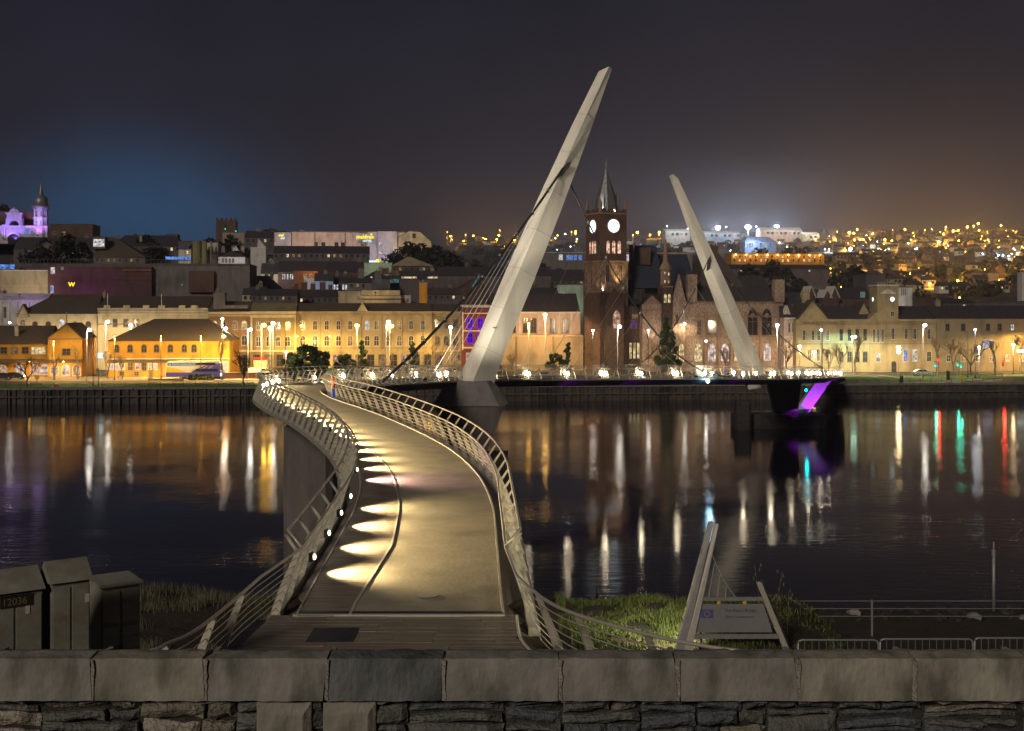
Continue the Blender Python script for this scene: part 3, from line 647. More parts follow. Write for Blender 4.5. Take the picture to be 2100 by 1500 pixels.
hbar(1226, 1233, 1435, 1565, 1432, 1568, 'crossbar', 'galv'); hbar(1302, 1311, 1415, 1594, 1412, 1598, 'crossbar', 'galv')
pn = hbar(1240, 1298, 1436, 1566, 1422, 1585, 'panel', 'signp', .03, .03)
p = sp(1438, 1268); MB().box(0, .235, -.006, .004, 0, .16).build('flag_emblem', 'signblue', pn, loc=(p[0], .028, p[2]))
for k in range(12):
    a = 2 * PI * k / 12; MB().box(-.006, .006, -.003, .003, -.006, .006).build('flag_star', 'yellowp', pn, loc=(p[0] + .117 + .05 * math.cos(a), .019, p[2] + .08 + .05 * math.sin(a)))
q_ = sp(1486, 1256); text('The Peace Bridge', .088, 'signtext', pn, (q_[0], .024, q_[2]), ext=.002)
q_ = sp(1488, 1268); text('Derry~Londonderry', .066, 'signtext', pn, (q_[0], .024, q_[2]), ext=.002)
C0, C1_ = Vector(sp(1460, 1134, .05)), Vector(sp(1509, 1226, .05)); pts = [C0.lerp(C1_, t / 10) - Vector((.03 * 4 * t / 10 * (1 - t / 10), 0, .035 * 4 * t / 10 * (1 - t / 10))) for t in range(11)]
MB().tube(pts, .008, 5).build('sign_cable', 'steel', SG)
for px0, py0, px1 in ((1466, 1157, 1454), (1477, 1182, 1471), (1490, 1204, 1488)): MB().tube([sp(px0, py0, .05), sp(px1, 1226, .05)], .009, 5).build('sign_hanger', 'steel', SG)
for px in (1475, 1528): a = sp(px, 1237); MB().box(-.03, .03, 0, .05, -.03, .03).build('panel_clip', 'yellowp', SG, loc=(a[0], .03, a[2]))

def cabinet(px0, px1, pyt, d, label, gable=True, plate=False, rz=R(40), apex=None):
    x0, x1 = (px0 - 1050) * d / F, (px1 - 1050) * d / F; wd = (x1 - x0) * .80; zt = zof(pyt, d)
    t = thing('utility_cabinet', label, 'cabinet', ((x0 + x1) / 2, d + .4, 14.05), rz, 'utility cabinets on the near bank'); h = zt - 14.05
    dp = wd * .72; MB().box(-wd / 2, wd / 2, -dp / 2, dp / 2, -.1, h - (.17 if gable else .1)).build('body', 'cab', t)
    for k in (0, 1): MB().box((k - 1) * wd / 2 + .02, k * wd / 2 - .02, -dp / 2 - .018, -dp / 2 - .003, .12, h - (.25 if gable else .18)).build('door', 'cab', t)
    MB().box(-.02, .02, -dp / 2 - .05, -dp / 2 - .02, h * .45, h * .52).build('handle', 'darksteel', t)
    if gable: MB().prism_x([(-dp / 2 - .05, h - .17), (dp / 2 + .05, h - .17), (0, h + .14)], -wd / 2 - .04, wd / 2 + .04).build('roof', 'cab', t)
    else: MB().prism_x([(-dp / 2 - .05, h - .10), (dp / 2 + .05, h - .10), (dp / 2 + .05, h + .02), (-dp / 2 - .05, h - .06)], -wd / 2 - .04, wd / 2 + .04).build('roof', 'cab', t)
    if gable: MB().box(0, .06, -.006, 0, 0, .13).build('paper_label', 'label_w', t, loc=(.22 if not plate else .16, -dp / 2 - .021, h - .52))
    if plate:
        pl = MB().box(-.24, .24, -.012, 0, -.09, .09).build('number_plate', 'plate_d', t, loc=(.02, -dp / 2 - .020, h - .30)); text('12036', .15, 'olivetext', pl, (-.215, -.014, -.055), ext=.001)
    return t
cabinet(-78, 66, 1196, 19.5, 'squat green utility cabinet carrying a small number plate at the far left', plate=True)
cabinet(66, 166, 1176, 20, 'tall green utility cabinet with a pitched lid, the middle one of three')
cabinet(168, 272, 1194, 21.5, 'flat topped green utility cabinet nearest to the bridge', gable=False)

# crowd barriers by the right hand slope
def barrier(px0, px1, pyt, d, label):
    x0, x1 = (px0 - 1050) * d / F, (px1 - 1050) * d / F; zt = zof(pyt, d); t = thing('crowd_barrier', label, 'barrier', (x0, d, 0), 0, 'crowd barriers at the foot of the slope'); wd = x1 - x0
    c = .07; P = [(0, zt - 1.05), (0, zt - c), (.02, zt - .02), (c, zt), (wd - c, zt), (wd - .02, zt - .02), (wd, zt - c), (wd, zt - 1.05)]
    MB().tube([(a, 0, b) for a, b in P], .019, 6).build('frame', 'galv', t, True); MB().tube([(0, 0, zt - .9), (wd, 0, zt - .9)], .014, 5).build('bottom_rail', 'galv', t)
    for k in range(1, int(wd / .13)): place('bar', BARM, t, (k * .13, 0, zt))
BARM = MB().tube([(0, 0, -.9), (0, 0, -.005)], .006, 4).mesh('barrier_bar', 'galv')
barrier(1636, 1801, 1313, 24, 'grey metal crowd barrier nearest to the noticeboard'); barrier(1804, 1995, 1311, 24, 'grey metal crowd barrier, the middle one of three'); barrier(1998, 2180, 1309, 24, 'grey metal crowd barrier cut off by the right edge')
# track side fence lower down
FN = thing('wire_fence', 'thin post and wire fence along the dark foot of the near bank', 'fence', (0, 60, 0)); zt = zof(1233, 60)
for k in range(-1, 17):
    x = 2 + k * 3.6
    if k in (1, 2, 5): continue
    MB().box(-.04, .04, -.04, .04, -1.6, .05).build('fence_post', 'galv', FN, loc=(x, 0, zt))
for dz in (0, -.35, -.7): MB().tube([(-5, 0, zt + dz), (58, 0, zt + dz)], .022, 4).build('fence_wire', 'galv', FN)
def pole(px, pyt, pyb, d, r, label, m='galv'):
    x = (px - 1050) * d / F; t = thing('marker_post', label, 'post', (x, d, 0)); MB().tube([(0, 0, near(x, d) - .4), (0, 0, zof(pyt, d) - .5)], r, 8).build('shaft', m, t, True)
    MB().tube([(0, 0, zof(pyt, d) - .5), (0, 0, zof(pyt, d))], r * .55, 8).build('tip', m, t); MB().tube([(0, 0, zof(pyt, d) - .9), (0, 0, zof(pyt, d) - .5)], r * 1.25, 8).build('collar', m, t)
pole(2038, 1112, 1215, 82, .11, 'tall slender marker post at the water edge on the right'); pole(1224, 1200, 1235, 66, .05, 'short thin stake in front of the grass mound', 'timber')
pole(1597, 1228, 1300, 34, .035, 'wooden stake just behind the noticeboard', 'timber')
for px, py, d, r, lb in ((1092, 1208, 80, .42, 'pale boulder at the shore close to the bridge'), (1267, 1205, 81, .42, 'pale boulder at the shore above the grass mound'), (1613, 1206, 80, .42, 'pale angular boulder at the shore right of the noticeboard'), (1752, 1212, 80, .45, 'flat pale boulder at the shore between noticeboard and marker post'), (1998, 1217, 78, .45, 'low boulder beside the marker post'), (2098, 1218, 78, .3, 'small boulder at the right edge of the shore')):
    mb = MB().ball((0, 0, 0), r, 7, 5, .7); mb.v = [(a * random.uniform(.75, 1.2), b * random.uniform(.8, 1.1), c * random.uniform(.8, 1.15)) for a, b, c in mb.v]
    x = (px - 1050) * d / F; tag(mb.build('boulder', 'rock', loc=(x, d, near(x, d) + r * .3)), lb, 'boulder', 'boulders along the shore')
for k in range(60):
    d = random.uniform(79, 86); x = random.uniform(-4, 42)
# shoreline rubble
mb = MB()
for k in range(900):
    x = random.uniform(-60, 70); d = random.uniform(77, 87); r = random.uniform(.12, .38); c = (x, d, near(x, d)); b0 = len(mb.v); mb.ball(c, r, 5, 3, .6); mb.v[b0:] = [(a + random.uniform(-.1, .1) * r, b + random.uniform(-.1, .1), z_ + random.uniform(-.1, .1)) for a, b, z_ in mb.v[b0:]]
tag(mb.build('shore_rubble', 'pile'), 'dark broken stones lining the near shore', 'rubble', kind='stuff')

def blades(name, pts, m, h, lean, label, cat, wd=.012):
    mb = MB()
    for x, y, z in pts:
        hh = h * random.uniform(.45, 1.15); a = random.uniform(0, 2 * PI); lx, ly = math.cos(a) * lean * hh * random.random(), math.sin(a) * lean * hh * random.random(); w2 = wd * random.uniform(.6, 1.2); ca, sa = math.cos(a + 1.4) * w2, math.sin(a + 1.4) * w2
        mb.add([(x - ca, y - sa, z - .02), (x + ca, y + sa, z - .02), (x + lx * .45 + ca * .7, y + ly * .45 + sa * .7, z + hh * .6), (x + lx * .45 - ca * .7, y + ly * .45 - sa * .7, z + hh * .6), (x + lx, y + ly, z + hh * .95)], [(0, 1, 2, 3), (3, 2, 4)])
    return tag(mb.build(name, m), label, cat, kind='stuff')
pts = []
while len(pts) < 26000:
    x = random.uniform(.75, 6.9); y = random.uniform(21, 32.5)
    if x < 1.0 + max(0, 24 - y) * .4: continue
    if (x - 3.6) ** 2 / 12.5 + (y - 27) ** 2 / 40 > 1.15 + .35 * math.sin(x * 5) * math.sin(y * 2): continue
    if x > 4.6 and random.random() < .75: continue
    if math.sin(x * 3.1 + y) * math.sin(y * 2.3 - x) > .55: continue
    pts.append((x, y, near(x, y)))
blades('dry_grass', pts[:5000], 'grassdry', .16, 1.3, 'dry dead blades mixed into the bright grass mound', 'grass', .007)
blades('bank_grass', pts[5000:], 'grassg', .10, 1.1, 'tufts of bright green grass on the mound behind the right hand rail', 'grass')
pts = []
for c in range(42):
    cx, cy = random.uniform(-9.5, -5.5), random.uniform(24, 33)
    for k in range(60): x, y = random.gauss(cx, .12), random.gauss(cy, .12); pts.append((x, y, near(x, y)))
for k in range(5000): x, y = random.uniform(-11, -5.2), random.uniform(28.5, 32); pts.append((x, y, near(x, y)))
pts = [p for p in pts if math.sin(p[0] * 2.3) * math.sin(p[1] * 3.1 + p[0]) > -.1 or random.random() < .15]
blades('rough_grass', pts, 'grassdry', .26, .9, 'thin dry grass on the dark bank left of the bridge', 'grass', .006)
# seed head stalks by the noticeboard
for i, (px, d, lb) in enumerate(((1588, 26.5, 'tall dry weed stalk leaning past the right post of the noticeboard'), (1612, 26.8, 'dry weed stalk standing furthest right of the noticeboard'), (1552, 26.2, 'dry weed stalk between the noticeboard panel and its right post'))):
    x = (px - 1050) * d / F; t = thing('weed_stalk', lb, 'weed', (x, d, near(x, d))); hh = [1.35, 1.0, 1.45][i]
    MB().tube([(0, 0, -.1), (.05, 0, hh * .5), (.16 - .1 * i, 0, hh)], .005, 4).build('stem', 'grassdry', t)
    for k in range(5): MB().ball((.10 - .06 * i + random.uniform(-.05, .1), random.uniform(-.05, .05), hh - k * .09), .018, 5, 4, 2.2).build('seed_head', 'grassdry', t)
# lamp added behind the noticeboard to brighten the grass mound
fl = thing('added_grass_light', 'small floodlight on a stake behind the noticeboard, added to light the grass', 'floodlight', (3.75, 26.1, near(3.75, 26.1)))
MB().box(-.12, .12, -.06, .06, .75, .93).build('housing', 'darksteel', fl); MB().box(-.09, .09, .063, .07, .77, .91).build('lens', 'near_bulb', fl); MB().tube([(0, 0, -.1), (0, 0, .75)], .02, 6).build('stake', 'darksteel', fl)
light('SPOT', (0, .1, 1.0), 420, (1, .95, .62), fl, .08, R(150), (-1.9, 1.4, .0), .8)
# ================================================================== CITY BUILDINGS
LM = 1.55
_wc = {}
def win_meshes(w, h, style, fr):
    key = (round(w, 1), round(h, 1), style, fr)
    if key in _wc: return _wc[key]
    w, h = max(.3, key[0]), max(.3, key[1]); t = min(.16, w * .16)
    def outline(e):
        W2 = w / 2 + e; H0, H1 = -h / 2 - e, h / 2 + e
        if style == 'arch': return [(-W2, H0), (W2, H0)] + [(W2 * math.cos(a), H1 - W2 + W2 * math.sin(a)) for a in [PI * k / 6 for k in range(7)]]
        if style == 'lancet': return [(-W2, H0), (W2, H0), (W2, H1 - W2 * 1.5), (W2 * .62, H1 - W2 * .55), (0, H1), (-W2 * .62, H1 - W2 * .55), (-W2, H1 - W2 * 1.5)]
        return [(-W2, H0), (W2, H0), (W2, H1), (-W2, H1)]
    o, i = outline(t), outline(0); n = len(o); mb = MB()
    vs = [(x, -.12, z) for x, z in o] + [(x, -.12, z) for x, z in i] + [(x, .02, z) for x, z in o] + [(x, .0, z) for x, z in i]
    fs = []
    for k in range(n): j = (k + 1) % n; fs += [(k, j, n + j, n + k), (k, 2 * n + k, 2 * n + j, j), (n + k, n + j, 3 * n + j, 3 * n + k)]
    mb.add(vs, fs)
    b = min(.05, w * .05)
    if style != 'plain':
        mb.box(-b, b, -.06, -.02, -h / 2, h / 2 - .02); mb.box(-w / 2, w / 2, -.055, -.02, -b, b)
    mb.box(-w / 2 - t * 1.5, w / 2 + t * 1.5, -.2, 0, -h / 2 - t * 1.7, -h / 2 - t)
    fm = mb.mesh('window_frame', fr)
    pm = {}
    def pane(m):
        if m not in pm: pm[m] = MB().prism([(x, z) for x, z in i], -.015, -.005).mesh('pane', m)
        return pm[m]
    _wc[key] = (fm, pane); return _wc[key]
def window(parent, x, z, w, h, style='rect', pane='glass', fr='winframe', y=0.0, rz=None):
    fm, pn = win_meshes(w, h, style, fr)
    f = place('window', fm, parent, (x, y, z), rz); place('pane', pn(pane), f); return f
class B:
    """a building standing v metres behind the quay, in its own frame: x along the street, y away from the river"""
    def __init__(s, name, label, cat, px0, px1, v, pye, zb=None, depth=12, wall='stone', group=None):
        s.v = v; s.u0, s.u1 = UV(px0, v), UV(px1, v); s.w = s.u1 - s.u0; s.d = dep((px0 + px1) / 2, v); x, y = W(s.u0, v)
        s.zb = (min(ground(*W(s.u0, v)), ground(*W(s.u1, v))) - .5) if zb is None else zb
        s.h = zof(pye, s.d) - s.zb; s.dp = depth; s.o = thing(name, label, cat, (x, y, s.zb), A, group)
        if wall: MB().box(0, s.w, 0, depth, 0, s.h).build('wall', wall, s.o)
    def X(s, px): return UV(px, s.v) - s.u0
    def Z(s, py): return zof(py, s.d) - s.zb
    def Zr(s, py): return zof(py, s.d + s.dp * .5) - s.zb
    def gable(s, py, m='slate', ov=.3, x0=None, x1=None, z0=None, y0=0, y1=None, name='roof'):
        z0 = s.h if z0 is None else z0; y1 = s.dp if y1 is None else y1; x0 = 0 if x0 is None else x0; x1 = s.w if x1 is None else x1; zr = zof(py, s.d + (y0 + y1) / 2) - s.zb
        return MB().prism_x([(y0 - ov, z0 + .02), (y1 + ov, z0 + .02), ((y0 + y1) / 2, zr)], x0 - ov * .5, x1 + ov * .5).build(name, m, s.o)
    def gfront(s, py, m='slate', px0=None, px1=None, y0=-.3, y1=None, z0=None, wall=None, name='roof', apx=None):
        z0 = s.h if z0 is None else z0; x0 = 0 if px0 is None else s.X(px0); x1 = s.w if px1 is None else s.X(px1); zr = s.Z(py); y1 = s.dp if y1 is None else y1; xa = (x0 + x1) / 2 if apx is None else s.X(apx)
        if wall: MB().prism([(x0, z0 + .01), (x1, z0 + .01), (xa, zr - .1)], y0 + .3, y0 + .55).build('gable_wall', wall, s.o)
        return MB().loft([[(x0 - .3, y0, z0 - .05), (xa, y0, zr + .2), (x1 + .3, y0, z0 - .05), (x1 - .1, y0, z0 - .05), (xa, y0, zr - .12), (x0 + .1, y0, z0 - .05)] if wall else [(x0 - .3, y0, z0 + .02), (x1 + .3, y0, z0 + .02), (xa, y0, zr)],
                          [(x0 - .3, y1, z0 - .05), (xa, y1, zr + .2), (x1 + .3, y1, z0 - .05), (x1 - .1, y1, z0 - .05), (xa, y1, zr - .12), (x0 + .1, y1, z0 - .05)] if wall else [(x0 - .3, y1, z0 + .02), (x1 + .3, y1, z0 + .02), (xa, y1, zr)]]).build(name, m, s.o)
    def hip(s, py, m='slate', pa=None, pb=None, ov=.4):
        zr = s.Zr(py); xa = s.X(pa) if pa else s.dp * .5; xb = s.X(pb) if pb else s.w - s.dp * .5; h = s.h + .02; c = s.dp / 2
        return MB().add([(-ov, -ov, h), (s.w + ov, -ov, h), (s.w + ov, s.dp + ov, h), (-ov, s.dp + ov, h), (xa, c, zr), (xb, c, zr)], [(0, 1, 5, 4), (1, 2, 5), (2, 3, 4, 5), (3, 0, 4), (3, 2, 1, 0)]).build('roof', m, s.o)
    def flat(s, m='darkgrey', hh=.35, ov=.12): MB().box(-ov, s.w + ov, -ov, s.dp + ov, s.h + .003, s.h + hh).build('roof', m, s.o)
    def band(s, py0, py1, m='trim_white', px0=None, px1=None, out=.3, name='cornice', th=None):
        x0 = -.05 if px0 is None else s.X(px0); x1 = s.w + .05 if px1 is None else s.X(px1)
        return MB().box(x0, x1, -out, -.003, s.Z(py1), s.Z(py0)).build(name, m, s.o)
    def wins(s, pxs, py0, py1, wpx, style='rect', pane='glass', fr='winframe', y=0):
        for i, px in enumerate(pxs):
            p = pane[i % len(pane)] if isinstance(pane, (list, tuple)) else pane
            window(s.o, s.X(px), (s.Z(py0) + s.Z(py1)) / 2, wpx * s.d / F, s.Z(py0) - s.Z(py1), style, p, fr, y)
    def chim(s, px, pyt, pyb=None, wpx=8, m='brown_brick', y=None, pots=2):
        x = s.X(px); wd = wpx * s.d / F; z0 = s.h if pyb is None else s.Z(pyb); y = s.dp * .5 if y is None else y; zt = s.Z(pyt)
        c = MB().box(x - wd / 2, x + wd / 2, y - .5, y + .5, z0, zt).box(x - wd / 2 - .12, x + wd / 2 + .12, y - .62, y + .62, zt + .003, zt + .25).build('chimney', m, s.o)
        for k in range(pots): MB().lathe([(.16, 0), (.13, .7)], 6).build('chimney_pot', 'tan', c, loc=(x + (k - (pots - 1) / 2) * wd * .4, y, zt + .25))
    def boxp(s, name, px0, px1, py0, py1, y0, y1, m):
        return MB().box(s.X(px0), s.X(px1), y0, y1, s.Z(py1), s.Z(py0)).build(name, m, s.o)

# ---- bus station
b = B('bus_station_wing', 'orange brick bus station wing with low roof and lit arcade at far left', 'building', -90, 98, 50, 706, depth=15, wall='orange_brick')
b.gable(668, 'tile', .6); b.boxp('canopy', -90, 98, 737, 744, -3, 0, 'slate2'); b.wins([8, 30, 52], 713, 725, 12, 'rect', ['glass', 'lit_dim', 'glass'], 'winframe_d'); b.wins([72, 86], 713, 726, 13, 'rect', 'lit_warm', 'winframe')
b.wins([5, 40, 72, 92], 748, 768, 17, 'arch', ['lit_pink', 'shop', 'lit_pink', 'shop'], 'winframe'); b.chim(28, 672, 690, 7, 'cream', y=3, pots=1)
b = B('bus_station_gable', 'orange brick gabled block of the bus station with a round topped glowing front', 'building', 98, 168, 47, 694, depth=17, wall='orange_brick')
b.gfront(664, 'tile', wall='orange_brick', apx=137); b.wins([136], 716, 728, 15, 'rect', 'glass', 'winframe_d'); b.boxp('canopy', 96, 170, 737, 744, -2.5, 0, 'slate2'); b.wins([112, 135, 157], 749, 770, 14, 'arch', ['lit_pink', 'shop', 'lit_pink']); b.boxp('finial_post', 135.5, 137, 640, 672, 0, .3, 'tan')
b.band(694, 697, 'winframe_d', out=.12)
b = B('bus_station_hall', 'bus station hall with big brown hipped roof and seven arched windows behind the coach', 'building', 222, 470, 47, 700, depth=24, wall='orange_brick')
b.hip(654, 'tile', 300, 415); b.wins([239, 267, 295.5, 321, 349.5, 378, 398], 707, 722, 9.5, 'arch', ['glass', 'glass', 'glass', 'glass', 'glass'], 'winframe_d'); b.band(735, 737, 'trim_white', out=.5); b.boxp('canopy', 224, 405, 738, 743.5, -3.5, 0, 'slate2')
b.wins([228, 238], 745, 758, 8, 'rect', 'shop'); b.wins([251, 283, 310, 318], 745, 757, 9, 'rect', ['shop', 'shop', 'lit_pink', 'shop']); b.wins([267, 296], 744, 759, 9, 'rect', 'glass', 'winframe_d'); b.wins([449, 462], 743, 765, 9, 'rect', 'shop'); b.wins([250, 280], 763, 769, 8, 'rect', 'glass', 'winframe_d')
for px in (222, 247, 317, 336, 360, 385, 404): b.boxp('canopy_post', px, px + 1.6, 743.5, 774, -3.4, -3.1, 'winframe_d')
# ---- second row
b = B('cream_hall', 'cream rendered hall with dark hipped roof behind the bus station gable', 'building', 34, 200, 92, 645, depth=22, wall='cream')
b.hip(604, 'slate2', 95, 192); b.gfront(625, 'tan', 35, 60, -.6, 3, b.Z(650), wall='cream'); b.wins([47], 656, 668, 9, 'arch', 'lit_dim'); b.wins([72, 99, 154, 181], 660, 670, 9, 'arch', 'glass', 'winframe_d'); b.wins([127], 655, 670, 10, 'arch', 'lit_white'); b.band(644, 647, 'trim_white', out=.25); b.chim(198, 600, 617, 6, 'tan', pots=1)
b = B('classical_store', 'long cream classical building with parapet and small lit dormers', 'building', 201, 427, 88, 632, depth=20, wall='cream2')
b.gable(608, 'slate2', 0, z0=b.h + .1, y0=1.2); b.band(632, 636, 'cream', out=.5); b.band(638, 640, 'trim_white', out=.35); b.band(644, 645.5, 'trim_white', out=.2); b.band(664, 666, 'darkgrey', out=.12, name='ledge')
for px in (219, 259, 299, 331, 373, 398): b.boxp('dormer', px - 6.5, px + 6.5, 626.5, 632, .2, 2, 'cream')
for px in (219, 330): b.boxp('flagpole', px - .7, px + .7, 603, 627, 1, 1.2, 'trim_white')
b.wins([236, 258, 280], 655, 670, 8, 'rect', 'glass', 'winframe_d'); b.wins([206, 424], 645, 668, 5, 'rect', 'cream', 'trim_white')
def terrace(name, label, px0, px1, v, pye, pyr, wall, trim, rows, roof='slate2', ped=None, ground_floor=True, **k):
    b = B(name, label, 'building', px0, px1, v, pye, depth=14, wall=wall)
    b.gable(pyr, roof, 0, z0=b.h + .2, y0=.8); b.band(pye - 1, pye + 4, trim, out=.6); b.band(pye + 6, pye + 8, trim, out=.25)
    for r in rows: b.wins(*r)
    if ground_floor:
        for i in range(int((px1 - px0) / 42) + 1): b.boxp('drainpipe', px0 + 8 + i * 42, px0 + 9 + i * 42, pye + 8, 772, -.22, -.06, 'winframe_d')
        b.band(718, 722, trim, out=.3, name='shop_cornice'); n = int((px1 - px0) / 22)
        b.wins([px0 + 13 + i * (px1 - px0 - 22) / max(1, n - 1) for i in range(n)], 728, 752, 13, 'rect', k.get('shops', ['glass', 'lit_dim', 'glass', 'lit_pink', 'glass', 'glass']), 'winframe_d')
        b.wins([px0 + 13 + i * (px1 - px0 - 22) / max(1, n - 1) for i in range(n)], 755, 772, 12, 'rect', ['glass', 'lit_dim', 'glass'], 'winframe_d')
    return b
b = terrace('red_brick_terrace', 'red brick terrace with pale arched window surrounds under a dark mansard', 427, 513, 84, 641, 618, 'gold_brick', 'cream', [([440, 458, 482, 501], 659, 675, 9, 'arch', ['lit_warm', 'glass', 'lit_dim', 'lit_warm']), ([440, 458, 482, 501], 688, 708, 10, 'arch', 'glass')])
b.boxp('parapet_block', 436, 460, 600, 634, 2, 6, 'grey_wall'); b.boxp('balustrade', 446, 508, 626, 633, 0, .6, 'grey_wall'); b.chim(440, 596, 620, 9, 'grey_wall')
b = terrace('pilastered_block', 'block with pale pilasters and broad cream cornice beside the red brick terrace', 513, 607, 82, 640, 622, 'gold_render', 'cream', [([530, 551, 570, 590], 660, 676, 8, 'arch', 'glass'), ([530, 551, 570, 590], 690, 710, 9.5, 'arch', ['glass', 'glass', 'lit_dim', 'glass'])], roof='olive')
for px in (514, 604): b.boxp('pilaster', px, px + 3.5, 650, 718, -.4, 0, 'cream')
b.band(648, 652, 'cream', out=.5)
W9 = [621, 646, 670, 694, 718, 753, 772, 796, 819, 843, 867]
b = terrace('long_terrace', 'long buff stone terrace with two rows of sash windows in the middle of the quay', 607, 886, 84, 640, 622, 'stone', 'stone', [(W9, 658, 676, 8, 'arch', ['glass', 'glass', 'glass', 'glass', 'glass', 'lit_white', 'glass', 'glass']), (W9, 689, 709, 9, 'arch', ['lit_dim', 'glass', 'glass', 'glass'])], roof='slate2')
b.gfront(622, 'cream', 735, 752, -.6, 2, b.Z(638), wall='cream'); b.band(713, 715, 'stone2', out=.3); b.boxp('finial', 741, 744, 614, 624, 0, .4, 'cream')
b = terrace('brown_terrace', 'darker brown terrace joining the long terrace to the maroon building', 886, 948, 85, 640, 624, 'stone2', 'stone', [([897, 915, 934], 656, 672, 8, 'rect', 'glass', 'winframe_d'), ([897, 915, 934], 690, 708, 9, 'arch', 'glass', 'winframe_d')])
b = B('maroon_building', 'narrow maroon fronted building with purple neon outlined windows behind the tall mast', 'building', 948, 1006, 80, 629, depth=14, wall='maroon'); b.flat('trim_white', .5)
b.band(627, 631, 'trim_white', out=.4); b.band(642, 644, 'trim_white', out=.3); b.band(678, 680, 'trim_white', out=.12); b.band(712, 715, 'trim_white', out=.3)
for px in (948, 1003): b.boxp('quoin_strip', px, px + 2.2, 640, 718, -.15, 0, 'trim_white')
b.wins([964, 985], 653, 673, 10, 'arch', 'lit_purple', 'purple_neon'); b.wins([964, 985], 683, 703, 10, 'arch', 'lit_purple', 'purple_neon'); b.wins([964, 985], 725, 750, 14, 'rect', 'shop')
b = B('pale_columned_building', 'low pale pink building with tall dark windows under a blazing orange lamp', 'building', 1008, 1190, 86, 641, depth=16, wall='pink_wall')
b.gable(602, 'slate', 0, z0=b.h + .2, y0=.6); b.band(640, 643.5, 'trim_white', out=.4); b.wins([1052, 1078, 1094, 1134, 1160], 654, 682, 10, 'rect', 'glass', 'winframe_d'); b.band(686, 690, 'stone', out=.5)
for px in (1066, 1105, 1147, 1172): b.boxp('pilaster', px - 2, px + 2, 645, 686, -.25, 0, 'trim_white')
b = B('town_wall', 'old stone town wall with a battered face below the pale pink building', 'wall', 1000, 1196, 70, 690, depth=3, wall='stone2'); b.band(688, 691, 'stone', out=.25); b.boxp('buttress', 1060, 1064, 691, 770, -.5, 0, 'stone2'); b.boxp('buttress', 1130, 1134, 691, 770, -.5, 0, 'stone2')

# ---- Guildhall
g = B('town_hall', 'gothic red sandstone town hall with lit clock tower, lead spire and steep roofs', 'town hall', 1195, 1606, 62, 690, depth=30, wall=None)
ZB = g.zb; o_ = g.o
def gb(name, px0, px1, py0, y0, y1, m, pyb=None): return MB().box(g.X(px0), g.X(px1), y0, y1, 0 if pyb is None else g.Z(pyb), g.Z(py0)).build(name, m, o_)
gd = lambda px: px * g.d / F
# tower
tower_from = len(o_.children); tx0, tx1 = g.X(1218.5), g.X(1280.5); tw = tx1 - tx0; ty0 = 1.0; cx_, cy_ = (tx0 + tx1) / 2, ty0 + tw / 2
def ring_sq(h, z): return [(cx_ - h, cy_ - h, z), (cx_ + h, cy_ - h, z), (cx_ + h, cy_ + h, z), (cx_ - h, cy_ + h, z)]
hw = tw / 2
TW = MB().loft([ring_sq(hw * 1.06, 0), ring_sq(hw * 1.06, g.Z(601))]).build('tower_shaft', 'sandstone', o_); MB().loft([ring_sq(hw * 1.055, g.Z(601) + .01), ring_sq(hw * 1.055, g.Z(538) - .01)]).build('louvre_stage', 'uplit_speckle', o_)  # paler mottled colour of the upper stage stands in for uplit patches
T2_ = MB().loft([ring_sq(hw * .99, g.Z(536) + .01), ring_sq(hw * .99, g.Z(437))]).build('clock_stage', 'brown_brick', o_)
MB().loft([ring_sq(hw * 1.10, g.Z(538)), ring_sq(hw * 1.10, g.Z(535))]).build('string_course', 'sand_trim', o_); MB().loft([ring_sq(hw * 1.06, g.Z(440)), ring_sq(hw * 1.06, g.Z(437))]).build('string_course', 'sand_trim', o_)
MB().loft([ring_sq(hw * 1.05, g.Z(600)), ring_sq(hw * 1.10, g.Z(598))]).build('string_course', 'sand_trim', o_)
for i in range(4):
    for k in range(5):
        a = -hw + (k + .5) * tw / 5; dx, dy = [(a, -hw), (hw, a), (a, hw), (-hw, a)][i]
        MB().box(-.45, .45, -.2, .2, 0, 1.1 if k % 2 == 0 else .7).build('battlement', 'brown_brick', o_, loc=(cx_ + dx, cy_ + dy, g.Z(437)), rz=0 if i % 2 == 0 else PI / 2)
for sx in (-1, 1):
    for sy in (-1, 1):
        t = MB().lathe([(.48, 0), (.48, 2.0), (.56, 2.05), (.05, 4.0)], 8, ph=PI / 8).build('corner_turret', 'sand_trim', o_, loc=(cx_ + sx * hw * .93, cy_ + sy * hw * .93, g.Z(437)))
for sx, sy in ((-.55, -.75), (.55, -.75), (-.8, .1), (.8, .1)): MB().lathe([(.3, 0), (.3, 3.2), (.03, 5.6)], 6).build('spire_pinnacle', 'lead', o_, loc=(cx_ + sx * hw, cy_ + sy * hw, g.Z(433)))
zs = g.Z(435); MB().lathe([(hw * .86, 0), (hw * .80, .8), (hw * .62, g.Z(400) - zs), (hw * .30, g.Z(370) - zs), (hw * .12, g.Z(352) - zs), (.06, g.Z(340) - zs)], 8, ph=PI / 8).build('spire', 'lead', o_, loc=(cx_, cy_, zs))
fn_ = MB().tube([(0, 0, 0), (0, 0, g.Z(322) - g.Z(341))], .07, 5).build('finial_rod', 'gold', o_, loc=(cx_, cy_, g.Z(341)))
for z_, r in ((.3, .22), (1.0, .28), (1.75, .20)): MB().ball((0, 0, z_), r, 7, 4).build('finial_ball', 'gold', fn_)
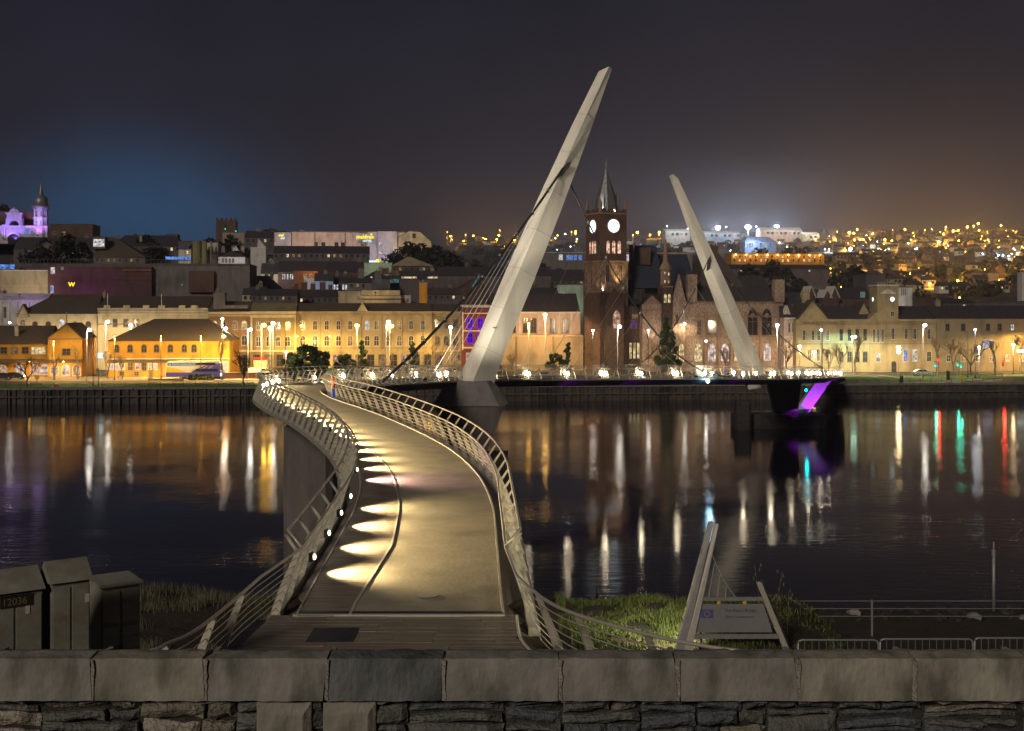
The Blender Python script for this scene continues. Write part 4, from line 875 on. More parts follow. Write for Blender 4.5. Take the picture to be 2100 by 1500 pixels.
def clock(parent, c, r, rz, hand=True):
    f = MB().loft([[(r * math.cos(a), y, r * math.sin(a)) for a in [2 * PI * k / 28 for k in range(28)]] for y in (0, -.08)]).build('clock_face', 'clock', parent, loc=c, rz=rz)
    rg = MB(); 
    for k in range(28):
        a, a2 = 2 * PI * k / 28, 2 * PI * (k + 1) / 28; rg.loft([[(q * math.cos(t), y, q * math.sin(t)) for t in (a, a2)] for q, y in ((r, -.09), (r, -.16), (r * 1.15, -.16), (r * 1.2, 0))], cap=False, closed=False)
    rg.build('clock_rim', 'sand_trim', f)
    for k in range(12):
        a = 2 * PI * k / 12; MB().obox((0, 0, 0), .06, .03, r * .14).build('hour_mark', 'darksteel', f, loc=(r * .83 * math.sin(a), -.10, r * .83 * math.cos(a))).rotation_euler = (0, a, 0)
    h1 = MB().box(-.035, .035, -.02, .02, -.1, r * .74).build('minute_hand', 'darksteel', f, loc=(0, -.12, 0)); h1.rotation_euler = (0, R(-88), 0)
    h2 = MB().box(-.05, .05, -.02, .02, -.1, r * .45).build('hour_hand', 'darksteel', f, loc=(0, -.14, 0)); h2.rotation_euler = (0, R(-72), 0)
rc = gd(13.4); clock(o_, (cx_, cy_ - hw * .99 - .02, g.Z(464)), rc, 0); clock(o_, (cx_ - hw * .99 - .02, cy_ - .1, g.Z(464.5)), rc, -PI / 2)
for k in (-1, 0, 1):
    window(o_, cx_ + k * gd(13), g.Z(507), gd(7.5), gd(26), 'lancet', 'lit_belfry', 'sand_trim', cy_ - hw * .99 - .02); window(o_, cx_ - hw * .99 - .02, g.Z(507), gd(7.5), gd(26), 'lancet', 'lit_belfry', 'sand_trim', cy_ + k * gd(10.3), -PI / 2)
for k in (-.45, .45): window(o_, cx_ + k * tw * .55, g.Z(560), gd(6.5), gd(36), 'lancet', 'glass', 'sand_trim', cy_ - hw * 1.06 - .02)
window(o_, cx_ - hw * 1.06 - .02, g.Z(570), gd(7), gd(40), 'lancet', 'glass', 'sand_trim', cy_, -PI / 2)
MB().box(cx_ - .1, cx_ + .1, cy_ - hw * 1.06 - .06, cy_ - hw * 1.06 - .02, g.Z(698), g.Z(650)).build('slit_window', 'lit_green', o_)
window(o_, cx_ - tw * .28, g.Z(712), gd(8), gd(40), 'lancet', 'lit_pink', 'sand_trim', cy_ - hw * 1.06 - .02); window(o_, cx_ - tw * .28, g.Z(745), gd(8), gd(18), 'lancet', 'lit_warm', 'sand_trim', cy_ - hw * 1.06 - .02)
XR = Matrix.Translation((cx_, cy_, 0)) @ Matrix.Rotation(R(19.5), 4, 'Z') @ Matrix.Translation((-cx_, -cy_, 0))
for ch in list(o_.children)[tower_from:]:
    if ch.parent == o_: ch.matrix_basis = XR @ ch.matrix_basis
# blocks between tower and hall
def facade(px0, px1, pyt, y0, y1, m='sandstone', name='wall'): return gb(name, px0, px1, pyt, y0, y1, m)
facade(1281, 1318, 630, 3, 20); facade(1318, 1357, 624, .5, 20, 'rubble_fac'); facade(1357, 1378, 585, -.8, 6, 'sandstone'); facade(1378, 1405, 640, -.2, 22, 'rubble_fac'); facade(1405, 1608, 618, .8, 20, 'rubble_fac')
facade(1240, 1278, 618, -1.2, 1.0, 'sandstone', 'porch_wall')
def gable_front(px0, px1, pyb, pyt, y, m, win=None):
    x0, x1 = g.X(px0), g.X(px1); MB().prism([(x0, g.Z(pyb)), (x1, g.Z(pyb)), ((x0 + x1) / 2, g.Z(pyt))], y, y + 1.2).build('gable', m, o_)
gable_front(1372, 1412, 640, 562, -.3, 'rubble_fac'); gable_front(1242, 1276, 618, 590, -1.3, 'sandstone'); gable_front(1320, 1356, 624, 606, .3, 'sand_trim')
def roof(px0, px1, pyb, pyt, y0, y1, pa=None, pb=None, m='slate'):
    x0, x1 = g.X(px0), g.X(px1); zb_, zt_ = g.Z(pyb), zof(pyt, g.d + (y0 + y1) / 2) - ZB; xa, xb = g.X(pa or px0), g.X(pb or px1); c = (y0 + y1) / 2
    return MB().add([(x0, y0, zb_), (x1, y0, zb_), (x1, y1, zb_), (x0, y1, zb_), (xa, c, zt_), (xb, c, zt_)], [(0, 1, 5, 4), (1, 2, 5), (2, 3, 4, 5), (3, 0, 4), (3, 2, 1, 0)]).build('roof', m, o_)
M['slate_blue'] = mat('blue_slate_roof', (.045, .052, .075), .5, .3, 1.2, bump=.5, bscale=5)
roof(1305, 1378, 590, 504, 8, 26, 1325, 1370, 'slate_blue'); roof(1360, 1450, 600, 522, 10, 28, 1372, 1440, 'slate_blue'); roof(1405, 1592, 618, 565, .2, 22, 1408, 1588, 'slate'); roof(1446, 1540, 590, 503, 6, 24, 1468, 1488, 'slate2')
roof(1300, 1357, 624, 612, 1, 12, m='slate_blue'); roof(1281, 1322, 630, 575, 4, 18, 1290, 1312)
gb('chimney_stack', 1475, 1497, 500, 13, 17, 'brown_brick', 560); gb('chimney_stack', 1411, 1430, 563, .2, 3, 'rubble_fac', 620); gb('chimney_stack', 1589, 1609, 573, 0, 3, 'rubble_fac', 620); gb('chimney_stack', 1309, 1315, 498, 12, 14, 'brown_brick', 560); gb('chimney_stack', 1330, 1352, 504, 12, 14, 'brown_brick', 540)
for px in (1412, 1419, 1426, 1591, 1598, 1605, 1478, 1486, 1494): MB().lathe([(.2, 0), (.16, 1.0)], 6).build('chimney_pot', 'brown_brick', o_, loc=(g.X(px), 15 if 1470 < px < 1500 else 1.6, g.Z(500) if 1470 < px < 1500 else g.Z(563 if px < 1500 else 573)))
# octagonal turret
MB().lathe([(gd(11), 0), (gd(11), g.Z(555) - g.Z(592)), (gd(13), g.Z(553) - g.Z(592)), (gd(12), g.Z(548) - g.Z(592)), (gd(5), g.Z(536) - g.Z(592)), (gd(4), g.Z(500) - g.Z(592)), (.1, g.Z(490) - g.Z(592))], 8, ph=PI / 8).build('stair_turret', 'sand_trim', o_, loc=(g.X(1367), 1.5, g.Z(592)))
for px in (1363, 1371): window(o_, g.X(px), g.Z(612), gd(5), gd(18), 'lancet', 'lit_warm', 'sand_trim', -.83); window(o_, g.X(px + .5), g.Z(562), gd(2.5), gd(7), 'plain', 'lit_warm', 'brown_brick', 1.5 - gd(11)); window(o_, g.X(px + .5), g.Z(578), gd(2), gd(6), 'plain', 'lit_warm', 'brown_brick', 1.5 - gd(11))
gb('string_course', 1357, 1379, 587, -1.0, -.8, 'sand_trim', 590)
# windows of the hall
for px, wpx in ((1397, 10), (1433, 16), (1461, 17), (1488, 17), (1514, 15), (1545, 15), (1575, 15)):
    y = -.22 if px < 1405 else .78
    window(o_, g.X(px), g.Z(723), gd(wpx), gd(38), 'lancet', 'lit_warm' if px in (1433, 1397, 1514) else 'shop', 'sand_trim', y)
    MB().box(-gd(.5), gd(.5), -.16, -.12, -gd(18), gd(8)).build('mullion', 'sand_trim', o_, loc=(g.X(px) - gd(wpx / 5), y, g.Z(723))); MB().box(-gd(.5), gd(.5), -.16, -.12, -gd(18), gd(8)).build('mullion', 'sand_trim', o_, loc=(g.X(px) + gd(wpx / 5), y, g.Z(723)))
for px, wpx in ((1435, 7), (1462, 16), (1510, 9)): window(o_, g.X(px), g.Z(672), gd(wpx), gd(28), 'rect', 'glass', 'sand_trim', .78)
for px in (1545, 1574): window(o_, g.X(px), g.Z(660), gd(20), gd(56), 'lancet', 'glass', 'sand_trim', .75); MB().ball((0, 0, 0), gd(5.5), 10, 5).build('rose_tracery', 'sand_trim', o_, loc=(g.X(px), .8, g.Z(648)))
for px in (1300, 1308, 1316): window(o_, g.X(px - 3), g.Z(720), gd(4), gd(32), 'rect', 'lit_warm', 'sand_trim', 2.97)
for px in (1329, 1338, 1347): window(o_, g.X(px), g.Z(722), gd(5), gd(26), 'rect', 'lit_dim', 'sand_trim', .47)
for px, py, h_, pn_ in ((1303, 649, 8, 'lit_dim'), (1309, 649, 8, 'lit_dim'), (1300, 665, 16, 'lit_purple'), (1308, 665, 16, 'lit_purple'), (1330, 690, 10, 'glass'), (1388, 655, 18, 'glass'), (1388, 690, 12, 'lit_pink'), (1382, 720, 30, 'lit_warm')): window(o_, g.X(px), g.Z(py), gd(4.5), gd(h_), 'rect', pn_, 'sand_trim', 2.97 if px < 1318 else (.47 if px < 1357 else -.22))
window(o_, g.X(1263), g.Z(655), gd(14), gd(36), 'lancet', 'lit_pink', 'sand_trim', -1.22)
for py in (690, 648): gb('string_course', 1405, 1606, py, .55, .79, 'sand_trim', py + 2.5)
gb('string_course', 1318, 1357, 634, .25, .49, 'sand_trim', 638); gb('cornice', 1405, 1606, 617, .4, .79, 'sand_trim', 621)
for px in (1405, 1448, 1476, 1501, 1530, 1560, 1600, 1281, 1318): gb('buttress', px - 2, px + 2, 640, .1 if px > 1400 else 2.4, .79 if px > 1400 else 3, 'sand_trim')
for px, py in ((1282, 585), (1318, 600), (1357, 586)): MB().lathe([(.4, 0), (.4, 2), (.03, 4)], 6).build('pinnacle', 'sandstone', o_, loc=(g.X(px), 2.5, g.Z(py + 20)))
# uplights of the town hall
def uplight(px, py, y, t, e, col, sz=75):
    h = MB().box(-.2, .2, -.15, .15, -.1, .1).build('uplight', 'darksteel', o_, loc=(g.X(px), y, g.Z(py))); light('SPOT', (g.X(px), y - .1, g.Z(py) + .25), e, col, o_, .15, R(sz), t, .7, 'uplight_light')
uplight(1236, 599, cy_ - hw - 1.1, (g.X(1238), cy_ - hw * 1.06, g.Z(560)), 3200, (1, .80, .68), 62); uplight(1272, 597, cy_ - hw - 1.1, (g.X(1272), cy_ - hw * 1.06, g.Z(560)), 3200, (1, .70, .32), 62)
uplight(1222, 606, cy_ - hw - 1.1, (g.X(1218), cy_ - hw, g.Z(570)), 350, (1, .72, .38), 62)
for px in (1234, 1262): uplight(px, 436, cy_ - hw * .97, (cx_ + (px - 1248) * .02, cy_ - .3, g.Z(395)), 1500, (.88, 1, .92), 60)
uplight(1206, 765, -3, (g.X(1207), 1.2, g.Z(700)), 900, (1, .66, .45)); uplight(1450, 772, -2.5, (g.X(1450), .8, g.Z(700)), 900, (1, .70, .48), 110); uplight(1500, 772, -2.5, (g.X(1500), .8, g.Z(700)), 900, (1, .70, .48), 110)
uplight(1555, 772, -2.5, (g.X(1560), .8, g.Z(690)), 1100, (1, .66, .58), 110); uplight(1400, 772, -3, (g.X(1398), -.2, g.Z(690)), 700, (1, .72, .48), 100); uplight(1340, 772, -2.5, (g.X(1338), .5, g.Z(690)), 500, (1, .72, .5), 110)
uplight(1336, 700, -1, (g.X(1338), .6, g.Z(660)), 300, (1, .75, .6), 110); uplight(1260, 772, -4.0, (g.X(1260), -1, g.Z(690)), 600, (1, .66, .42), 100)

# ---- right of the town hall
b = B('rose_gabled_house', 'narrow rose coloured corner house squeezed between town hall and harbour office', 'house', 1608, 1633, 58, 652, depth=16, wall='pink_wall'); b.gable(612, 'slate', .2)
b.gfront(628, 'trim_white', 1611, 1620, .3, 3, b.Z(645), wall='pink_wall'); b.wins([1618.5, 1626], 662, 682, 4, 'rect', 'glass', 'trim_white'); b.wins([1618.5, 1626], 698, 714, 4, 'rect', 'lit_dim', 'trim_white'); b.band(652, 655, 'trim_white', out=.3); b.band(690, 692, 'trim_white', out=.2)
b = B('harbour_office', 'long classical stone harbour office with square clock tower and slate roofs', 'building', 1633, 1920, 55, 656, depth=18, wall='stone')
b.band(655, 660, 'stone', out=.6); b.band(664, 666, 'stone2', out=.2, name='string_course'); b.band(704, 706.5, 'stone2', out=.2, name='string_course')
b.gfront(616, 'slate2', 1637, 1702, .6, 14, b.h, wall='stone', apx=1668); b.gable(628, 'slate', 0, x0=b.X(1690), x1=b.w, z0=b.h + .1, y0=1)
b.gfront(620, 'slate2', 1765, 1800, 4, 12, b.h, wall='stone'); b.gfront(643, 'stone', 1782, 1808, -.5, 3, b.h, wall='stone')
b.chim(1666, 600, 622, 15, 'stone', y=6, pots=3)
b.wins([1649, 1667, 1679, 1697], 678, 698, 5, 'rect', 'glass'); b.wins([1660, 1678, 1697], 716, 740, 6, 'arch', ['lit_dim', 'glass', 'lit_dim']); b.wins([1792, 1801, 1810], 676, 702, 4.5, 'rect', 'glass'); b.wins([1831, 1858, 1876], 674, 696, 6, 'rect', 'glass'); b.wins([1801], 725, 742, 8, 'rect', 'lit_white'); b.wins([1857, 1876], 718, 741, 9, 'rect', ['lit_blue', 'lit_white']); b.wins([1725, 1742, 1758, 1774], 676, 698, 6, 'rect', 'glass', 'winframe_d'); b.wins([1725, 1742, 1758, 1774], 722, 742, 8, 'rect', 'glass', 'winframe_d'); b.wins([1833], 742, 768, 9, 'arch', 'glass', 'winframe_d'); b.wins([1905], 676, 696, 6, 'rect', 'glass'); b.wins([1905], 722, 742, 8, 'rect', 'glass')
for px in (1635, 1712, 1716, 1783, 1817, 1888, 1893): b.boxp('quoin_strip', px, px + 2.4, 660, 774, -.18, 0, 'stone')
for px in range(1645, 1716, 9): b.boxp('panel', px, px + 5, 659.6, 663.4, -.66, -.6, 'stone2')
tx, tx2 = b.X(1800), b.X(1843); tz = b.h; k_ = tx2 - tx
MB().box(tx, tx2, .3, .3 + k_, tz - .3, b.Z(587)).build('clock_tower', 'stone', b.o); MB().box(tx - .25, tx2 + .25, .05, .55 + k_, b.Z(587) + .003, b.Z(584)).build('tower_cornice', 'trim_white', b.o)
for i in range(7): MB().box(tx + .1 + i * k_ / 7, tx + .1 + i * k_ / 7 + .35, .1, .4, b.Z(584) + .003, b.Z(580)).build('baluster', 'stone', b.o)
MB().box(tx - .15, tx2 + .15, .05, .5, b.Z(580) + .003, b.Z(579)).build('tower_rail', 'stone', b.o)
MB().prism([(tx + .5, b.Z(603)), (tx2 - .5, b.Z(603)), ((tx + tx2) / 2, b.Z(592))], .12, .3).build('pediment', 'trim_white', b.o)
clock(b.o, (b.X(1830.5), .27, b.Z(614)), 4.7 * b.d / F, 0); clock(b.o, (tx - .03, .3 + k_ * .5, b.Z(614)), 4.7 * b.d / F, -PI / 2); window(b.o, b.X(1831), b.Z(644), .9, 1.2, 'rect', 'glass', 'winframe', .27)
b = B('stone_warehouse', 'long plain stone warehouse with a slate roof at the right edge behind bare trees', 'building', 1921, 2180, 55, 654, depth=18, wall='stone2')
b.gable(627, 'slate', .2); b.wins([1943, 2026, 2076, 2120], 665, 678, 7, 'rect', ['glass', 'glass', 'lit_white', 'glass'], 'winframe_d'); b.wins([2020, 2031], 698, 714, 7, 'rect', 'lit_blue'); b.wins([2033, 2066], 728, 741, 8, 'arch', ['lit_pink', 'lit_warm']); b.wins([1945, 1975, 2005, 2095], 728, 741, 8, 'arch', ['glass', 'lit_dim', 'glass', 'lit_warm']); b.wins([1975, 2050], 665, 678, 7, 'rect', 'glass', 'winframe_d'); b.chim(1950, 618, 630, 10, 'stone')
sg = thing('lit_shop_sign', 'small pale blue lit sign by the road near the right edge', 'sign', (*W(UV(2093, 40), 40), G), A); dS = dep(2093, 40)
MB().tube([(0, .1, 0), (0, .1, zof(724, dS) - G)], .08, 6).build('sign_post', 'galv', sg); MB().box(-1.0, 1.0, -.1, .1, zof(724, dS) - G, zof(717, dS) - G).build('lit_panel', 'sign_ice', sg)

# ---- roofs and blocks on the hill behind, from the left
def bk(label, px0, px1, v, pye, wall, rt=None, pyr=None, rm='slate', cat='building', name='hill_building', depth=12, wins=(), chims=(), pa=None, pb=None, group=None, zb=None):
    b = B(name, label, cat, px0, px1, v, pye, depth=depth, wall=wall, group=group, zb=zb)
    if rt == 'gable': b.gable(pyr, rm, .3)
    elif rt == 'front': b.gfront(pyr, rm, wall=wall)
    elif rt == 'hip': b.hip(pyr, rm, pa, pb)
    elif rt == 'flat': b.flat(rm)
    for w_ in wins: b.wins(*w_)
    for c_ in chims: b.chim(*c_)
    if rt in ('gable', 'hip') and px1 - px0 > 30 and pye < 640 and v < 400:
        rr = random.Random(int(px0 * 7 + pye))
        if not chims:
            for k in range(rr.choice((1, 2, 3))): b.chim(rr.uniform(px0 + 6, px1 - 6), (pyr or pye) - rr.uniform(3, 7), (pyr or pye) + 6, rr.uniform(5, 9), rr.choice(('brown_brick', 'grey_wall', 'tan')), pots=2)
        if not wins:
            n_ = int((px1 - px0) / 12); b.wins([px0 + 6 + i * 12 for i in range(n_)], pye + 3, pye + 9, 4.5, 'plain', [rr.choice(('glass', 'glass', 'glass', 'lit_dim', 'glass', 'lit_warm')) for _ in range(7)], 'grey_wall')
    return b
b = bk('beige blank flank of a store at the left edge, shaded at its foot', -90, 98, 165, 556, 'beige', 'flat', rm='trim_white', depth=20, name='department_store'); b.band(585, 588, 'cream2', out=.3)
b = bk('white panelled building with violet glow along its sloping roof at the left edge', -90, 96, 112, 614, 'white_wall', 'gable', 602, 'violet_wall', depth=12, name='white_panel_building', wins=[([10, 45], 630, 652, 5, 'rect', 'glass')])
for px in (4, 20, 36, 60, 76): b.boxp('panel_joint', px, px + 1, 620, 672, -.05, 0, 'grey_wall')
b = bk('wide purple brown shopping centre block carrying a small yellow letter', 98, 311, 160, 549, 'purple_brick', 'flat', rm='brown_brick', depth=30, name='shopping_centre', wins=[([108.5], 549, 561, 7, 'plain', 'lit_white'), ([107], 587, 600, 5, 'plain', 'lit_blue'), ([128], 548, 553, 4, 'plain', 'lit_teal')])
b.band(553, 556, 'red_brick', 252, 311, out=.4, name='ledge'); b.band(572, 574, 'brown_brick', out=.25, name='ledge'); text('w', 3.2, 'sign_yellow', b.o, (b.X(140), -.2, b.Z(588)), ext=.1)
b = bk('blank smoke grey rendered block right of the shopping centre', 312, 512, 162, 543, 'grey_wall', 'flat', rm='darkgrey', depth=26, name='blank_block', wins=[([373], 583, 586, 3, 'plain', 'lit_teal')])
b.band(541, 544, 'darkgrey', out=.3); b.boxp('stair_core', 388, 440, 556, 600, -1.5, 0, 'brown_brick')
# roof car park railing
b = B('roof_car_park', 'dark roof deck with a thin row of railing posts above the shopping centre', 'building', 20, 452, 196, 541, depth=20, wall='darkgrey')
for i in range(58): x = .3 + i * (b.w - .6) / 57; MB().box(x - .05, x + .05, 0, .1, b.h, b.h + 1.5).build('railing_post', 'grey_wall', b.o)
MB().box(0, b.w, .02, .08, b.h + 1.5, b.h + 1.6).build('handrail', 'grey_wall', b.o)
bk('dark terrace of roofs just below the violet lit church', 28, 196, 330, 512, 'darkgrey', 'gable', 487, 'slate', depth=20, name='roof_terrace', wins=[([60, 150], 516, 520, 3, 'plain', ['lit_teal', 'lit_warm'])])
b = bk('pointed pale gable poking out of the dark roofs below the church', 78, 112, 300, 506, 'grey_wall', 'front', 497, 'grey_wall', depth=6, name='small_gabled_house', cat='house')
b = bk('brown pyramid roofed building with a big lit glass dormer', 192, 298, 255, 528, 'darkgrey', 'hip', 487, 'slate2', depth=26, name='pyramid_roof_building', pa=205, pb=222); b.boxp('dormer', 188, 213, 485, 510, 2.6, 8, 'slate2'); window(b.o, b.X(200), b.Z(498), 22 * b.d / F, 15 * b.d / F, 'rect', 'lit_white', 'winframe', 2.55)
bk('long dark rounded roof against the blue glow', 226, 372, 330, 505, 'darkgrey', 'hip', 483, 'slate', depth=30, name='dark_hall', pa=245, pb=350)
bk('low grey penthouse on the dark skyline left of the cathedral tower', 340, 364, 345, 482, 'grey_wall', 'flat', depth=8, name='penthouse')
bk('dark skyline block left of the twin olive chimneys', 366, 448, 320, 496, 'darkgrey', 'flat', depth=20, name='dark_block', wins=[([322 + 60], 515, 519, 4, 'plain', 'lit_warm')])
bk('brown brick block with a flat top right of the church', 102, 190, 385, 461, 'brown_brick', 'flat', rm='brown_brick', depth=18, name='brick_block', wins=[([112, 131], 476, 481, 5, 'plain', ['glass', 'lit_dim'])])
b = B('storage_silos', 'pair of olive cylindrical tanks on the roofs left of the pale houses', 'tank', 392, 432, 240, 540, depth=8, wall=None)
for px, wd in ((401, 17), (417, 11), (431, 4)): MB().lathe([(wd / 2 * b.d / F, -8), (wd / 2 * b.d / F, b.Z(496) - b.h), (wd / 2.3 * b.d / F, b.Z(494) - b.h)], 14).build('tank', 'olive', b.o, loc=(b.X(px), 3, b.h))
b = bk('small lit yellow building with cobalt blue canopy left of the olive tanks', 366, 392, 242, 512, 'cream', 'flat', rm='bluep', depth=6, name='kiosk_building', wins=[([384], 515, 521, 4, 'plain', 'lit_warm')]); b.boxp('blue_canopy', 340, 391, 527, 533, -1, 0, 'lit_blue')
bk('white facade with tall windows right of the olive tanks', 423, 447, 250, 500, 'violet_wall', 'flat', rm='trim_white', depth=10, name='white_facade', wins=[([429, 436, 443], 506, 522, 3, 'rect', 'glass')])
b = bk('white arcaded house with dark hipped roof and small triangular dormer', 448, 503, 235, 527, 'white_wall', 'hip', 512, 'slate', depth=12, name='arcaded_house', cat='house', wins=[([457, 464, 471, 478], 530, 539, 4, 'arch', 'glass')]); b.gfront(505, 'trim_white', 478, 488, 1, 3, b.Z(514), wall='white_wall')
b = B('cathedral_tower', 'dim square cathedral tower with battlements and small green lamps on the skyline', 'tower', 443, 484, 420, 452, depth=8, wall='brown_brick')
for i in range(5): MB().box(b.w * (i * .225), b.w * (i * .225 + .12), 0, .5, b.h, b.h + 1.1).build('battlement', 'brown_brick', b.o)
for px in (462, 484): MB().ball((b.X(px), -.4, b.Z(470 + (px - 462) * .2)), .3, 6, 4).build('aircraft_lamp', 'traffic_green', b.o)
b.boxp('nave_wall', 457, 502, 478, 500, -2, 0, 'tan'); b.wins([463], 458, 466, 5, 'lancet', 'glass', 'brown_brick')
bk('long dark roofed hall between cathedral tower and hotel', 502, 584, 390, 488, 'darkgrey', 'gable', 474, 'slate', depth=18, name='dark_hall')
bk('small white gable and fence just below the dark hall', 514, 545, 300, 509, 'white_wall', 'flat', rm='trim_white', depth=5, name='small_gabled_house', cat='house').gfront(490, 'trim_white', 528, 546, .2, 3, wall='white_wall', apx=529)
# hotel
b = B('hotel', 'long pale hotel block with yellow lit name signs on the hilltop', 'hotel', 598, 832, 330, 477, depth=18, wall='pink_wall'); b.flat('grey_wall', .5)
b.boxp('wing', 563, 597, 478, 507, -1, 12, 'violet_wall'); b.boxp('stair_tower', 754, 773, 476, 560, -1.5, 0, 'violet_wall'); b.boxp('sign_wall', 774, 814, 475, 540, -2, 0, 'violet_wall')
for px in (645, 707, 748): b.boxp('pier', px, px + 1.6, 478, 520, -.2, 0, 'grey_wall')
b.wins([648, 663, 690, 703], 498, 508, 7, 'rect', 'glass', 'winframe_d'); b.wins([780], 498, 505, 5, 'plain', 'lit_white', y=-2); b.wins([780], 515, 522, 5, 'plain', 'lit_white', y=-2); b.wins([780], 533, 538, 4, 'plain', 'lit_warm', y=-2); b.wins([690], 516, 518, 5, 'plain', 'lit_white')
sgn = MB().box(b.X(729), b.X(764), -2.15, -2.0, b.Z(494), b.Z(480)).build('sign_board', 'violet_wall', b.o)
text('maldron', 2.5, 'sign_yellow', b.o, (b.X(731), -2.25, b.Z(490)), ext=.05, bold=.04); text('HOTEL', 1.4, 'sign_ice', b.o, (b.X(744), -2.25, b.Z(497)), ext=.05, bold=.03); MB().ball((b.X(762), -2.2, b.Z(481.5)), .45, 8, 5).build('sign_dot', 'sign_yellow', b.o)
text('mal', 1.6, 'sign_yellow', b.o, (b.X(572), -1.15, b.Z(486)), ext=.05, bold=.04); text('HOT', .9, 'sign_ice', b.o, (b.X(576), -1.15, b.Z(491.5)), ext=.05, bold=.03); b.boxp('vent', 614, 622, 472, 477, 2, 4, 'beige'); b.boxp('vent', 634, 638, 473, 477, 2, 4, 'beige')
bk('dark roofed range directly below the hotel', 560, 757, 285, 519, 'darkgrey', 'gable', 505, 'slate', depth=16, name='roof_range')
b = B('gambrel_house', 'big house with yellow gambrel gable and dark roof right of the hotel', 'house', 789, 886, 330, 520, depth=20, wall='tan')
xs_ = [(b.X(802), b.Z(520)), (b.X(886), b.Z(520)), (b.X(884), b.Z(496)), (b.X(861), b.Z(476)), (b.X(838), b.Z(475)), (b.X(812), b.Z(492)), (b.X(804), b.Z(505))]
MB().prism(xs_, -.6, -.05).build('gable_wall', 'beige', b.o); MB().loft([[(x - .2, -.05, z + .3) for x, z in xs_], [(x - 3.5, 18, z + 1.5) for x, z in xs_]]).build('roof', 'slate', b.o); b.wins([849], 480, 488, 6, 'rect', 'glass', 'winframe_d', -.62); b.wins([797], 508, 528, 6, 'rect', 'lit_white', 'winframe', -.05); b.wins([816, 834], 518, 524, 6, 'rect', 'cream', 'winframe', -.62); b.boxp('roof_vent', 824, 832, 462, 474, 8, 10, 'darkgrey')
star = thing('star_sign', 'white star shaped light on the dark trees right of the gambrel house', 'sign', (*W(UV(875, 320), 320), zof(518, dep(875, 320))), A)
for k in range(4): MB().obox((0, 0, 0), .35, .1, 3.2).build('star_bar', 'sign_ice', star).rotation_euler = (0, k * PI / 4 + .3, 0)
light('POINT', (0, -1.5, 0), 300, (.5, .8, 1), star, .5)
b = bk('olive green cantilevered wall with a white and yellow sign on its roof', 742, 804, 262, 541, 'green_wall', 'flat', rm='green_wall', depth=10, name='olive_building'); MB().box(b.X(757), b.X(771), 0, .3, b.h + .6, b.h + 1.3).build('roof_sign', 'sign_ice', b.o); MB().box(b.X(771), b.X(777), 0, .3, b.h + .6, b.h + 1.9).build('roof_sign_end', 'sign_yellow', b.o)
bk('broad tan hipped roof below the star shaped light', 803, 888, 262, 546, 'brown_brick', 'hip', 527, 'tan', depth=16, name='hipped_building', pa=838, pb=842)
bk('long low brick range with pale slit windows and amber lit wall', 570, 745, 235, 558, 'brown_brick', 'gable', 536, 'slate', depth=16, name='brick_range', wins=[([580, 584, 590, 596, 600], 563, 573, 2, 'plain', 'lit_white'), ([627, 650], 563, 570, 6, 'plain', ['lit_dim', 'lit_dim'])])
bk('amber lit brick end block in front of the long range', 603, 652, 228, 558, 'red_brick', 'flat', rm='red_brick', depth=5, name='brick_end_block', wins=[([626, 637], 563, 571, 5, 'rect', 'lit_dim')])
bk('white gabled house low on the hill left of the brick range', 535, 571, 238, 562, 'cream', 'gable', 540, 'slate', depth=10, name='white_gabled_house', cat='house', wins=[([558], 566, 571, 3, 'plain', 'lit_warm')])
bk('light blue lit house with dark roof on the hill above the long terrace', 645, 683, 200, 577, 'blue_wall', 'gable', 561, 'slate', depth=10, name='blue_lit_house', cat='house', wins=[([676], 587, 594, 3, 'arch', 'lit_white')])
bk('small white house with flat canopy beside the light blue one', 624, 646, 202, 573, 'white_wall', 'flat', rm='trim_white', depth=6, name='white_canopy_house', cat='house')
bk('dark house with two pairs of white arched windows', 684, 722, 205, 580, 'darkgrey', 'gable', 566, 'slate', depth=10, name='arched_window_house', cat='house', wins=[([686, 692, 704, 710], 584, 594, 3, 'arch', 'lit_white')])
bk('grey stone flank behind the yellow stepped cornice', 715, 762, 195, 580, 'grey_wall', 'gable', 570, 'slate', depth=10, name='stone_flank_house', cat='house', chims=[(740, 553, 580, 12, 'grey_wall'), (775, 556, 582, 14, 'grey_wall')])
bk('dark cluster roof with a single small window above the stepped cornice', 740, 800, 215, 572, 'darkgrey', 'hip', 556, 'slate', depth=12, name='cluster_roof', wins=[([762], 568, 572, 3, 'plain', 'lit_white')])
b = bk('yellow lit building with a stepped flat cornice above the long terrace', 694, 822, 135, 600, 'beige', 'flat', rm='beige', depth=12, name='stepped_building'); b.boxp('upper_step', 742, 820, 596, 606, -1, 0, 'beige'); b.boxp('middle_step', 739, 822, 607, 613, -1.6, -1, 'beige'); b.boxp('lower_step', 742, 822, 615, 622, -1, 0, 'beige')
bk('small violet white gable beside the stepped building', 822, 842, 137, 608, 'violet_wall', 'flat', rm='violet_wall', depth=6, name='violet_gable_house', cat='house', wins=[([828, 836], 612, 620, 4, 'arch', 'glass')])
b = B('brick_chimney', 'tall amber lit brick chimney stack rising between the terrace roofs', 'chimney', 860, 876, 128, 582, depth=3, wall='orange_brick'); b.flat('tan', .4); MB().lathe([(.3, 0), (.25, 1)], 6).build('chimney_pot', 'tan', b.o, loc=(b.w / 2, 1.5, b.h + .4))
bk('teal lit strip roofed building right of the cluster roofs', 789, 822, 230, 575, 'darkgrey', 'gable', 565, 'slate', depth=10, name='teal_lit_building', wins=[([805], 573, 580, 26, 'plain', 'lit_teal')])
bk('low dark building with two amber strips under its eaves', 820, 905, 225, 573, 'darkgrey', 'gable', 555, 'slate', depth=14, name='amber_strip_building', wins=[([839, 893], 568, 571, 30, 'plain', 'lit_warm')])
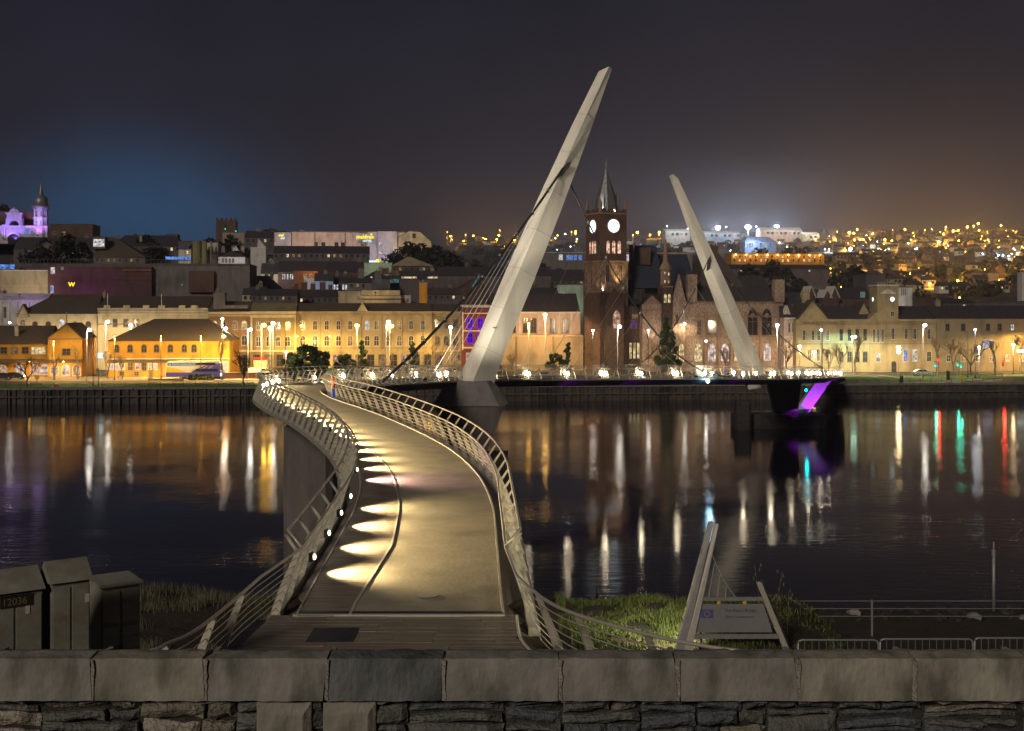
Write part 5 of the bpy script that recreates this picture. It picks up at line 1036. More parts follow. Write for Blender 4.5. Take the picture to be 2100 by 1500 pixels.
bk('dark hipped roof between arcaded house and terrace', 499, 572, 185, 592, 'grey_wall', 'hip', 566, 'slate2', depth=16, name='hipped_house', cat='house', pa=515, pb=548); bk('low dark roof directly over the pilastered block', 515, 610, 150, 606, 'darkgrey', 'gable', 593, 'slate', depth=12, name='low_roof_house', cat='house')
bk('grey louvred gable beside the red brick terrace roof', 486, 500, 170, 598, 'white_wall', 'front', 585, 'slate', depth=8, name='louvred_gable_house', cat='house'); bk('light walled house with a big dark slanting roof', 497, 545, 158, 605, 'cream2', 'gable', 588, 'slate', depth=10, name='slanting_roof_house', cat='house')
bk('row of dark chimneyed roofs left of the stepped building', 600, 700, 165, 610, 'darkgrey', 'gable', 594, 'slate', depth=12, name='chimneyed_roof_row', chims=[(604, 583, 600, 10), (622, 580, 600, 12), (640, 583, 600, 10), (660, 580, 600, 12), (676, 586, 600, 8)])
bk('brown church like gable right of the brick chimney', 876, 946, 150, 604, 'darkgrey', 'gable', 590, 'slate2', depth=14, name='brown_gabled_house', cat='house', chims=[(925, 588, 606, 9, 'red_brick')])
b = bk('dark gabled house with a thin teal edge line beyond the cables', 944, 1000, 190, 590, 'brown_brick', 'front', 572, 'slate', depth=16, name='teal_edged_house', cat='house', chims=[(985, 566, 585, 6)]); MB().box(-.2, .2, -.1, .1, 0, 5).build('light_strip', 'lit_teal', b.o, loc=(b.X(968), -.2, b.Z(590))).rotation_euler = (0, R(32), 0)
bk('dark long roof behind the tall mast', 900, 1130, 215, 566, 'darkgrey', 'gable', 548, 'slate', depth=18, name='mast_backdrop_roof', wins=[([990], 568, 570, 4, 'plain', 'lit_white'), ([1095], 572, 577, 3, 'plain', 'lit_teal')], chims=[(1080, 540, 560, 8), (960, 543, 560, 8)])
bk('grey green house lit by one small window left of the clock tower', 1143, 1196, 150, 585, 'green_wall', 'flat', rm='darkgrey', depth=10, name='grey_green_house', cat='house', wins=[([1156], 601, 610, 4, 'plain', 'lit_white')])
bk('dark gabled terrace behind the pale pink building', 1030, 1146, 130, 608, 'darkgrey', 'gable', 590, 'slate', depth=14, name='gabled_terrace', chims=[(1052, 583, 600, 9, 'tan'), (1100, 585, 600, 9)])
bk('dark slate ridge filling the gap left of the clock tower', 1090, 1200, 240, 575, 'darkgrey', 'gable', 553, 'slate', depth=16, name='slate_ridge_house', cat='house')
# right background
bk('dark slate roofed block behind the harbour office', 1600, 1730, 110, 622, 'darkgrey', 'gable', 600, 'slate', depth=14, name='slate_block')
for px, py, lb in ((1664, 588, 'steep dark gable edged in white, first right of the town hall'), (1697, 595, 'small round gabled dormer house between two white edged gables'), (1712, 588, 'steep dark gable edged in white, nearest to the clock tower of the harbour office')):
    b = bk(lb, px - 9, px + 9, 108, 611, 'brown_brick', 'front', py, 'trim_white', depth=8, name='steep_gabled_house', cat='house')
bk('row of brown roofs over the harbour office left part', 1720, 1790, 112, 612, 'brown_brick', 'gable', 590, 'slate', depth=14, name='brown_roof_row', wins=[([1769, 1790], 600, 609, 8, 'plain', 'lit_teal')], chims=[(1735, 585, 600, 7)]); bk('dark square tower block beside the harbour clock tower', 1776, 1816, 180, 563, 'darkgrey', 'flat', depth=14, name='dark_tower_block')
bk('pale louvred white block right of the harbour clock tower', 1843, 1871, 95, 590, 'white_wall', 'flat', rm='darkgrey', depth=10, name='white_louvred_block', wins=[([1849, 1853, 1857], 592, 606, 1.6, 'plain', 'grey_wall')]); bk('low dark flat roofed block above the harbour office roof', 1886, 1916, 90, 613, 'brown_brick', 'flat', rm='slate', depth=10, name='flat_roofed_block'); bk('slim brown roof above the warehouse ridge', 1935, 2000, 95, 622, 'darkgrey', 'gable', 612, 'slate', depth=12, name='slim_roof_house', cat='house')
bk('long dark flat roof above the warehouse', 2000, 2130, 92, 620, 'darkgrey', 'flat', rm='slate', depth=14, name='long_flat_roof_building')
b = B('industrial_chimney', 'white chimney slab cut off by the right edge', 'chimney', 2096, 2112, 330, 560, depth=5, wall='white_wall'); b.flat('trim_white')
# far lit buildings
b = bk('long far white lit building with blue windows left of the clock tower', 1098, 1420, 760, 519, 'grey_wall', 'flat', rm='trim_white', depth=20, name='far_office', wins=[([1150], 523, 534, 8, 'plain', 'lit_white'), ([1165, 1172, 1180, 1190], 524, 534, 6, 'plain', 'lit_blue'), ([1285, 1296], 522, 538, 9, 'plain', 'lit_white'), ([1305], 522, 538, 7, 'plain', 'lit_teal')])
b = bk('long far brick building front lit by a row of amber lamps', 1500, 1690, 620, 521, 'orange_brick', 'flat', rm='slate', depth=18, name='amber_lit_block', wins=[([1506 + k * 11 for k in range(17)], 524, 529, 4, 'plain', ['lit_warm', 'glass', 'lit_dim']), ([1506 + k * 11 for k in range(17)], 532, 537, 4, 'plain', ['glass', 'lit_warm', 'lit_warm', 'glass'])])
for k in range(9): MB().ball((b.X(1508 + k * 21.5), -1.5, b.Z(523.5)), .55, 6, 4).build('wall_lamp', 'bulb_sodium', b.o); light('POINT', (b.X(1508 + k * 21.5), -2.5, b.Z(523)), 420, (1, .5, .08), b.o, .4)
bk('row of dark valley roofs in front of the long amber lit block', 1492, 1700, 480, 552, 'darkgrey', 'gable', 543, 'slate', depth=16, name='valley_roof_row', wins=[([1520, 1600, 1660], 554, 557, 3, 'plain', ['lit_warm', 'glass', 'lit_white'])])
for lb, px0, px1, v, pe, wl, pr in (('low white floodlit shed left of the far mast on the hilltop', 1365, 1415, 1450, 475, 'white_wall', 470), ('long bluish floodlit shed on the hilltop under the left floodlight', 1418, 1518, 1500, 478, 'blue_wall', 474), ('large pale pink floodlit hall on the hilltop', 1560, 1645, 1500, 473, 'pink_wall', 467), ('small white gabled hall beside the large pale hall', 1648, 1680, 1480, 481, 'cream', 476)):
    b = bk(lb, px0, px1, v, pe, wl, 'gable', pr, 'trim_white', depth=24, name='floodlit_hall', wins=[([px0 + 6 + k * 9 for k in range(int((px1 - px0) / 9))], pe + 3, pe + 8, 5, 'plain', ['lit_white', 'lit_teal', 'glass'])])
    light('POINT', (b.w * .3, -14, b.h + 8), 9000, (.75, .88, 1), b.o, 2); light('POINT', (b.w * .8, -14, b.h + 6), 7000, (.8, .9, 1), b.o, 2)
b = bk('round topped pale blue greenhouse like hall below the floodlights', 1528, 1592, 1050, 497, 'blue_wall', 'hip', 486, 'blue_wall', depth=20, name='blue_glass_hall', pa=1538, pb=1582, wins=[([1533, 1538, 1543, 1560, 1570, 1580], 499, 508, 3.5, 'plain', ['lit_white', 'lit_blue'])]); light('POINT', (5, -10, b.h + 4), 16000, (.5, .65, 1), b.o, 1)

# ---- violet lit church on the left
b = B('baroque_church', 'violet lit baroque hall with arched gable and domed bell tower on the left skyline', 'church', -70, 98, 400, 480, depth=16, wall=None)
def vb(name, px0, px1, py0, py1, y0=0, y1=6, m='violet_wall'): return b.boxp(name, px0, px1, py0, py1, y0, y1, m)
vb('main_wall', -70, 97, 467, 500, 0, 14); b.band(463, 467, 'trim_white', -70, 98, out=.8); vb('nave', -70, 68, 432, 463, 6, 14, 'brown_brick')
def arch(px, pyc, r0, r1, y0, y1, m, name): 
    c = (b.X(px), b.Z(pyc)); s_ = b.d / F; pts = [(c[0] + r1 * s_ * math.cos(a), c[1] + r1 * s_ * math.sin(a)) for a in [PI * k / 12 for k in range(13)]] + [(c[0] + r0 * s_ * math.cos(a), c[1] + r0 * s_ * math.sin(a)) for a in [PI * k / 12 for k in range(12, -1, -1)]]
    n = 13; mb = MB(); vs = [(x, y0, z) for x, z in pts] + [(x, y1, z) for x, z in pts]
    fs = []
    for k in range(12): fs += [(k, k + 1, 25 - k - 1, 25 - k), (26 + k, 26 + 25 - k, 26 + 25 - k - 1, 26 + k + 1), (k, 26 + k, 26 + k + 1, k + 1), (25 - k, 25 - k - 1, 26 + 24 - k, 26 + 25 - k)]
    mb.add(vs, fs).build(name, m, b.o)
arch(30, 463, 10, 17.5, -1.2, 2.5, 'violet_wall', 'gable_arch'); arch(30, 463, 11.5, 13, -1.6, -1.2, 'trim_white', 'arch_moulding'); arch(28, 492, 12, 16, -.8, 0, 'trim_white', 'portal_arch')
vb('gable_shoulder', 13, 17, 448, 463, -1, 2); vb('gable_shoulder', 43, 47, 448, 463, -1, 2); vb('gable_shoulder', 15, 45, 438, 449, -1, 2); b.band(437, 439.5, 'trim_white', 13, 47, out=1.6)
MB().prism([(b.X(18), b.Z(437)), (b.X(42), b.Z(437)), (b.X(38), b.Z(432)), (b.X(33), b.Z(428)), (b.X(27), b.Z(428)), (b.X(22), b.Z(432))], -1, 1).build('gable_crest', 'violet_wall', b.o); MB().ball((b.X(30), -1, b.Z(429)), 3.3 * b.d / F, 8, 5).build('crest_scroll', 'trim_white', b.o)
vb('opening', 16, 40, 480, 500, -.12, 0, 'glass'); 
for px in (5, 9): vb('column', px, px + 3, 461, 490, -1.2, -.2, 'trim_white')
b.wins([52, 60, 72], 470, 480, 5, 'arch', 'lit_blue', 'trim_white')
r_ = 14.5 * b.d / F; tc_ = (b.X(82), r_ - 1.5)
def zt_(py): return b.Z(py)
MB().lathe([(r_, zt_(495)), (r_, zt_(470)), (r_ * .98, zt_(427))], 8, c=(tc_[0], tc_[1], 0), ph=PI / 8).build('bell_tower', 'violet_wall', b.o)
MB().lathe([(r_ * 1.25, zt_(427)), (r_ * 1.3, zt_(421)), (r_ * .95, zt_(420)), (r_ * .98, zt_(411)), (r_ * .85, zt_(404)), (r_ * .38, zt_(400)), (r_ * .33, zt_(397)), (r_ * .33, zt_(395)), (r_ * .12, zt_(380)), (.04, zt_(367))], 12, c=(tc_[0], tc_[1], 0)).build('dome', 'lead', b.o, True)
MB().lathe([(r_ * 1.12, zt_(448)), (r_ * 1.12, zt_(446))], 8, c=(tc_[0], tc_[1], 0), ph=PI / 8).build('string_course', 'trim_white', b.o)
for dx in (-.42, .3):
    for py in (438, 458): window(b.o, tc_[0] + dx * r_, b.Z(py), 4.0 * b.d / F, 11 * b.d / F, 'arch', 'glass' if py < 450 else 'lit_blue', 'trim_white', tc_[1] - r_ * .95)
for p_, t_, e_, c_, s_ in (((b.X(20), -12, b.Z(490)), (b.X(25), 0, b.Z(455)), 9000, (.30, .16, 1), 80), ((b.X(75), -12, b.Z(490)), (b.X(82), 0, b.Z(440)), 11000, (.55, .22, 1), 75), ((b.X(86), -9, b.Z(485)), (b.X(84), 0, b.Z(410)), 6000, (.25, .35, 1), 60)):
    MB().box(-.4, .4, -.3, .3, -.3, .3).build('floodlight', 'darksteel', b.o, loc=p_); light('SPOT', (p_[0], p_[1] + .4, p_[2] + .5), e_, c_, b.o, .5, R(s_), t_, .6, 'flood')
# blue lit roof glass and violet floods lower down
b = bk('cobalt blue lit rooflight over the beige store', -20, 40, 190, 552, 'darkgrey', 'flat', depth=6, name='blue_rooflight_building'); MB().box(-2.6, 2.6, -.1, .1, 0, 1.6).build('rooflight', 'lit_blue', b.o, loc=(b.X(15), -.2, b.Z(552)))
def flood(px, py, v, e, col, label, t, sz=110, rad=.3):
    d = dep(px, v); x, y = W(UV(px, v), v); f = thing('floodlight', label, 'floodlight', (x, y, zof(py, d)), A); MB().box(-.3, .3, -.2, .2, -.2, .2).build('housing', 'darksteel', f); MB().tube([(0, .1, -.2), (0, .1, -1.2)], .06, 5).build('bracket', 'darksteel', f)
    light('SPOT', (0, .3, .3), e, col, f, rad, R(sz), t, .7, 'flood')
flood(150, 625, 148, 1500, (.7, .15, .9), 'floodlight on the cream hall roof tinting the shopping centre purple', (0, 12, 4)); flood(40, 604, 100, 1300, (.45, .2, 1), 'floodlight glowing violet over the white panelled roof', (2, 10, 2)); flood(640, 585, 185, 900, (.7, .72, 1), 'floodlight washing the light blue house', (3, 12, .5)); flood(560, 575, 226, 1300, (.85, .85, 1), 'floodlight washing the white gabled house', (1, 10, 1)); flood(470, 545, 225, 900, (.95, .9, 1), 'floodlight under the white arcaded house', (0, 10, 2)); flood(770, 600, 125, 900, (1, .66, .2), 'floodlight on the terrace roof under the stepped cornice', (-2, 10, .5), 140)
flood(640, 556, 222, 700, (1, .52, .16), 'floodlight turning the brick end block amber', (-2, 6, -1.5)); flood(640, 515, 300, 9000, (1, .76, .62), 'floodlight washing the long hotel front', (2, 30, 6), 120); flood(790, 545, 310, 2600, (.8, .8, 1), 'floodlight below the hotel name sign', (0, 18, 8), 90); flood(840, 515, 312, 3200, (1, .72, .32), 'floodlight washing the yellow gambrel gable', (1, 18, 4), 100); flood(60, 620, 150, 3000, (1, .78, .5), 'floodlight washing the beige store flank', (-3, 15, 7), 120); flood(770, 560, 250, 900, (.75, 1, .7), 'floodlight washing the olive green wall', (0, 12, 3)); flood(866, 640, 118, 900, (1, .6, .15), 'floodlight at the foot of the brick chimney', (0, 8, 5), 70); flood(200, 530, 240, 900, (1, .62, .35), 'floodlight tinting the pyramid roof', (2, 14, 4)); flood(410, 560, 232, 500, (1, .85, .35), 'floodlight below the olive tanks', (0, 8, 8)); flood(1170, 640, 140, 900, (.8, 1, .9), 'floodlight washing the grey green house', (0, 10, 6)); flood(1850, 640, 88, 400, (1, .95, .8), 'floodlight washing the white louvred block', (0, 6, 6))
# ================================================================== STREET LAMPS
COL = {'W': ('bulb_white', (1, .76, .46), 1.1), 'Y': ('bulb_amber', (1, .58, .12), 1.35), 'O': ('bulb_orange', (1, .55, .22), 1.8), 'T': ('bulb_green', (.6, 1, .78), 1.2), 'V': ('bulb_warm', (1, .70, .34), 1.6), 'K': ('bulb_cold', (.8, .9, 1), .8)}
_lm = {}
def lamp(px, py, v, c, e, label, kind='column', dark=False, r=.26, arm=0, dbl=False, name='street_lamp', sh=None):
    d = dep(px, v); u = UV(px, v); x, y = W(u, v); z = zof(py, d); g0 = G if v < 60 else ground(x, y)
    t = thing(name, label, 'street lamp' if kind != 'wall' else 'wall lamp', (x, y, g0), A, 'street lamps along the far bank'); h = z - g0
    bm, lc, k = COL[c]; pm = 'blackpole' if dark else 'galv'
    if kind == 'column':
        MB().tube([(arm, 0, 0), (arm, 0, 1.2), (arm, 0, h + .3)], [.13, .10, .06], 6).build('pole', pm, t, True)
        MB().box(arm - .2, arm + .2, -.2, .2, -.02, .3).build('pole_base', pm, t)
        if arm: MB().tube([(arm, 0, h + .3), (0, 0, h + .38)], .05, 5).build('arm', pm, t)
        MB().prism([(-.4, .18), (.4, .18), (.3, .36), (-.3, .36)], -.16, .16).build('lamp_hood', pm, t, loc=(0, 0, h))
    else: MB().box(-.12, .12, 0, .8, -.1, .1).build('bracket', pm, t, loc=(0, 0, h))
    r *= 1.2; key = (bm, r)
    if key not in _lm: _lm[key] = MB().ball((0, 0, 0), r, 8, 5, .8).mesh('bulb', bm)
    place('bulb', _lm[key], t, (0, 0, h - .03))
    if dbl: place('bulb', _lm[key], t, (.0 if dbl == 'v' else .85, 0, h - .03 - (1.15 if dbl == 'v' else 0)))
    l = bpy.data.lights.new('lamp_light', 'SPOT'); l.energy = e * k * 2.9; l.color = lc; l.shadow_soft_size = .22; l.spot_size = R(170); l.spot_blend = .25
    lo = bpy.data.objects.new('lamp_light', l); C.objects.link(lo); lo.parent = t; lo.location = (0, -.1 if kind != 'wall' else -.5, h - .55); lo.rotation_euler = Vector((0, .35, -1)).to_track_quat('-Z', 'Y').to_euler()
LM = 1.4
LAMPS = [
 (20, 662, 60, 'W', 1800, 'white wall lamp high on the cream hall at far left', 'wall'), (183, 677, 22, 'W', 2600, 'white lamp on a pale pole in front of the bus station gable', 'column'),
 (221, 660, 70, 'W', 2600, 'white flood lamp on a bare wall left of the hipped bus station roof', 'column'), (268, 667, 66, 'W', 3000, 'white starry lamp just over the slope of the hipped roof', 'column'),
 (456, 654, 40, 'W', 1500, 'twin white lamp high on the yellow pole by the red brick terrace', 'column'), (463, 674, 62, 'W', 2200, 'white lamp low in front of the red brick terrace windows', 'wall'), (459, 690, 38, 'Y', 2600, 'amber lamp glowing among the branches beside the coach', 'column'),
 (513, 676, 34, 'W', 2600, 'white lamp on a pale pole between red brick terrace and pilastered block', 'column'), (541, 667, 36, 'Y', 4600, 'first of a pair of amber lamps before the pilastered block', 'column'), (554, 673, 34, 'Y', 4600, 'second of a pair of amber lamps before the pilastered block', 'column'), (560, 663, 44, 'W', 2200, 'small white lamp just above the amber pair', 'column'),
 (586, 722, 18, 'W', 1300, 'low white lamp on a dark post near the bend of the bridge', 'column', True), (618, 668, 74, 'Y', 1400, 'slim amber wall light at the left end of the long terrace', 'wall'),
 (732, 668, 38, 'Y', 5200, 'blazing amber lamp on a pole in the middle of the long terrace', 'column'), (797, 660, 30, 'W', 2800, 'white lamp on a pole right of the middle of the long terrace', 'column'), (803, 669, 42, 'Y', 4200, 'amber lamp standing just right of a white one', 'column'),
 (924, 671, 30, 'W', 3600, 'white starry lamp on a pole left of the maroon building', 'column'), (1118, 646, 62, 'O', 5600, 'blazing orange lamp in front of the pale pink building', 'column'), (1084, 664, 44, 'Y', 2000, 'small amber lamp on a pole left of the blazing orange lamp', 'column'),
 (1216, 678, 50, 'W', 700, 'small white lamp at the foot of the clock tower', 'column', True), (1271, 670, 28, 'W', 3200, 'white starry lamp on a pole right of the clock tower', 'column'), (1330, 678, 52, 'W', 500, 'faint white lamp on a dark pole before the town hall', 'column', True), (1404, 664, 60, 'W', 400, 'small white light on the town hall wall right of the evergreen', 'wall'),
 (1594, 667, 28, 'W', 3400, 'white starry lamp on a pole at the right end of the town hall', 'column'), (1640, 711, 40, 'V', 3000, 'warm lamp on a dark post before the harbour office left corner', 'column', True), (1670, 722, 42, 'V', 3200, 'warm lamp on a dark post right of the harbour office corner', 'column', True),
 (1684, 677, 24, 'K', 60, 'unlit tall dark lamp column before the harbour office', 'column', True), (1897, 667, 20, 'W', 2400, 'white lamp on a tall pale pole right of the harbour entrance', 'column'), (2000, 676, 22, 'K', 300, 'small dim lamp on a tall dark pole before the warehouse', 'column', True), (2008, 712, 18, 'W', 1500, 'white lamp on a shorter pole beside the tall dark one', 'column'),
 (2078, 707, 40, 'V', 3000, 'warm lamp on a dark post among the trees by the warehouse', 'column', True), (2118, 690, 48, 'Y', 5000, 'amber lamp beside the warehouse at the right edge', 'column'), (1448, 700, 52, 'W', 300, 'small white light low on the town hall hall front', 'wall')]
for a in LAMPS:
    lamp(a[0], a[1], a[2], a[3], a[4] * .95, a[5], a[6], a[7] if len(a) > 7 else False, r=.46 if a[4] > 4000 else (.38 if a[4] > 2000 else .26), arm=0 if a[6] == 'wall' else (-.55 if a[0] % 2 else .0))
lamp(1843, 713, 40, 'V', 5200, 'pair of blazing warm lamps one over the other before the harbour entrance', 'column', False, r=.46, dbl='v'); lamp(1748, 691, 47, 'T', 2600, 'double mint green flood lamp among branches by the harbour office', 'column', True, r=.30, dbl='h')
for px in (405, 610, 676, 880): lamp(px, 690, 76, 'Y', 1500, {405: 'amber lamp added out of sight beside the bus station hall', 610: 'amber lamp added at the corner of the pilastered block', 676: 'amber lamp added low before the long terrace left half', 880: 'amber lamp added low before the long terrace right half'}[px], 'wall', r=.16)  # wall lamps added to give the fronts more amber light
for px, lb in ((75, 'unseen warm lamp added behind the station wing roof to light the cream hall'), (165, 'unseen warm lamp added behind the station gable to light the cream hall'), (300, 'unseen warm lamp added behind the hipped station roof, left one'), (370, 'unseen warm lamp added behind the hipped station roof, right one')):
    lamp(px, 680, 68, 'V', 2300, lb, 'column', True, r=.16)  # unseen lamps added behind the station roofs to brighten the cream fronts
for px, lb in ((60, 'orange lamp under the bus station wing canopy'), (130, 'orange lamp under the bus station gable canopy'), (250, 'orange lamp under the left half of the hall canopy'), (300, 'orange lamp under the middle of the hall canopy'), (350, 'orange lamp under the hall canopy behind the coach'), (440, 'orange lamp at the right end of the bus station hall')):
    lamp(px, 742, 44, 'O', 420, lb, 'wall', r=.12)
for px, lb in ((110, 'added sodium column in front of the bus station gable'), (235, 'added sodium column at the left end of the station hall'), (330, 'added sodium column before the station hall windows'), (412, 'added sodium column between station hall and coach roof')):
    lamp(px, 690 if px != 110 else 700, 33, 'Y', 2600, lb, 'column', True, r=.10)  # extra columns added to turn the station fronts yellower
# dark plain poles
def dpole(px, pyt, v, label, r=.09, head=True):
    d = dep(px, v); x, y = W(UV(px, v), v); h = zof(pyt, d) - G; t = thing('lamp_column', label, 'lamp column', (x, y, G), A); MB().tube([(0, 0, 0), (0, 0, h)], [r * 1.3, r * .8], 6).build('pole', 'blackpole', t, True); MB().box(-.2, .2, -.2, .2, 0, .35).build('pole_base', 'blackpole', t)
    if head: MB().tube([(0, 0, h), (-.9, 0, h + .15)], .05, 5).build('arm', 'blackpole', t); MB().box(-1.5, -.8, -.14, .14, h + .05, h + .2).build('lamp_head', 'blackpole', t)
dpole(191, 678, 8, 'tall dark column standing on the lawn at left'); dpole(202, 755, 6, 'short dark post on the lawn beside the tall column', head=False); dpole(1687, 668, 12, 'tall dark column with a bent head before the harbour office'); dpole(1985, 680, 26, 'slim dark column left of the traffic lights', head=False)
dpole(585, 672, 16, 'slim black column before the pilastered block')

# traffic lights
def traffic(px, py, v, label, red, pyb=775):
    d = dep(px, v); x, y = W(UV(px, v), v); z = zof(py, d); t = thing('traffic_light', label, 'traffic light', (x, y, G), A, 'traffic lights at the crossing'); h = z - G
    MB().tube([(0, .12, 0), (0, .12, h + .5)], .07, 6).build('pole', 'galv', t); MB().box(-.24, .24, -.15, .1, h - .75, h + .75).build('signal_head', 'blackpole', t)
    MB().ball((0, -.22, h + (.45 if red else -.45)), .34 if red else .28, 8, 5).build('signal_lens', 'bulb_red' if red else 'traffic_green', t); MB().ball((0, -.16, h), .12, 8, 5).build('dark_lens', 'glass', t)
    light('POINT', (0, -.9, h), 300 if red else 160, (1, .03, .02) if red else (.05, 1, .6), t, .25)
for a in ((1917, 747, 24, 'traffic light showing green, just right of the white lamp pole', False), (1923, 742, 25, 'traffic light showing red beside a green one', True), (1963, 746, 24, 'traffic light showing green left of the crossing post', False), (1970, 749, 27, 'traffic light showing green furthest right of the green ones', False), (2057, 745, 22, 'big red traffic light before the warehouse', True)): traffic(*a)
def bollard(px, v, h, label, m, shape='b', cat='bollard'):
    x, y = W(UV(px, v), v); t = thing('bollard', label, cat, (x, y, G), A); MB().box(-.3, .3, -.3, .3, 0, h).build('body', m, t); MB().box(-.34, .34, -.34, .34, h + .003, h + .12).build('cap', m, t)
bollard(1944, 12, 2.2, 'squat dark litter bin on the kerb by the traffic lights', 'blackpole', cat='litter bin'); bollard(1849, 2.2, 1.5, 'small dark mooring bollard on the quay edge below the warm lamps', 'blackpole'); bollard(1972, 5, 1.4, 'yellow bollard at the crossing', 'yellowp')
# road signs
def rsign(px, py, v, label, m, shape, back='galv'):
    d = dep(px, v); x, y = W(UV(px, v), v); h = zof(py, d) - G; t = thing('road_sign', label, 'road sign', (x, y, G), A); MB().tube([(0, .06, 0), (0, .06, h + .3)], .045, 6).build('pole', back, t)
    n, r = (8, .62) if shape == 'oct' else ((4, .62) if shape == 'sq' else (12, .5)); MB().loft([[(r * math.cos(2 * PI * k / n + PI / n), yy, r * math.sin(2 * PI * k / n + PI / n)) for k in range(n)] for yy in (0, -.04)]).build('sign_plate', m, t, loc=(0, 0, h))
rsign(117, 794, 3.8, 'dark red octagonal plate on a short post by the lawn', 'redp', 'oct'); rsign(76, 774, 13.5, 'small yellow diamond sign on the lawn kerb', 'yellowp', 'sq'); rsign(456, 775, 13.5, 'pale round topped plate on the kerb right of the coach', 'galv', 'rnd')
# kiosk sign, notice totem
def totem(px, pyt, pyb, v, wd, label, m, cat='sign'):
    d = dep(px, v); x, y = W(UV(px, v), v); h = zof(pyt, d) - G; t = thing('advert_totem', label, cat, (x, y, G), A); b_ = MB().box(-wd / 2, wd / 2, -.15, .15, .1, h).build('body', m, t); MB().box(-wd / 2 - .06, wd / 2 + .06, -.2, .2, 0, .1).build('plinth', 'galv', t)
    for k in (.35, .72): MB().lathe([(.28, 0), (.28, .03)], 10).build('round_notice', 'trim_white', b_, loc=(0, -.153, h * k)).rotation_euler = (PI / 2, 0, 0)
totem(309, 760, 779, 30, 1.0, 'yellow notice totem on the kerb left of the coach', 'yellowp')
d = dep(206, 40); x, y = W(UV(206, 40), 40); t = thing('lit_box_sign', 'small pale blue lit box sign on a post left of the station hall', 'sign', (x, y, G), A); MB().tube([(0, 0, 0), (0, 0, zof(735, d) - G)], .07, 6).build('post', 'galv', t); MB().box(-.65, .65, -.2, .2, zof(735, d) - G, zof(724, d) - G).build('lit_box', 'sign_ice', t)

# ================================================================== VEHICLES
def wheel(parent, x, y, r, wd=.25):
    w_ = MB().lathe([(r * .6, -wd / 2), (r, -wd / 2), (r, wd / 2), (r * .6, wd / 2)], 14).build('wheel', 'tyre', parent, loc=(x, y, r)); w_.rotation_euler = (PI / 2, 0, 0)
    MB().lathe([(r * .58, -wd * .4), (r * .58, wd * .52)], 10).build('rim', 'rim', w_)
u = UV(398, 36); x, y = W(u, 36); cd = dep(398, 36); CL = 112 * cd / F
t = thing('coach', 'tall blue white and yellow coach parked in front of the bus station hall', 'coach', (x, y, G + .06), A - R(4)); hL = CL / 2; t.scale = (1, 1.15, 1.22)
H_ = 3.75
MB().loft([[(a, -1.25, z) for a, z in [(-hL, .45), (hL, .45), (hL, 3.3), (hL - .4, H_), (-hL + .9, H_), (-hL + .1, 3.2)]], [(a, 1.25, z) for a, z in [(-hL, .45), (hL, .45), (hL, 3.3), (hL - .4, H_), (-hL + .9, H_), (-hL + .1, 3.2)]]]).build('body', 'trim_white', t)
def side(pts, m, name, y=-1.27): return MB().prism(pts, y - .015, y).build(name, m, t)
M['coach_blue'] = mat('coach_blue', (.10, .09, .42), .35, .1, 5); M['coach_dark'] = mat('coach_glass', (.02, .025, .06), .15, .1, 5)
side([(-hL + .2, .5), (hL, .5), (hL, 1.35), (-hL + .2, 1.35)], 'coach_blue', 'lower_panel'); side([(-hL * .05, 1.36), (hL, 1.36), (hL, 3.2), (hL * .55, 3.1), (hL * .2, 2.2), (-hL * .02, 1.7)], 'coach_blue', 'rear_sweep')
side([(-hL + .6, 2.85), (hL * .82, 2.95), (hL * .82, 3.4), (-hL + .6, 3.35)], 'coach_dark', 'side_window', -1.285); side([(-hL + .3, 1.38), (-hL * .25, 1.38), (-hL * .55, 2.1), (-hL + .3, 2.6)], 'yellowp', 'yellow_flash', -1.272); side([(hL * .1, 1.6), (hL * .9, 1.6), (hL * .9, 2.1), (hL * .1, 2.1)], 'coach_dark', 'lower_window', -1.286)
for k in range(3): side([(hL * (.15 + .2 * k), 2.2), (hL * (.2 + .2 * k), 2.2), (hL * (.34 + .2 * k), 2.75), (hL * (.29 + .2 * k), 2.75)], 'yellowp', 'yellow_streak', -1.288)
text('the Airporter express Airporter', .52, 'sign_ice', t, (-hL + .8, -1.31, 2.97), ext=.004)
MB().box(hL + .003, hL + .03, -1.1, 1.1, 1.8, 3.3).build('windscreen', 'coach_dark', t); MB().box(-hL - .02, -hL + .1, -1.1, 1.1, 1.7, 3.0).build('rear_window', 'coach_dark', t)
for sx in (-.42, -.2, .72): wheel(t, hL * sx, -1.12, .5); wheel(t, hL * sx, 1.12, .5)
for sy in (-.9, .9): MB().ball((hL + .03, sy, .9), .16, 8, 5).build('headlight', 'bulb_white', t)
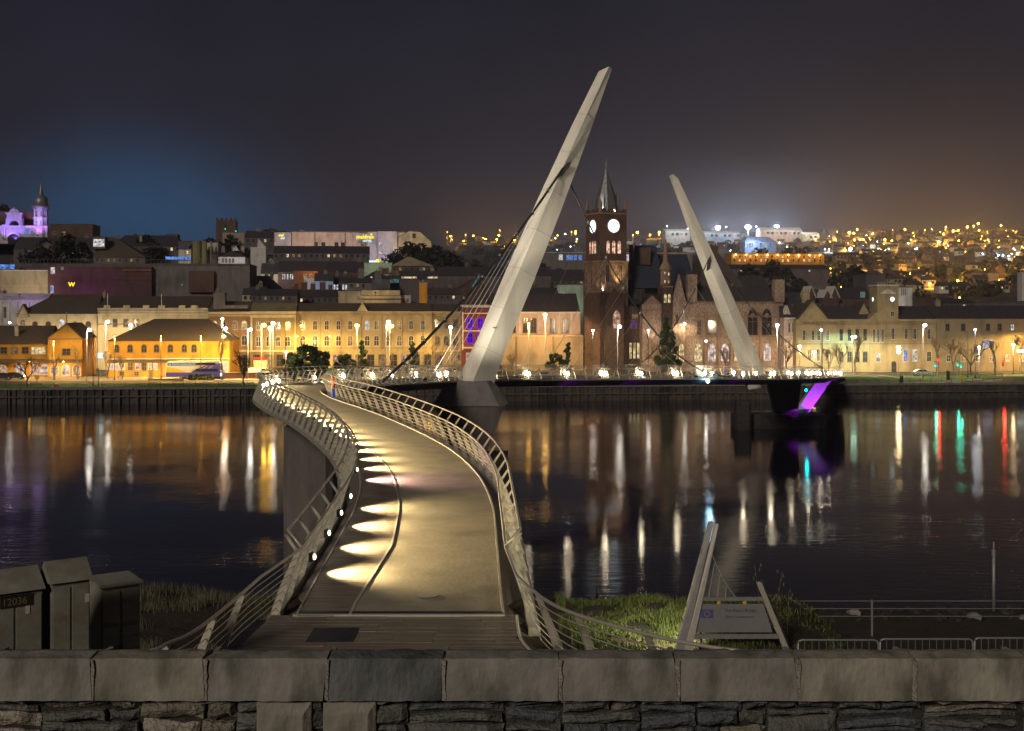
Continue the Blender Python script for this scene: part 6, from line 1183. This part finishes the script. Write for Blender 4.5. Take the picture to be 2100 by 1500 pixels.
def car(px, v, rz, body, label, lights=0, scale=1.0, van=False, name='parked_car', cat='car'):
    x, y = W(UV(px, v), v); t = thing(name, label, cat, (x, y, G + .05), A + rz, 'cars on the far bank'); t.scale = (1.2, 1.2, 1.2); P = [(-2.1, .35), (2.1, .35), (2.15, .75), (1.25, .92), (.55, 1.42), (-1.0, 1.45), (-1.75, .98), (-2.15, .9)] if not van else [(-2.4, .35), (2.3, .35), (2.35, .95), (1.7, 1.2), (1.2, 1.95), (-2.35, 2.0)]
    MB().prism(P, -.85, .85).build('body', body, t)
    Wp = [(1.1, .95), (.5, 1.36), (-.95, 1.39), (-1.6, .98)] if not van else [(1.55, 1.22), (1.15, 1.8), (.3, 1.82), (.3, 1.22)]
    MB().prism(Wp, -.862, .862).build('side_windows', 'glass', t); MB().prism([(P[3][0] + .02, P[3][1] + .03), (P[4][0] + .03, P[4][1] - .03), (P[4][0] + .06, P[4][1] - .03), (P[3][0] + .05, P[3][1] + .03)], -.72, .72).build('windscreen', 'glass', t)
    for sx in (-1.3, 1.35): wheel(t, sx, -.78, .33, .2); wheel(t, sx, .78, .33, .2)
    for sy in (-.6, .6): MB().ball((2.14, sy, .68), .12, 6, 4).build('headlight', 'bulb_white' if lights else 'rim', t); MB().box(-2.2, -2.14, sy - .15, sy + .15, .7, .85).build('tail_light', 'bulb_red' if lights else 'redp', t)
M['car_silver'] = mat('silver_paint', (.42, .41, .40), .3, .05, 4, metal=.4); M['car_dark'] = mat('dark_paint', (.05, .05, .06), .25, .05, 4, metal=.3); M['car_white'] = mat('white_paint', (.65, .63, .6), .3, .05, 4); M['car_red'] = mat('red_paint_car', (.28, .03, .03), .3, .05, 4)
CARS = [(30, 38, 0, 'car_dark', 'dark car parked in the bus bay at far left', 1), (5, 36, .1, 'car_dark', 'black car nose out at the left edge of the bus bay', 0), (545, 33, .1, 'car_silver', 'silver car with roof glinting under the amber pair of lamps', 0), (566, 36, .3, 'car_dark', 'dark car behind the silver one by the bend of the bridge', 0), (590, 31, PI, 'car_silver', 'pale car close behind the bridge bend railing', 1),
        (715, 34, .1, 'car_silver', 'silver car half hidden by the bush before the long terrace', 0), (1385, 34, .1, 'car_red', 'dark red car before the town hall evergreen', 0), (1500, 22, 0, 'car_silver', 'silver car on the road before the town hall arches', 1), (1620, 20, .2, 'car_white', 'white car just right of the far mast', 1), (1655, 22, PI - .2, 'car_dark', 'dark rounded car among bright parapet posts at the bridge end', 1), (1690, 33, 0, 'car_silver', 'silver car before the harbour office steps', 0), (1310, 34, PI, 'car_dark', 'dark car parked left of the evergreen', 0), (1890, 34, .1, 'car_silver', 'silver car beside the tall white lamp pole', 0), (1118, 30, 0, 'car_white', 'pale car behind the parapet lamps under the orange lamp', 0)]
for a in CARS: car(*a)
car(690, 40, 0, 'lawn', 'green delivery van behind the bush before the long terrace', van=True, name='parked_van', cat='van'); car(533, 44, 0, 'car_white', 'white van with an orange red board over it near the bend', van=True, name='parked_van', cat='van'); car(1640, 30, .2, 'car_white', 'white van parked at the foot of the harbour office corner', van=True, name='parked_van', cat='van')
b = B('shop_kiosk', 'orange red signed kiosk behind the white van', 'kiosk', 520, 548, 56, 735, depth=4, wall='cream'); b.boxp('sign_fascia', 520, 548, 733, 738, -.4, 0, 'redp')
b = B('low_brick_wall', 'low red brick wall right of the coach', 'wall', 440, 560, 36, 765, depth=.5, wall='red_brick'); b.flat('stone', .12)
b = B('low_stone_wall', 'low pale wall on the kerb in front of the coach', 'wall', 303, 376, 28.5, 778, depth=.5, wall='stone'); b.flat('stone', .1)
b = B('garden_wall', 'low brown wall along the lawn before the harbour office', 'wall', 1750, 2200, 43, 766, depth=.5, wall='stone2'); b.flat('stone', .1)
b = B('boundary_wall', 'long low wall between town hall square and the road', 'wall', 610, 1190, 40, 762, depth=.5, wall='stone2'); b.flat('stone', .1)
# quay railing: thin, along the lawn
def railing(px0, px1, v, label, h=1.1, step=2.6, m='darksteel'):
    u0, u1 = UV(px0, v), UV(px1, v); x, y = W(u0, v); t = thing('quay_railing', label, 'railing', (x, y, G), A); n = int((u1 - u0) / step); pm_ = MB().box(-.04, .04, -.04, .04, 0, h).mesh('railing_post', m)
    for i in range(n + 1): place('railing_post', pm_, t, (i * step, 0, 0))
    for z in (h, h * .5): MB().tube([(0, 0, z), (n * step, 0, z)], .025, 4).build('rail', m, t)
railing(-60, 530, 1.6, 'thin dark railing along the quay edge at left'); railing(1715, 2160, 1.6, 'thin dark railing along the quay edge at right', .9)

# ================================================================== TREES
def bare(seed, h, spread, m1, m2, dens=1.0):
    random.seed(seed); tr, cr = MB(), MB()
    def grow(p, d, ln, r, lv):
        q = p + d * ln; bend = Vector((random.uniform(-.1, .1), random.uniform(-.1, .1), .04)) * ln; mid = (p + q) / 2 + bend
        (tr if lv < 2 else cr).tube([p, mid, q], [r, r * .85, r * .68], 5 if lv < 2 else 3, cap=False)
        if lv >= 5: return
        for k in range(random.choice((2, 3, 3)) if lv < 4 else 3):
            a = random.uniform(0, 2 * PI); s_ = random.uniform(.35, .85) * spread; nd = (d + Vector((math.cos(a) * s_, math.sin(a) * s_, random.uniform(-.05, .35)))).normalized(); st = q if k == 0 else p.lerp(q, random.uniform(.55, 1))
            grow(st, nd, ln * random.uniform(.64, .88), r * .66, lv + 1)
    grow(Vector((0, 0, -.1)), Vector((0, 0, 1)), h * .26, h * .026, 0)
    return tr.mesh('trunk', m1), cr.mesh('crown', m2)
BT = [bare(3, 8, .9, 'bark', 'twig'), bare(8, 8, .75, 'bark', 'twig'), bare(15, 8, 1.0, 'barkd', 'barkd'), bare(21, 8, .6, 'bark', 'twig')]
def btree(px, pyt, v, k, label):
    d = dep(px, v); x, y = W(UV(px, v), v); h = (zof(pyt, d) - G); t = thing('bare_tree', label, 'tree', (x, y, G), random.uniform(0, 6), 'bare trees on the far bank'); s_ = h / 8.2; t.scale = (s_, s_, s_)
    place('trunk', BT[k][0], t); place('crown', BT[k][1], t)
for a in ((57, 712, 3, 2, 'dark bare tree on the lawn at far left'), (112, 715, 34, 0, 'bare tree before the gable of the bus station'), (160, 690, 36, 1, 'tall bare tree between gable and white lamp pole'), (222, 705, 36, 3, 'thin bare tree at the left corner of the station hall'), (250, 715, 34, 3, 'slim bare tree before the station hall windows'), (456, 672, 36, 1, 'tall pale bare tree just right of the coach'), (388, 715, 40, 2, 'dark bare tree behind the coach roof'), (501, 700, 6, 2, 'dark bare tree on the lawn right of the coach'),
          (800, 712, 44, 1, 'bare tree before the long terrace under the white lamp'), (900, 705, 40, 3, 'bare tree left of the maroon building'), (1050, 715, 44, 0, 'bare tree behind the parapet right of the tall mast'), (1216, 712, 44, 3, 'bare tree at the foot of the clock tower'), (1490, 700, 30, 3, 'bare tree before the lit town hall arches'), (1535, 695, 30, 1, 'bare tree left of the far mast foot'), (1612, 690, 36, 0, 'bare tree behind the starry lamp by the town hall end'), (1700, 700, 38, 3, 'bare tree before the harbour office left part'),
          (1752, 668, 44, 1, 'bare tree glowing green around the mint flood lamp'), (1722, 690, 42, 0, 'bare tree left of the mint lit one'), (1925, 672, 34, 1, 'large bare tree behind the traffic lights'), (1955, 680, 40, 0, 'bare tree between the traffic lights and warehouse'), (1990, 678, 36, 2, 'dark bare tree behind the slim column'), (2042, 680, 34, 1, 'large bare tree before the blue lit windows'), (2095, 668, 42, 1, 'amber lit bare tree at the right edge')): btree(*a)
def leafy(seed, h, r, m, cone=False, n=1500):
    random.seed(seed); cr = MB(); cl = []
    for k in range(26):
        zz = random.random(); rr = r * ((1 - zz * .85) if cone else math.sqrt(max(.05, 1 - (2 * zz - 1) ** 2))); a = random.uniform(0, 2 * PI); q = rr * random.random() ** .5; cl.append((q * math.cos(a), q * math.sin(a), h * (.16 + .84 * zz), random.uniform(.12, .24) * r * (1 if not cone else 1.15 - .6 * zz)))
    for k in range(n):
        c = random.choice(cl); v_ = Vector((random.gauss(0, 1), random.gauss(0, 1), random.gauss(0, .8))).normalized() * c[3] * random.uniform(.7, 1.25); p = Vector(c[:3]) + v_; a_ = Vector((random.gauss(0, 1), random.gauss(0, 1), random.gauss(0, 1))).normalized() * .24; b_ = a_.cross(Vector((random.gauss(0, 1), random.gauss(0, 1), random.gauss(0, 1)))).normalized() * .15
        cr.add([p - a_ - b_, p + a_ - b_, p + a_ * .6 + b_, p - a_ + b_], [(0, 1, 2, 3)])
    tr = MB().tube([(0, 0, -.3), (.05, 0, h * .4), (0, 0, h * .8)], [h * .03, h * .02, h * .008], 6)
    return tr.mesh('trunk', 'barkd'), cr.mesh('crown', m)
LT = [leafy(2, 7, 3.4, 'needle', n=2600), leafy(5, 9, 2.3, 'needle', True, n=2600), leafy(9, 12, 2.6, 'needle', True, n=3200), leafy(12, 5, 4.5, 'bushd', n=1800)]
def ltree(px, pyt, v, k, label, h0, cat='tree', name='evergreen_tree', z0=None):
    d = dep(px, v); x, y = W(UV(px, v), v); z0 = (G if v < 70 else ground(x, y)) if z0 is None else z0; s_ = (zof(pyt, d) - z0) / h0; t = thing(name, label, cat, (x, y, z0), random.uniform(0, 6)); t.scale = (s_, s_, s_); place('trunk', LT[k][0], t); place('crown', LT[k][1], t)
for a in ((628, 712, 26, 0, 'broad dark evergreen right of the bridge bend', 7), (655, 722, 30, 0, 'second broad evergreen overlapping the first by the bend', 7), (603, 728, 28, 0, 'low evergreen nearest to the bridge bend', 7), (742, 698, 40, 1, 'pointed evergreen before the middle of the long terrace', 9), (706, 730, 34, 0, 'round dark bush left of the pointed evergreen', 7), (846, 703, 40, 1, 'narrow evergreen right of the white lamp by the long terrace', 9), (1165, 704, 40, 1, 'small evergreen left of the clock tower', 9), (1140, 728, 42, 0, 'low bush beside the small evergreen', 7), (1368, 642, 52, 2, 'tall narrow evergreen against the town hall', 12), (1380, 690, 48, 1, 'lower evergreen at the side of the tall one', 9), (1010, 735, 36, 0, 'dark bush just right of the tall mast', 7)): ltree(*a)
for i, (px, py, v) in enumerate(((840, 505, 300), (862, 510, 295), (893, 518, 300), (915, 530, 290), (820, 530, 292), (905, 545, 270), (1100, 545, 260), (470, 492, 330), (545, 478, 420), (560, 476, 430), (430, 500, 300), (10, 435, 420), (-15, 440, 420), (300, 492, 335), (140, 492, 300), (95, 500, 305), (1750, 560, 330), (1585, 545, 420), (1530, 560, 300))):
    ltree(px, py, v, 3, ['bushy dark tree on the hill right of the gambrel house', 'dark tree under the star shaped light', 'dark tree right of the star shaped light', 'lowest dark tree on the slope towards the cables', 'dark tree left of the star shaped light', 'dark tree above the amber strip building', 'dark tree left of the clock tower hill', 'dark tree before the cathedral tower', 'dark tree between cathedral and hotel', 'dark tree at the left end of the hotel', 'dark tree below the cathedral tower', 'dark tree behind the violet church gable', 'dark tree behind the violet church at the left edge', 'dark tree on the skyline right of the pyramid roof', 'dark tree below the brown brick block', 'dark tree just below the violet church', 'dark tree in the valley above the harbour office', 'dark tree below the long amber lit block', 'dark tree left of the amber lit block'][i], 5, name='dark_tree')
random.seed(5)
hb = MB()
for k in range(900):
    u_ = UV(378 + 52 * random.random() + 20, 31.5) ; x = UV(385, 29.6) + random.random() * (UV(438, 29.6) - UV(385, 29.6)); v_ = 29.6 + random.random() * 1.3; p = Vector((*W(x, v_), G + random.random() * 1.5)); a_ = Vector((random.gauss(0, 1), random.gauss(0, 1), random.gauss(0, 1))).normalized() * .16; b_ = a_.cross(Vector((0, .3, 1))).normalized() * .1
    hb.add([p - a_ - b_, p + a_ - b_, p + a_ + b_, p - a_ + b_], [(0, 1, 2, 3)])
tag(hb.build('clipped_hedge', 'grassg'), 'clipped green hedge on the kerb hiding the coach wheels', 'hedge')

# ================================================================== FAR HILLSIDE: houses, lamps, dark tree clumps
random.seed(31)
HW_ = {}
def house_proto(i, wall, roofm, wpane):
    t = thing('hillside_house', None, None); w_, d_, h_ = random.uniform(9, 14), 8, random.uniform(4.5, 6)
    MB().box(-w_ / 2, w_ / 2, -d_ / 2, d_ / 2, -6, h_).build('wall', wall, t); MB().prism_x([(-d_ / 2 - .4, h_ + .02), (d_ / 2 + .4, h_ + .02), (0, h_ + 3)], -w_ / 2 - .2, w_ / 2 + .2).build('roof', roofm, t); MB().box(w_ * .3, w_ * .3 + 1, -.5, .5, h_ + 2, h_ + 4).build('chimney', wall, t)
    for k, p in enumerate(wpane): window(t, -w_ * .3 + k * w_ * .3, h_ - 1.5, 1.6, 1.5, 'plain', p, 'winframe_d', -d_ / 2 - .02)
    return t
protos = [house_proto(0, 'cream2', 'slate', ('glass', 'lit_warm', 'glass')), house_proto(1, 'tan', 'slate2', ('glass', 'glass', 'glass')), house_proto(2, 'white_wall', 'slate', ('lit_warm', 'glass', 'glass')), house_proto(3, 'brown_brick', 'slate', ('glass', 'glass', 'lit_white')), house_proto(4, 'grey_wall', 'slate2', ('glass', 'glass', 'glass'))]
HL = ['cream house with dark roof on the far hillside', 'tan house with brown roof on the far hillside', 'white house with dark roof on the far hillside', 'brown brick house on the far hillside', 'grey house with brown roof on the far hillside']
nh = 0; first = [True] * 5
def hpoint(px, py):
    """where a sight line through this picture point meets the far hillside"""
    d = 620
    while d < 2900:
        x, y = at(px, d)
        if zof(py, d) <= ground(x, d): return x, y, ground(x, d)
        d += 8
    return None
rowsH = []
for py in (602, 590, 578, 566, 556, 546, 536, 526, 517, 509, 501, 494, 488, 482):
    px = 900 + random.random() * 20
    while px < 2110:
        if px > 1480 or (py < 520): rowsH.append((px, py + random.uniform(-2, 2)))
        px += random.uniform(22, 52) * (1.3 if py > 540 else 1)
random.shuffle(rowsH)
for px, py in rowsH:
    if nh >= 170: break
    if 1195 < px < 1290 or (1490 < px < 1700 and 510 < py < 550) or (1350 < px < 1700 and py < 500): continue
    h = hpoint(px, py)
    if not h or h[1] < 700: continue
    k = random.randrange(5)
    o = protos[k] if first[k] else copy_tree(protos[k]); first[k] = False; o.location = (h[0], h[1], h[2] - .3); o.rotation_euler = (0, 0, A + random.choice((0, .25, -.3, PI / 2, .6))); o.name = 'hillside_house'; tag(o, HL[k], 'house', 'houses on the far hillside'); nh += 1
# lamps
bulbs = {k: MB().ball((0, 0, 0), 1.0, 6, 4).mesh('bulb', m) for k, m in (('Y', 'bulb_sodium'), ('W', 'bulb_cold'), ('R', 'bulb_red'))}
poleM = MB().tube([(0, 0, -.5), (0, 0, 8)], .14, 4).mesh('pole', 'galv')
LD = {}
def hlight(key, e, col, r):
    if key not in LD: l = bpy.data.lights.new('hill_lamp_light', 'POINT'); l.energy = e; l.color = col; l.shadow_soft_size = r; LD[key] = l
    return LD[key]
def hill_lamp(px, py, c='Y', s=1.0, lit=True, label=None, hh=8):
    h = hpoint(px, py + 3)
    if not h: h = (*at(px, 2250), ground(at(px, 2250)[0], 2250)); 
    x, y = at(px, h[1]); z = ground(x, y)
    t = thing('hill_lamp', label or {'Y': 'small amber street lamp glowing on the far hillside', 'W': 'small cold white lamp on the far hillside', 'R': 'red lamp in the dark valley above the harbour office'}[c], 'street lamp', (x, y, z), 0, 'street lamps on the far hillside')
    zz = max(zof(py, y) - z, 3); p = place('pole', poleM, t); p.scale = (1, 1, zz / 8); b_ = place('bulb', bulbs[c], t, (0, 0, zz)); k = s * y / 1500; b_.scale = (k, k, k)
    if lit and c != 'R':
        lo = bpy.data.objects.new('hill_lamp_light', hlight((c, lit), 26000 if c == 'Y' else 12000, (1, .50, .07) if c == 'Y' else (.75, .85, 1), 1.0)); C.objects.link(lo); lo.parent = t; lo.location = (0, -3, zz - .5)
big = [(1742, 480, 1.5), (1751, 481, 1.2), (1736, 494, 1.2), (1752, 495, 1.1), (1716, 477, 1), (1713, 494, 1.3), (1758, 471, .9), (1769, 482, 1.1), (1764, 494, 1.1), (1770, 494, 1), (1790, 481, 1), (1786, 495, .9), (1815, 495, 1.2), (1829, 497, 1.1), (1855, 470, .8), (1868, 481, 1), (1872, 479, .9), (1878, 499, 1.2), (1911, 480, 1.2), (1935, 481, 1), (1923, 498, 1.1), (1936, 503, .9), (1940, 466, .9), (1955, 475, 1.3), (1965, 473, 1.1), (1984, 466, 1.3), (1997, 464, 1), (2006, 459, 1.4), (2008, 474, .9), (2012, 492, 1.1), (2020, 498, 1), (2045, 478, 1), (2053, 463, 1.1), (2048, 513, 1.3), (2072, 499, 1.3), (1990, 507, 1.2), (1966, 497, 1), (2093, 517, 1.3), (2095, 510, 1), (1748, 566, 1.7), (1868, 567, 1.4), (1986, 566, 1.4), (2037, 569, 1.5), (2050, 560, 1.6), (1964, 583, 1.3), (1907, 589, 1.3), (2093, 567, 1.2), (1610, 487, 1.2), (1646, 492, 1.4), (1672, 493, .9), (1697, 458 + 36, 1), (1968, 620, 1.1), (1852, 515, 1), (1850, 548, .8), (1648, 556, .8), (2080, 500, 1),
       (924, 485, .8), (951, 496, .8), (971, 484, .9), (996, 493, 1.2), (1023, 483, 1.0), (1019, 493, .9), (1056, 484, 1.1), (1055, 494, 1), (1180, 478, 1.4), (1307, 477, 1.3), (1333, 482, .9), (1352, 477, 1.3), (1398, 480, .8), (1461, 486, 1.5), (1463, 497, 1.4), (1462, 511, 1.1), (1480, 493, .8), (1161, 561, 1.2), (1177, 559, .9), (1193, 558, .8), (1567, 556, 1.1), (1703, 557, .8), (1080, 488, .8), (1128, 486, .7)]
for a in big: hill_lamp(a[0], a[1], 'Y', a[2] * .95)
for k in range(110):
    px = random.choice((random.uniform(1700, 2100), random.uniform(1700, 2100), random.uniform(1480, 2100), random.uniform(900, 1500))); py = random.choice((random.uniform(470, 505), random.uniform(470, 520), random.uniform(500, 600) if px > 1700 else random.uniform(480, 500)))
    hill_lamp(px, py, 'Y', random.uniform(.3, .62), lit=(k % 3 == 0))
for k in range(46):
    px = random.choice((random.uniform(1700, 2100), random.uniform(1350, 1700), random.uniform(1100, 1200))); hill_lamp(px, random.uniform(480, 540), 'W', random.uniform(.25, .5), lit=False)
for a in ((1126, 522, 1), (1118, 533, .9), (1141, 537, .7), (1318, 516, .8), (1410, 513, 1.2), (1419, 511, 1), (1377, 519, 1.2), (1321, 494, .7), (2035, 527, 1), (2047, 528, 1), (2057, 528, 1), (2069, 529, 1), (1692, 515, .7), (1700, 515, .7), (1770, 507, .8), (1880, 513, .9), (1578, 511, .8)): hill_lamp(a[0], a[1], 'W', a[2] * .7)
for a in ((1872, 536), (1878, 536)): hill_lamp(a[0], a[1], 'R', .6, False)
def mastlamp(px, py, s, label):
    h = hpoint(px, py + 26) or (*at(px, 1900), 0); d = min(h[1], 1900); x, y = at(px, d); z = ground(x, y); t = thing('stadium_floodlight', label, 'floodlight', (x, y, z), 0); hh = zof(py, d) - z
    MB().tube([(0, 0, -.5), (0, 0, hh)], .35, 6).build('mast', 'galv', t); MB().box(-2.2 * s, 2.2 * s, -.3, .3, hh - .8, hh + .8).build('lamp_frame', 'galv', t)
    for k in (-1, 0, 1): MB().ball((k * 1.4 * s, -.6, hh), 2.3 * s, 8, 5).build('bulb', 'bulb_cold', t)
    light('POINT', (0, -4, hh), 260000, (.72, .88, 1), t, 1.5)
mastlamp(1472, 467, .95, 'blazing floodlight over the hilltop sheds, the left one of three'); mastlamp(1534, 466, 1.1, 'blazing floodlight over the hilltop sheds, the middle one of three'); mastlamp(1593, 465, .85, 'blazing floodlight at the large pale hall, the right one of three')
hill_lamp(1412, 470, 'W', 1.1, label='bright floodlight partly hidden behind the far mast', hh=14); hill_lamp(1744, 514, 'W', 1.7, label='bright blue white star lamp above the harbour office')
for px in (1368, 1489, 1551): hill_lamp(px, 465, 'W', .45, lit=False)
# dark tree clumps that read as one mass
random.seed(77); wd = MB(); cnt = 0
for k in range(1500):
    px = random.uniform(880, 2150); py = random.uniform(474, 612)
    if math.sin(px * .021 + py * .13) + math.sin(px * .05 - py * .07) < random.uniform(-.6, .8): continue
    h = hpoint(px, py)
    if not h or h[1] < 640: continue
    r = random.uniform(2.2, 5)
    for j in range(26):
        v_ = Vector((random.gauss(0, 1), random.gauss(0, 1), random.gauss(0, 1))).normalized(); p = Vector((h[0], h[1], h[2] + r * .8)) + Vector((v_.x * r, v_.y * r, v_.z * r * .9)); a_ = Vector((random.gauss(0, 1), random.gauss(0, 1), random.gauss(0, 1))).normalized() * r * .32; b_ = a_.cross(v_).normalized() * r * .26
        wd.add([p - a_ - b_, p + a_ - b_, p + a_ * .5 + b_, p - a_ + b_], [(0, 1, 2, 3)])
tag(wd.build('hillside_trees', 'bushd'), 'dark clumps of trees and hedges spread over the far hillside', 'trees', kind='stuff')
dg = bpy.context.evaluated_depsgraph_get()
for ob in [o for o in bpy.data.objects if o.type == 'FONT']:
    me = bpy.data.meshes.new_from_object(ob.evaluated_get(dg)); nm = ob.name; ob.name = 'old'; n_ = place(nm, me, ob.parent, ob.location, None); n_.rotation_euler = ob.rotation_euler; bpy.data.objects.remove(ob)
print('houses', nh, 'objects', len(bpy.data.objects))
# ================================================================== HAZE: thin lit night air over river and town
hm = bpy.data.materials.new('night_haze'); hm.use_nodes = True; n = hm.node_tree.nodes; n.clear(); v = n.new('ShaderNodeVolumePrincipled'); oo = n.new('ShaderNodeOutputMaterial')
v.inputs['Color'].default_value = (.74, .76, .90, 1); v.inputs['Density'].default_value = .00020; v.inputs['Anisotropy'].default_value = .6; hm.node_tree.links.new(v.outputs[0], oo.inputs['Volume'])
tag(MB().box(-3020, 3520, -65, 4020, -2.6, 215).build('haze', hm), 'thin night haze hanging over river and town', kind='stuff')
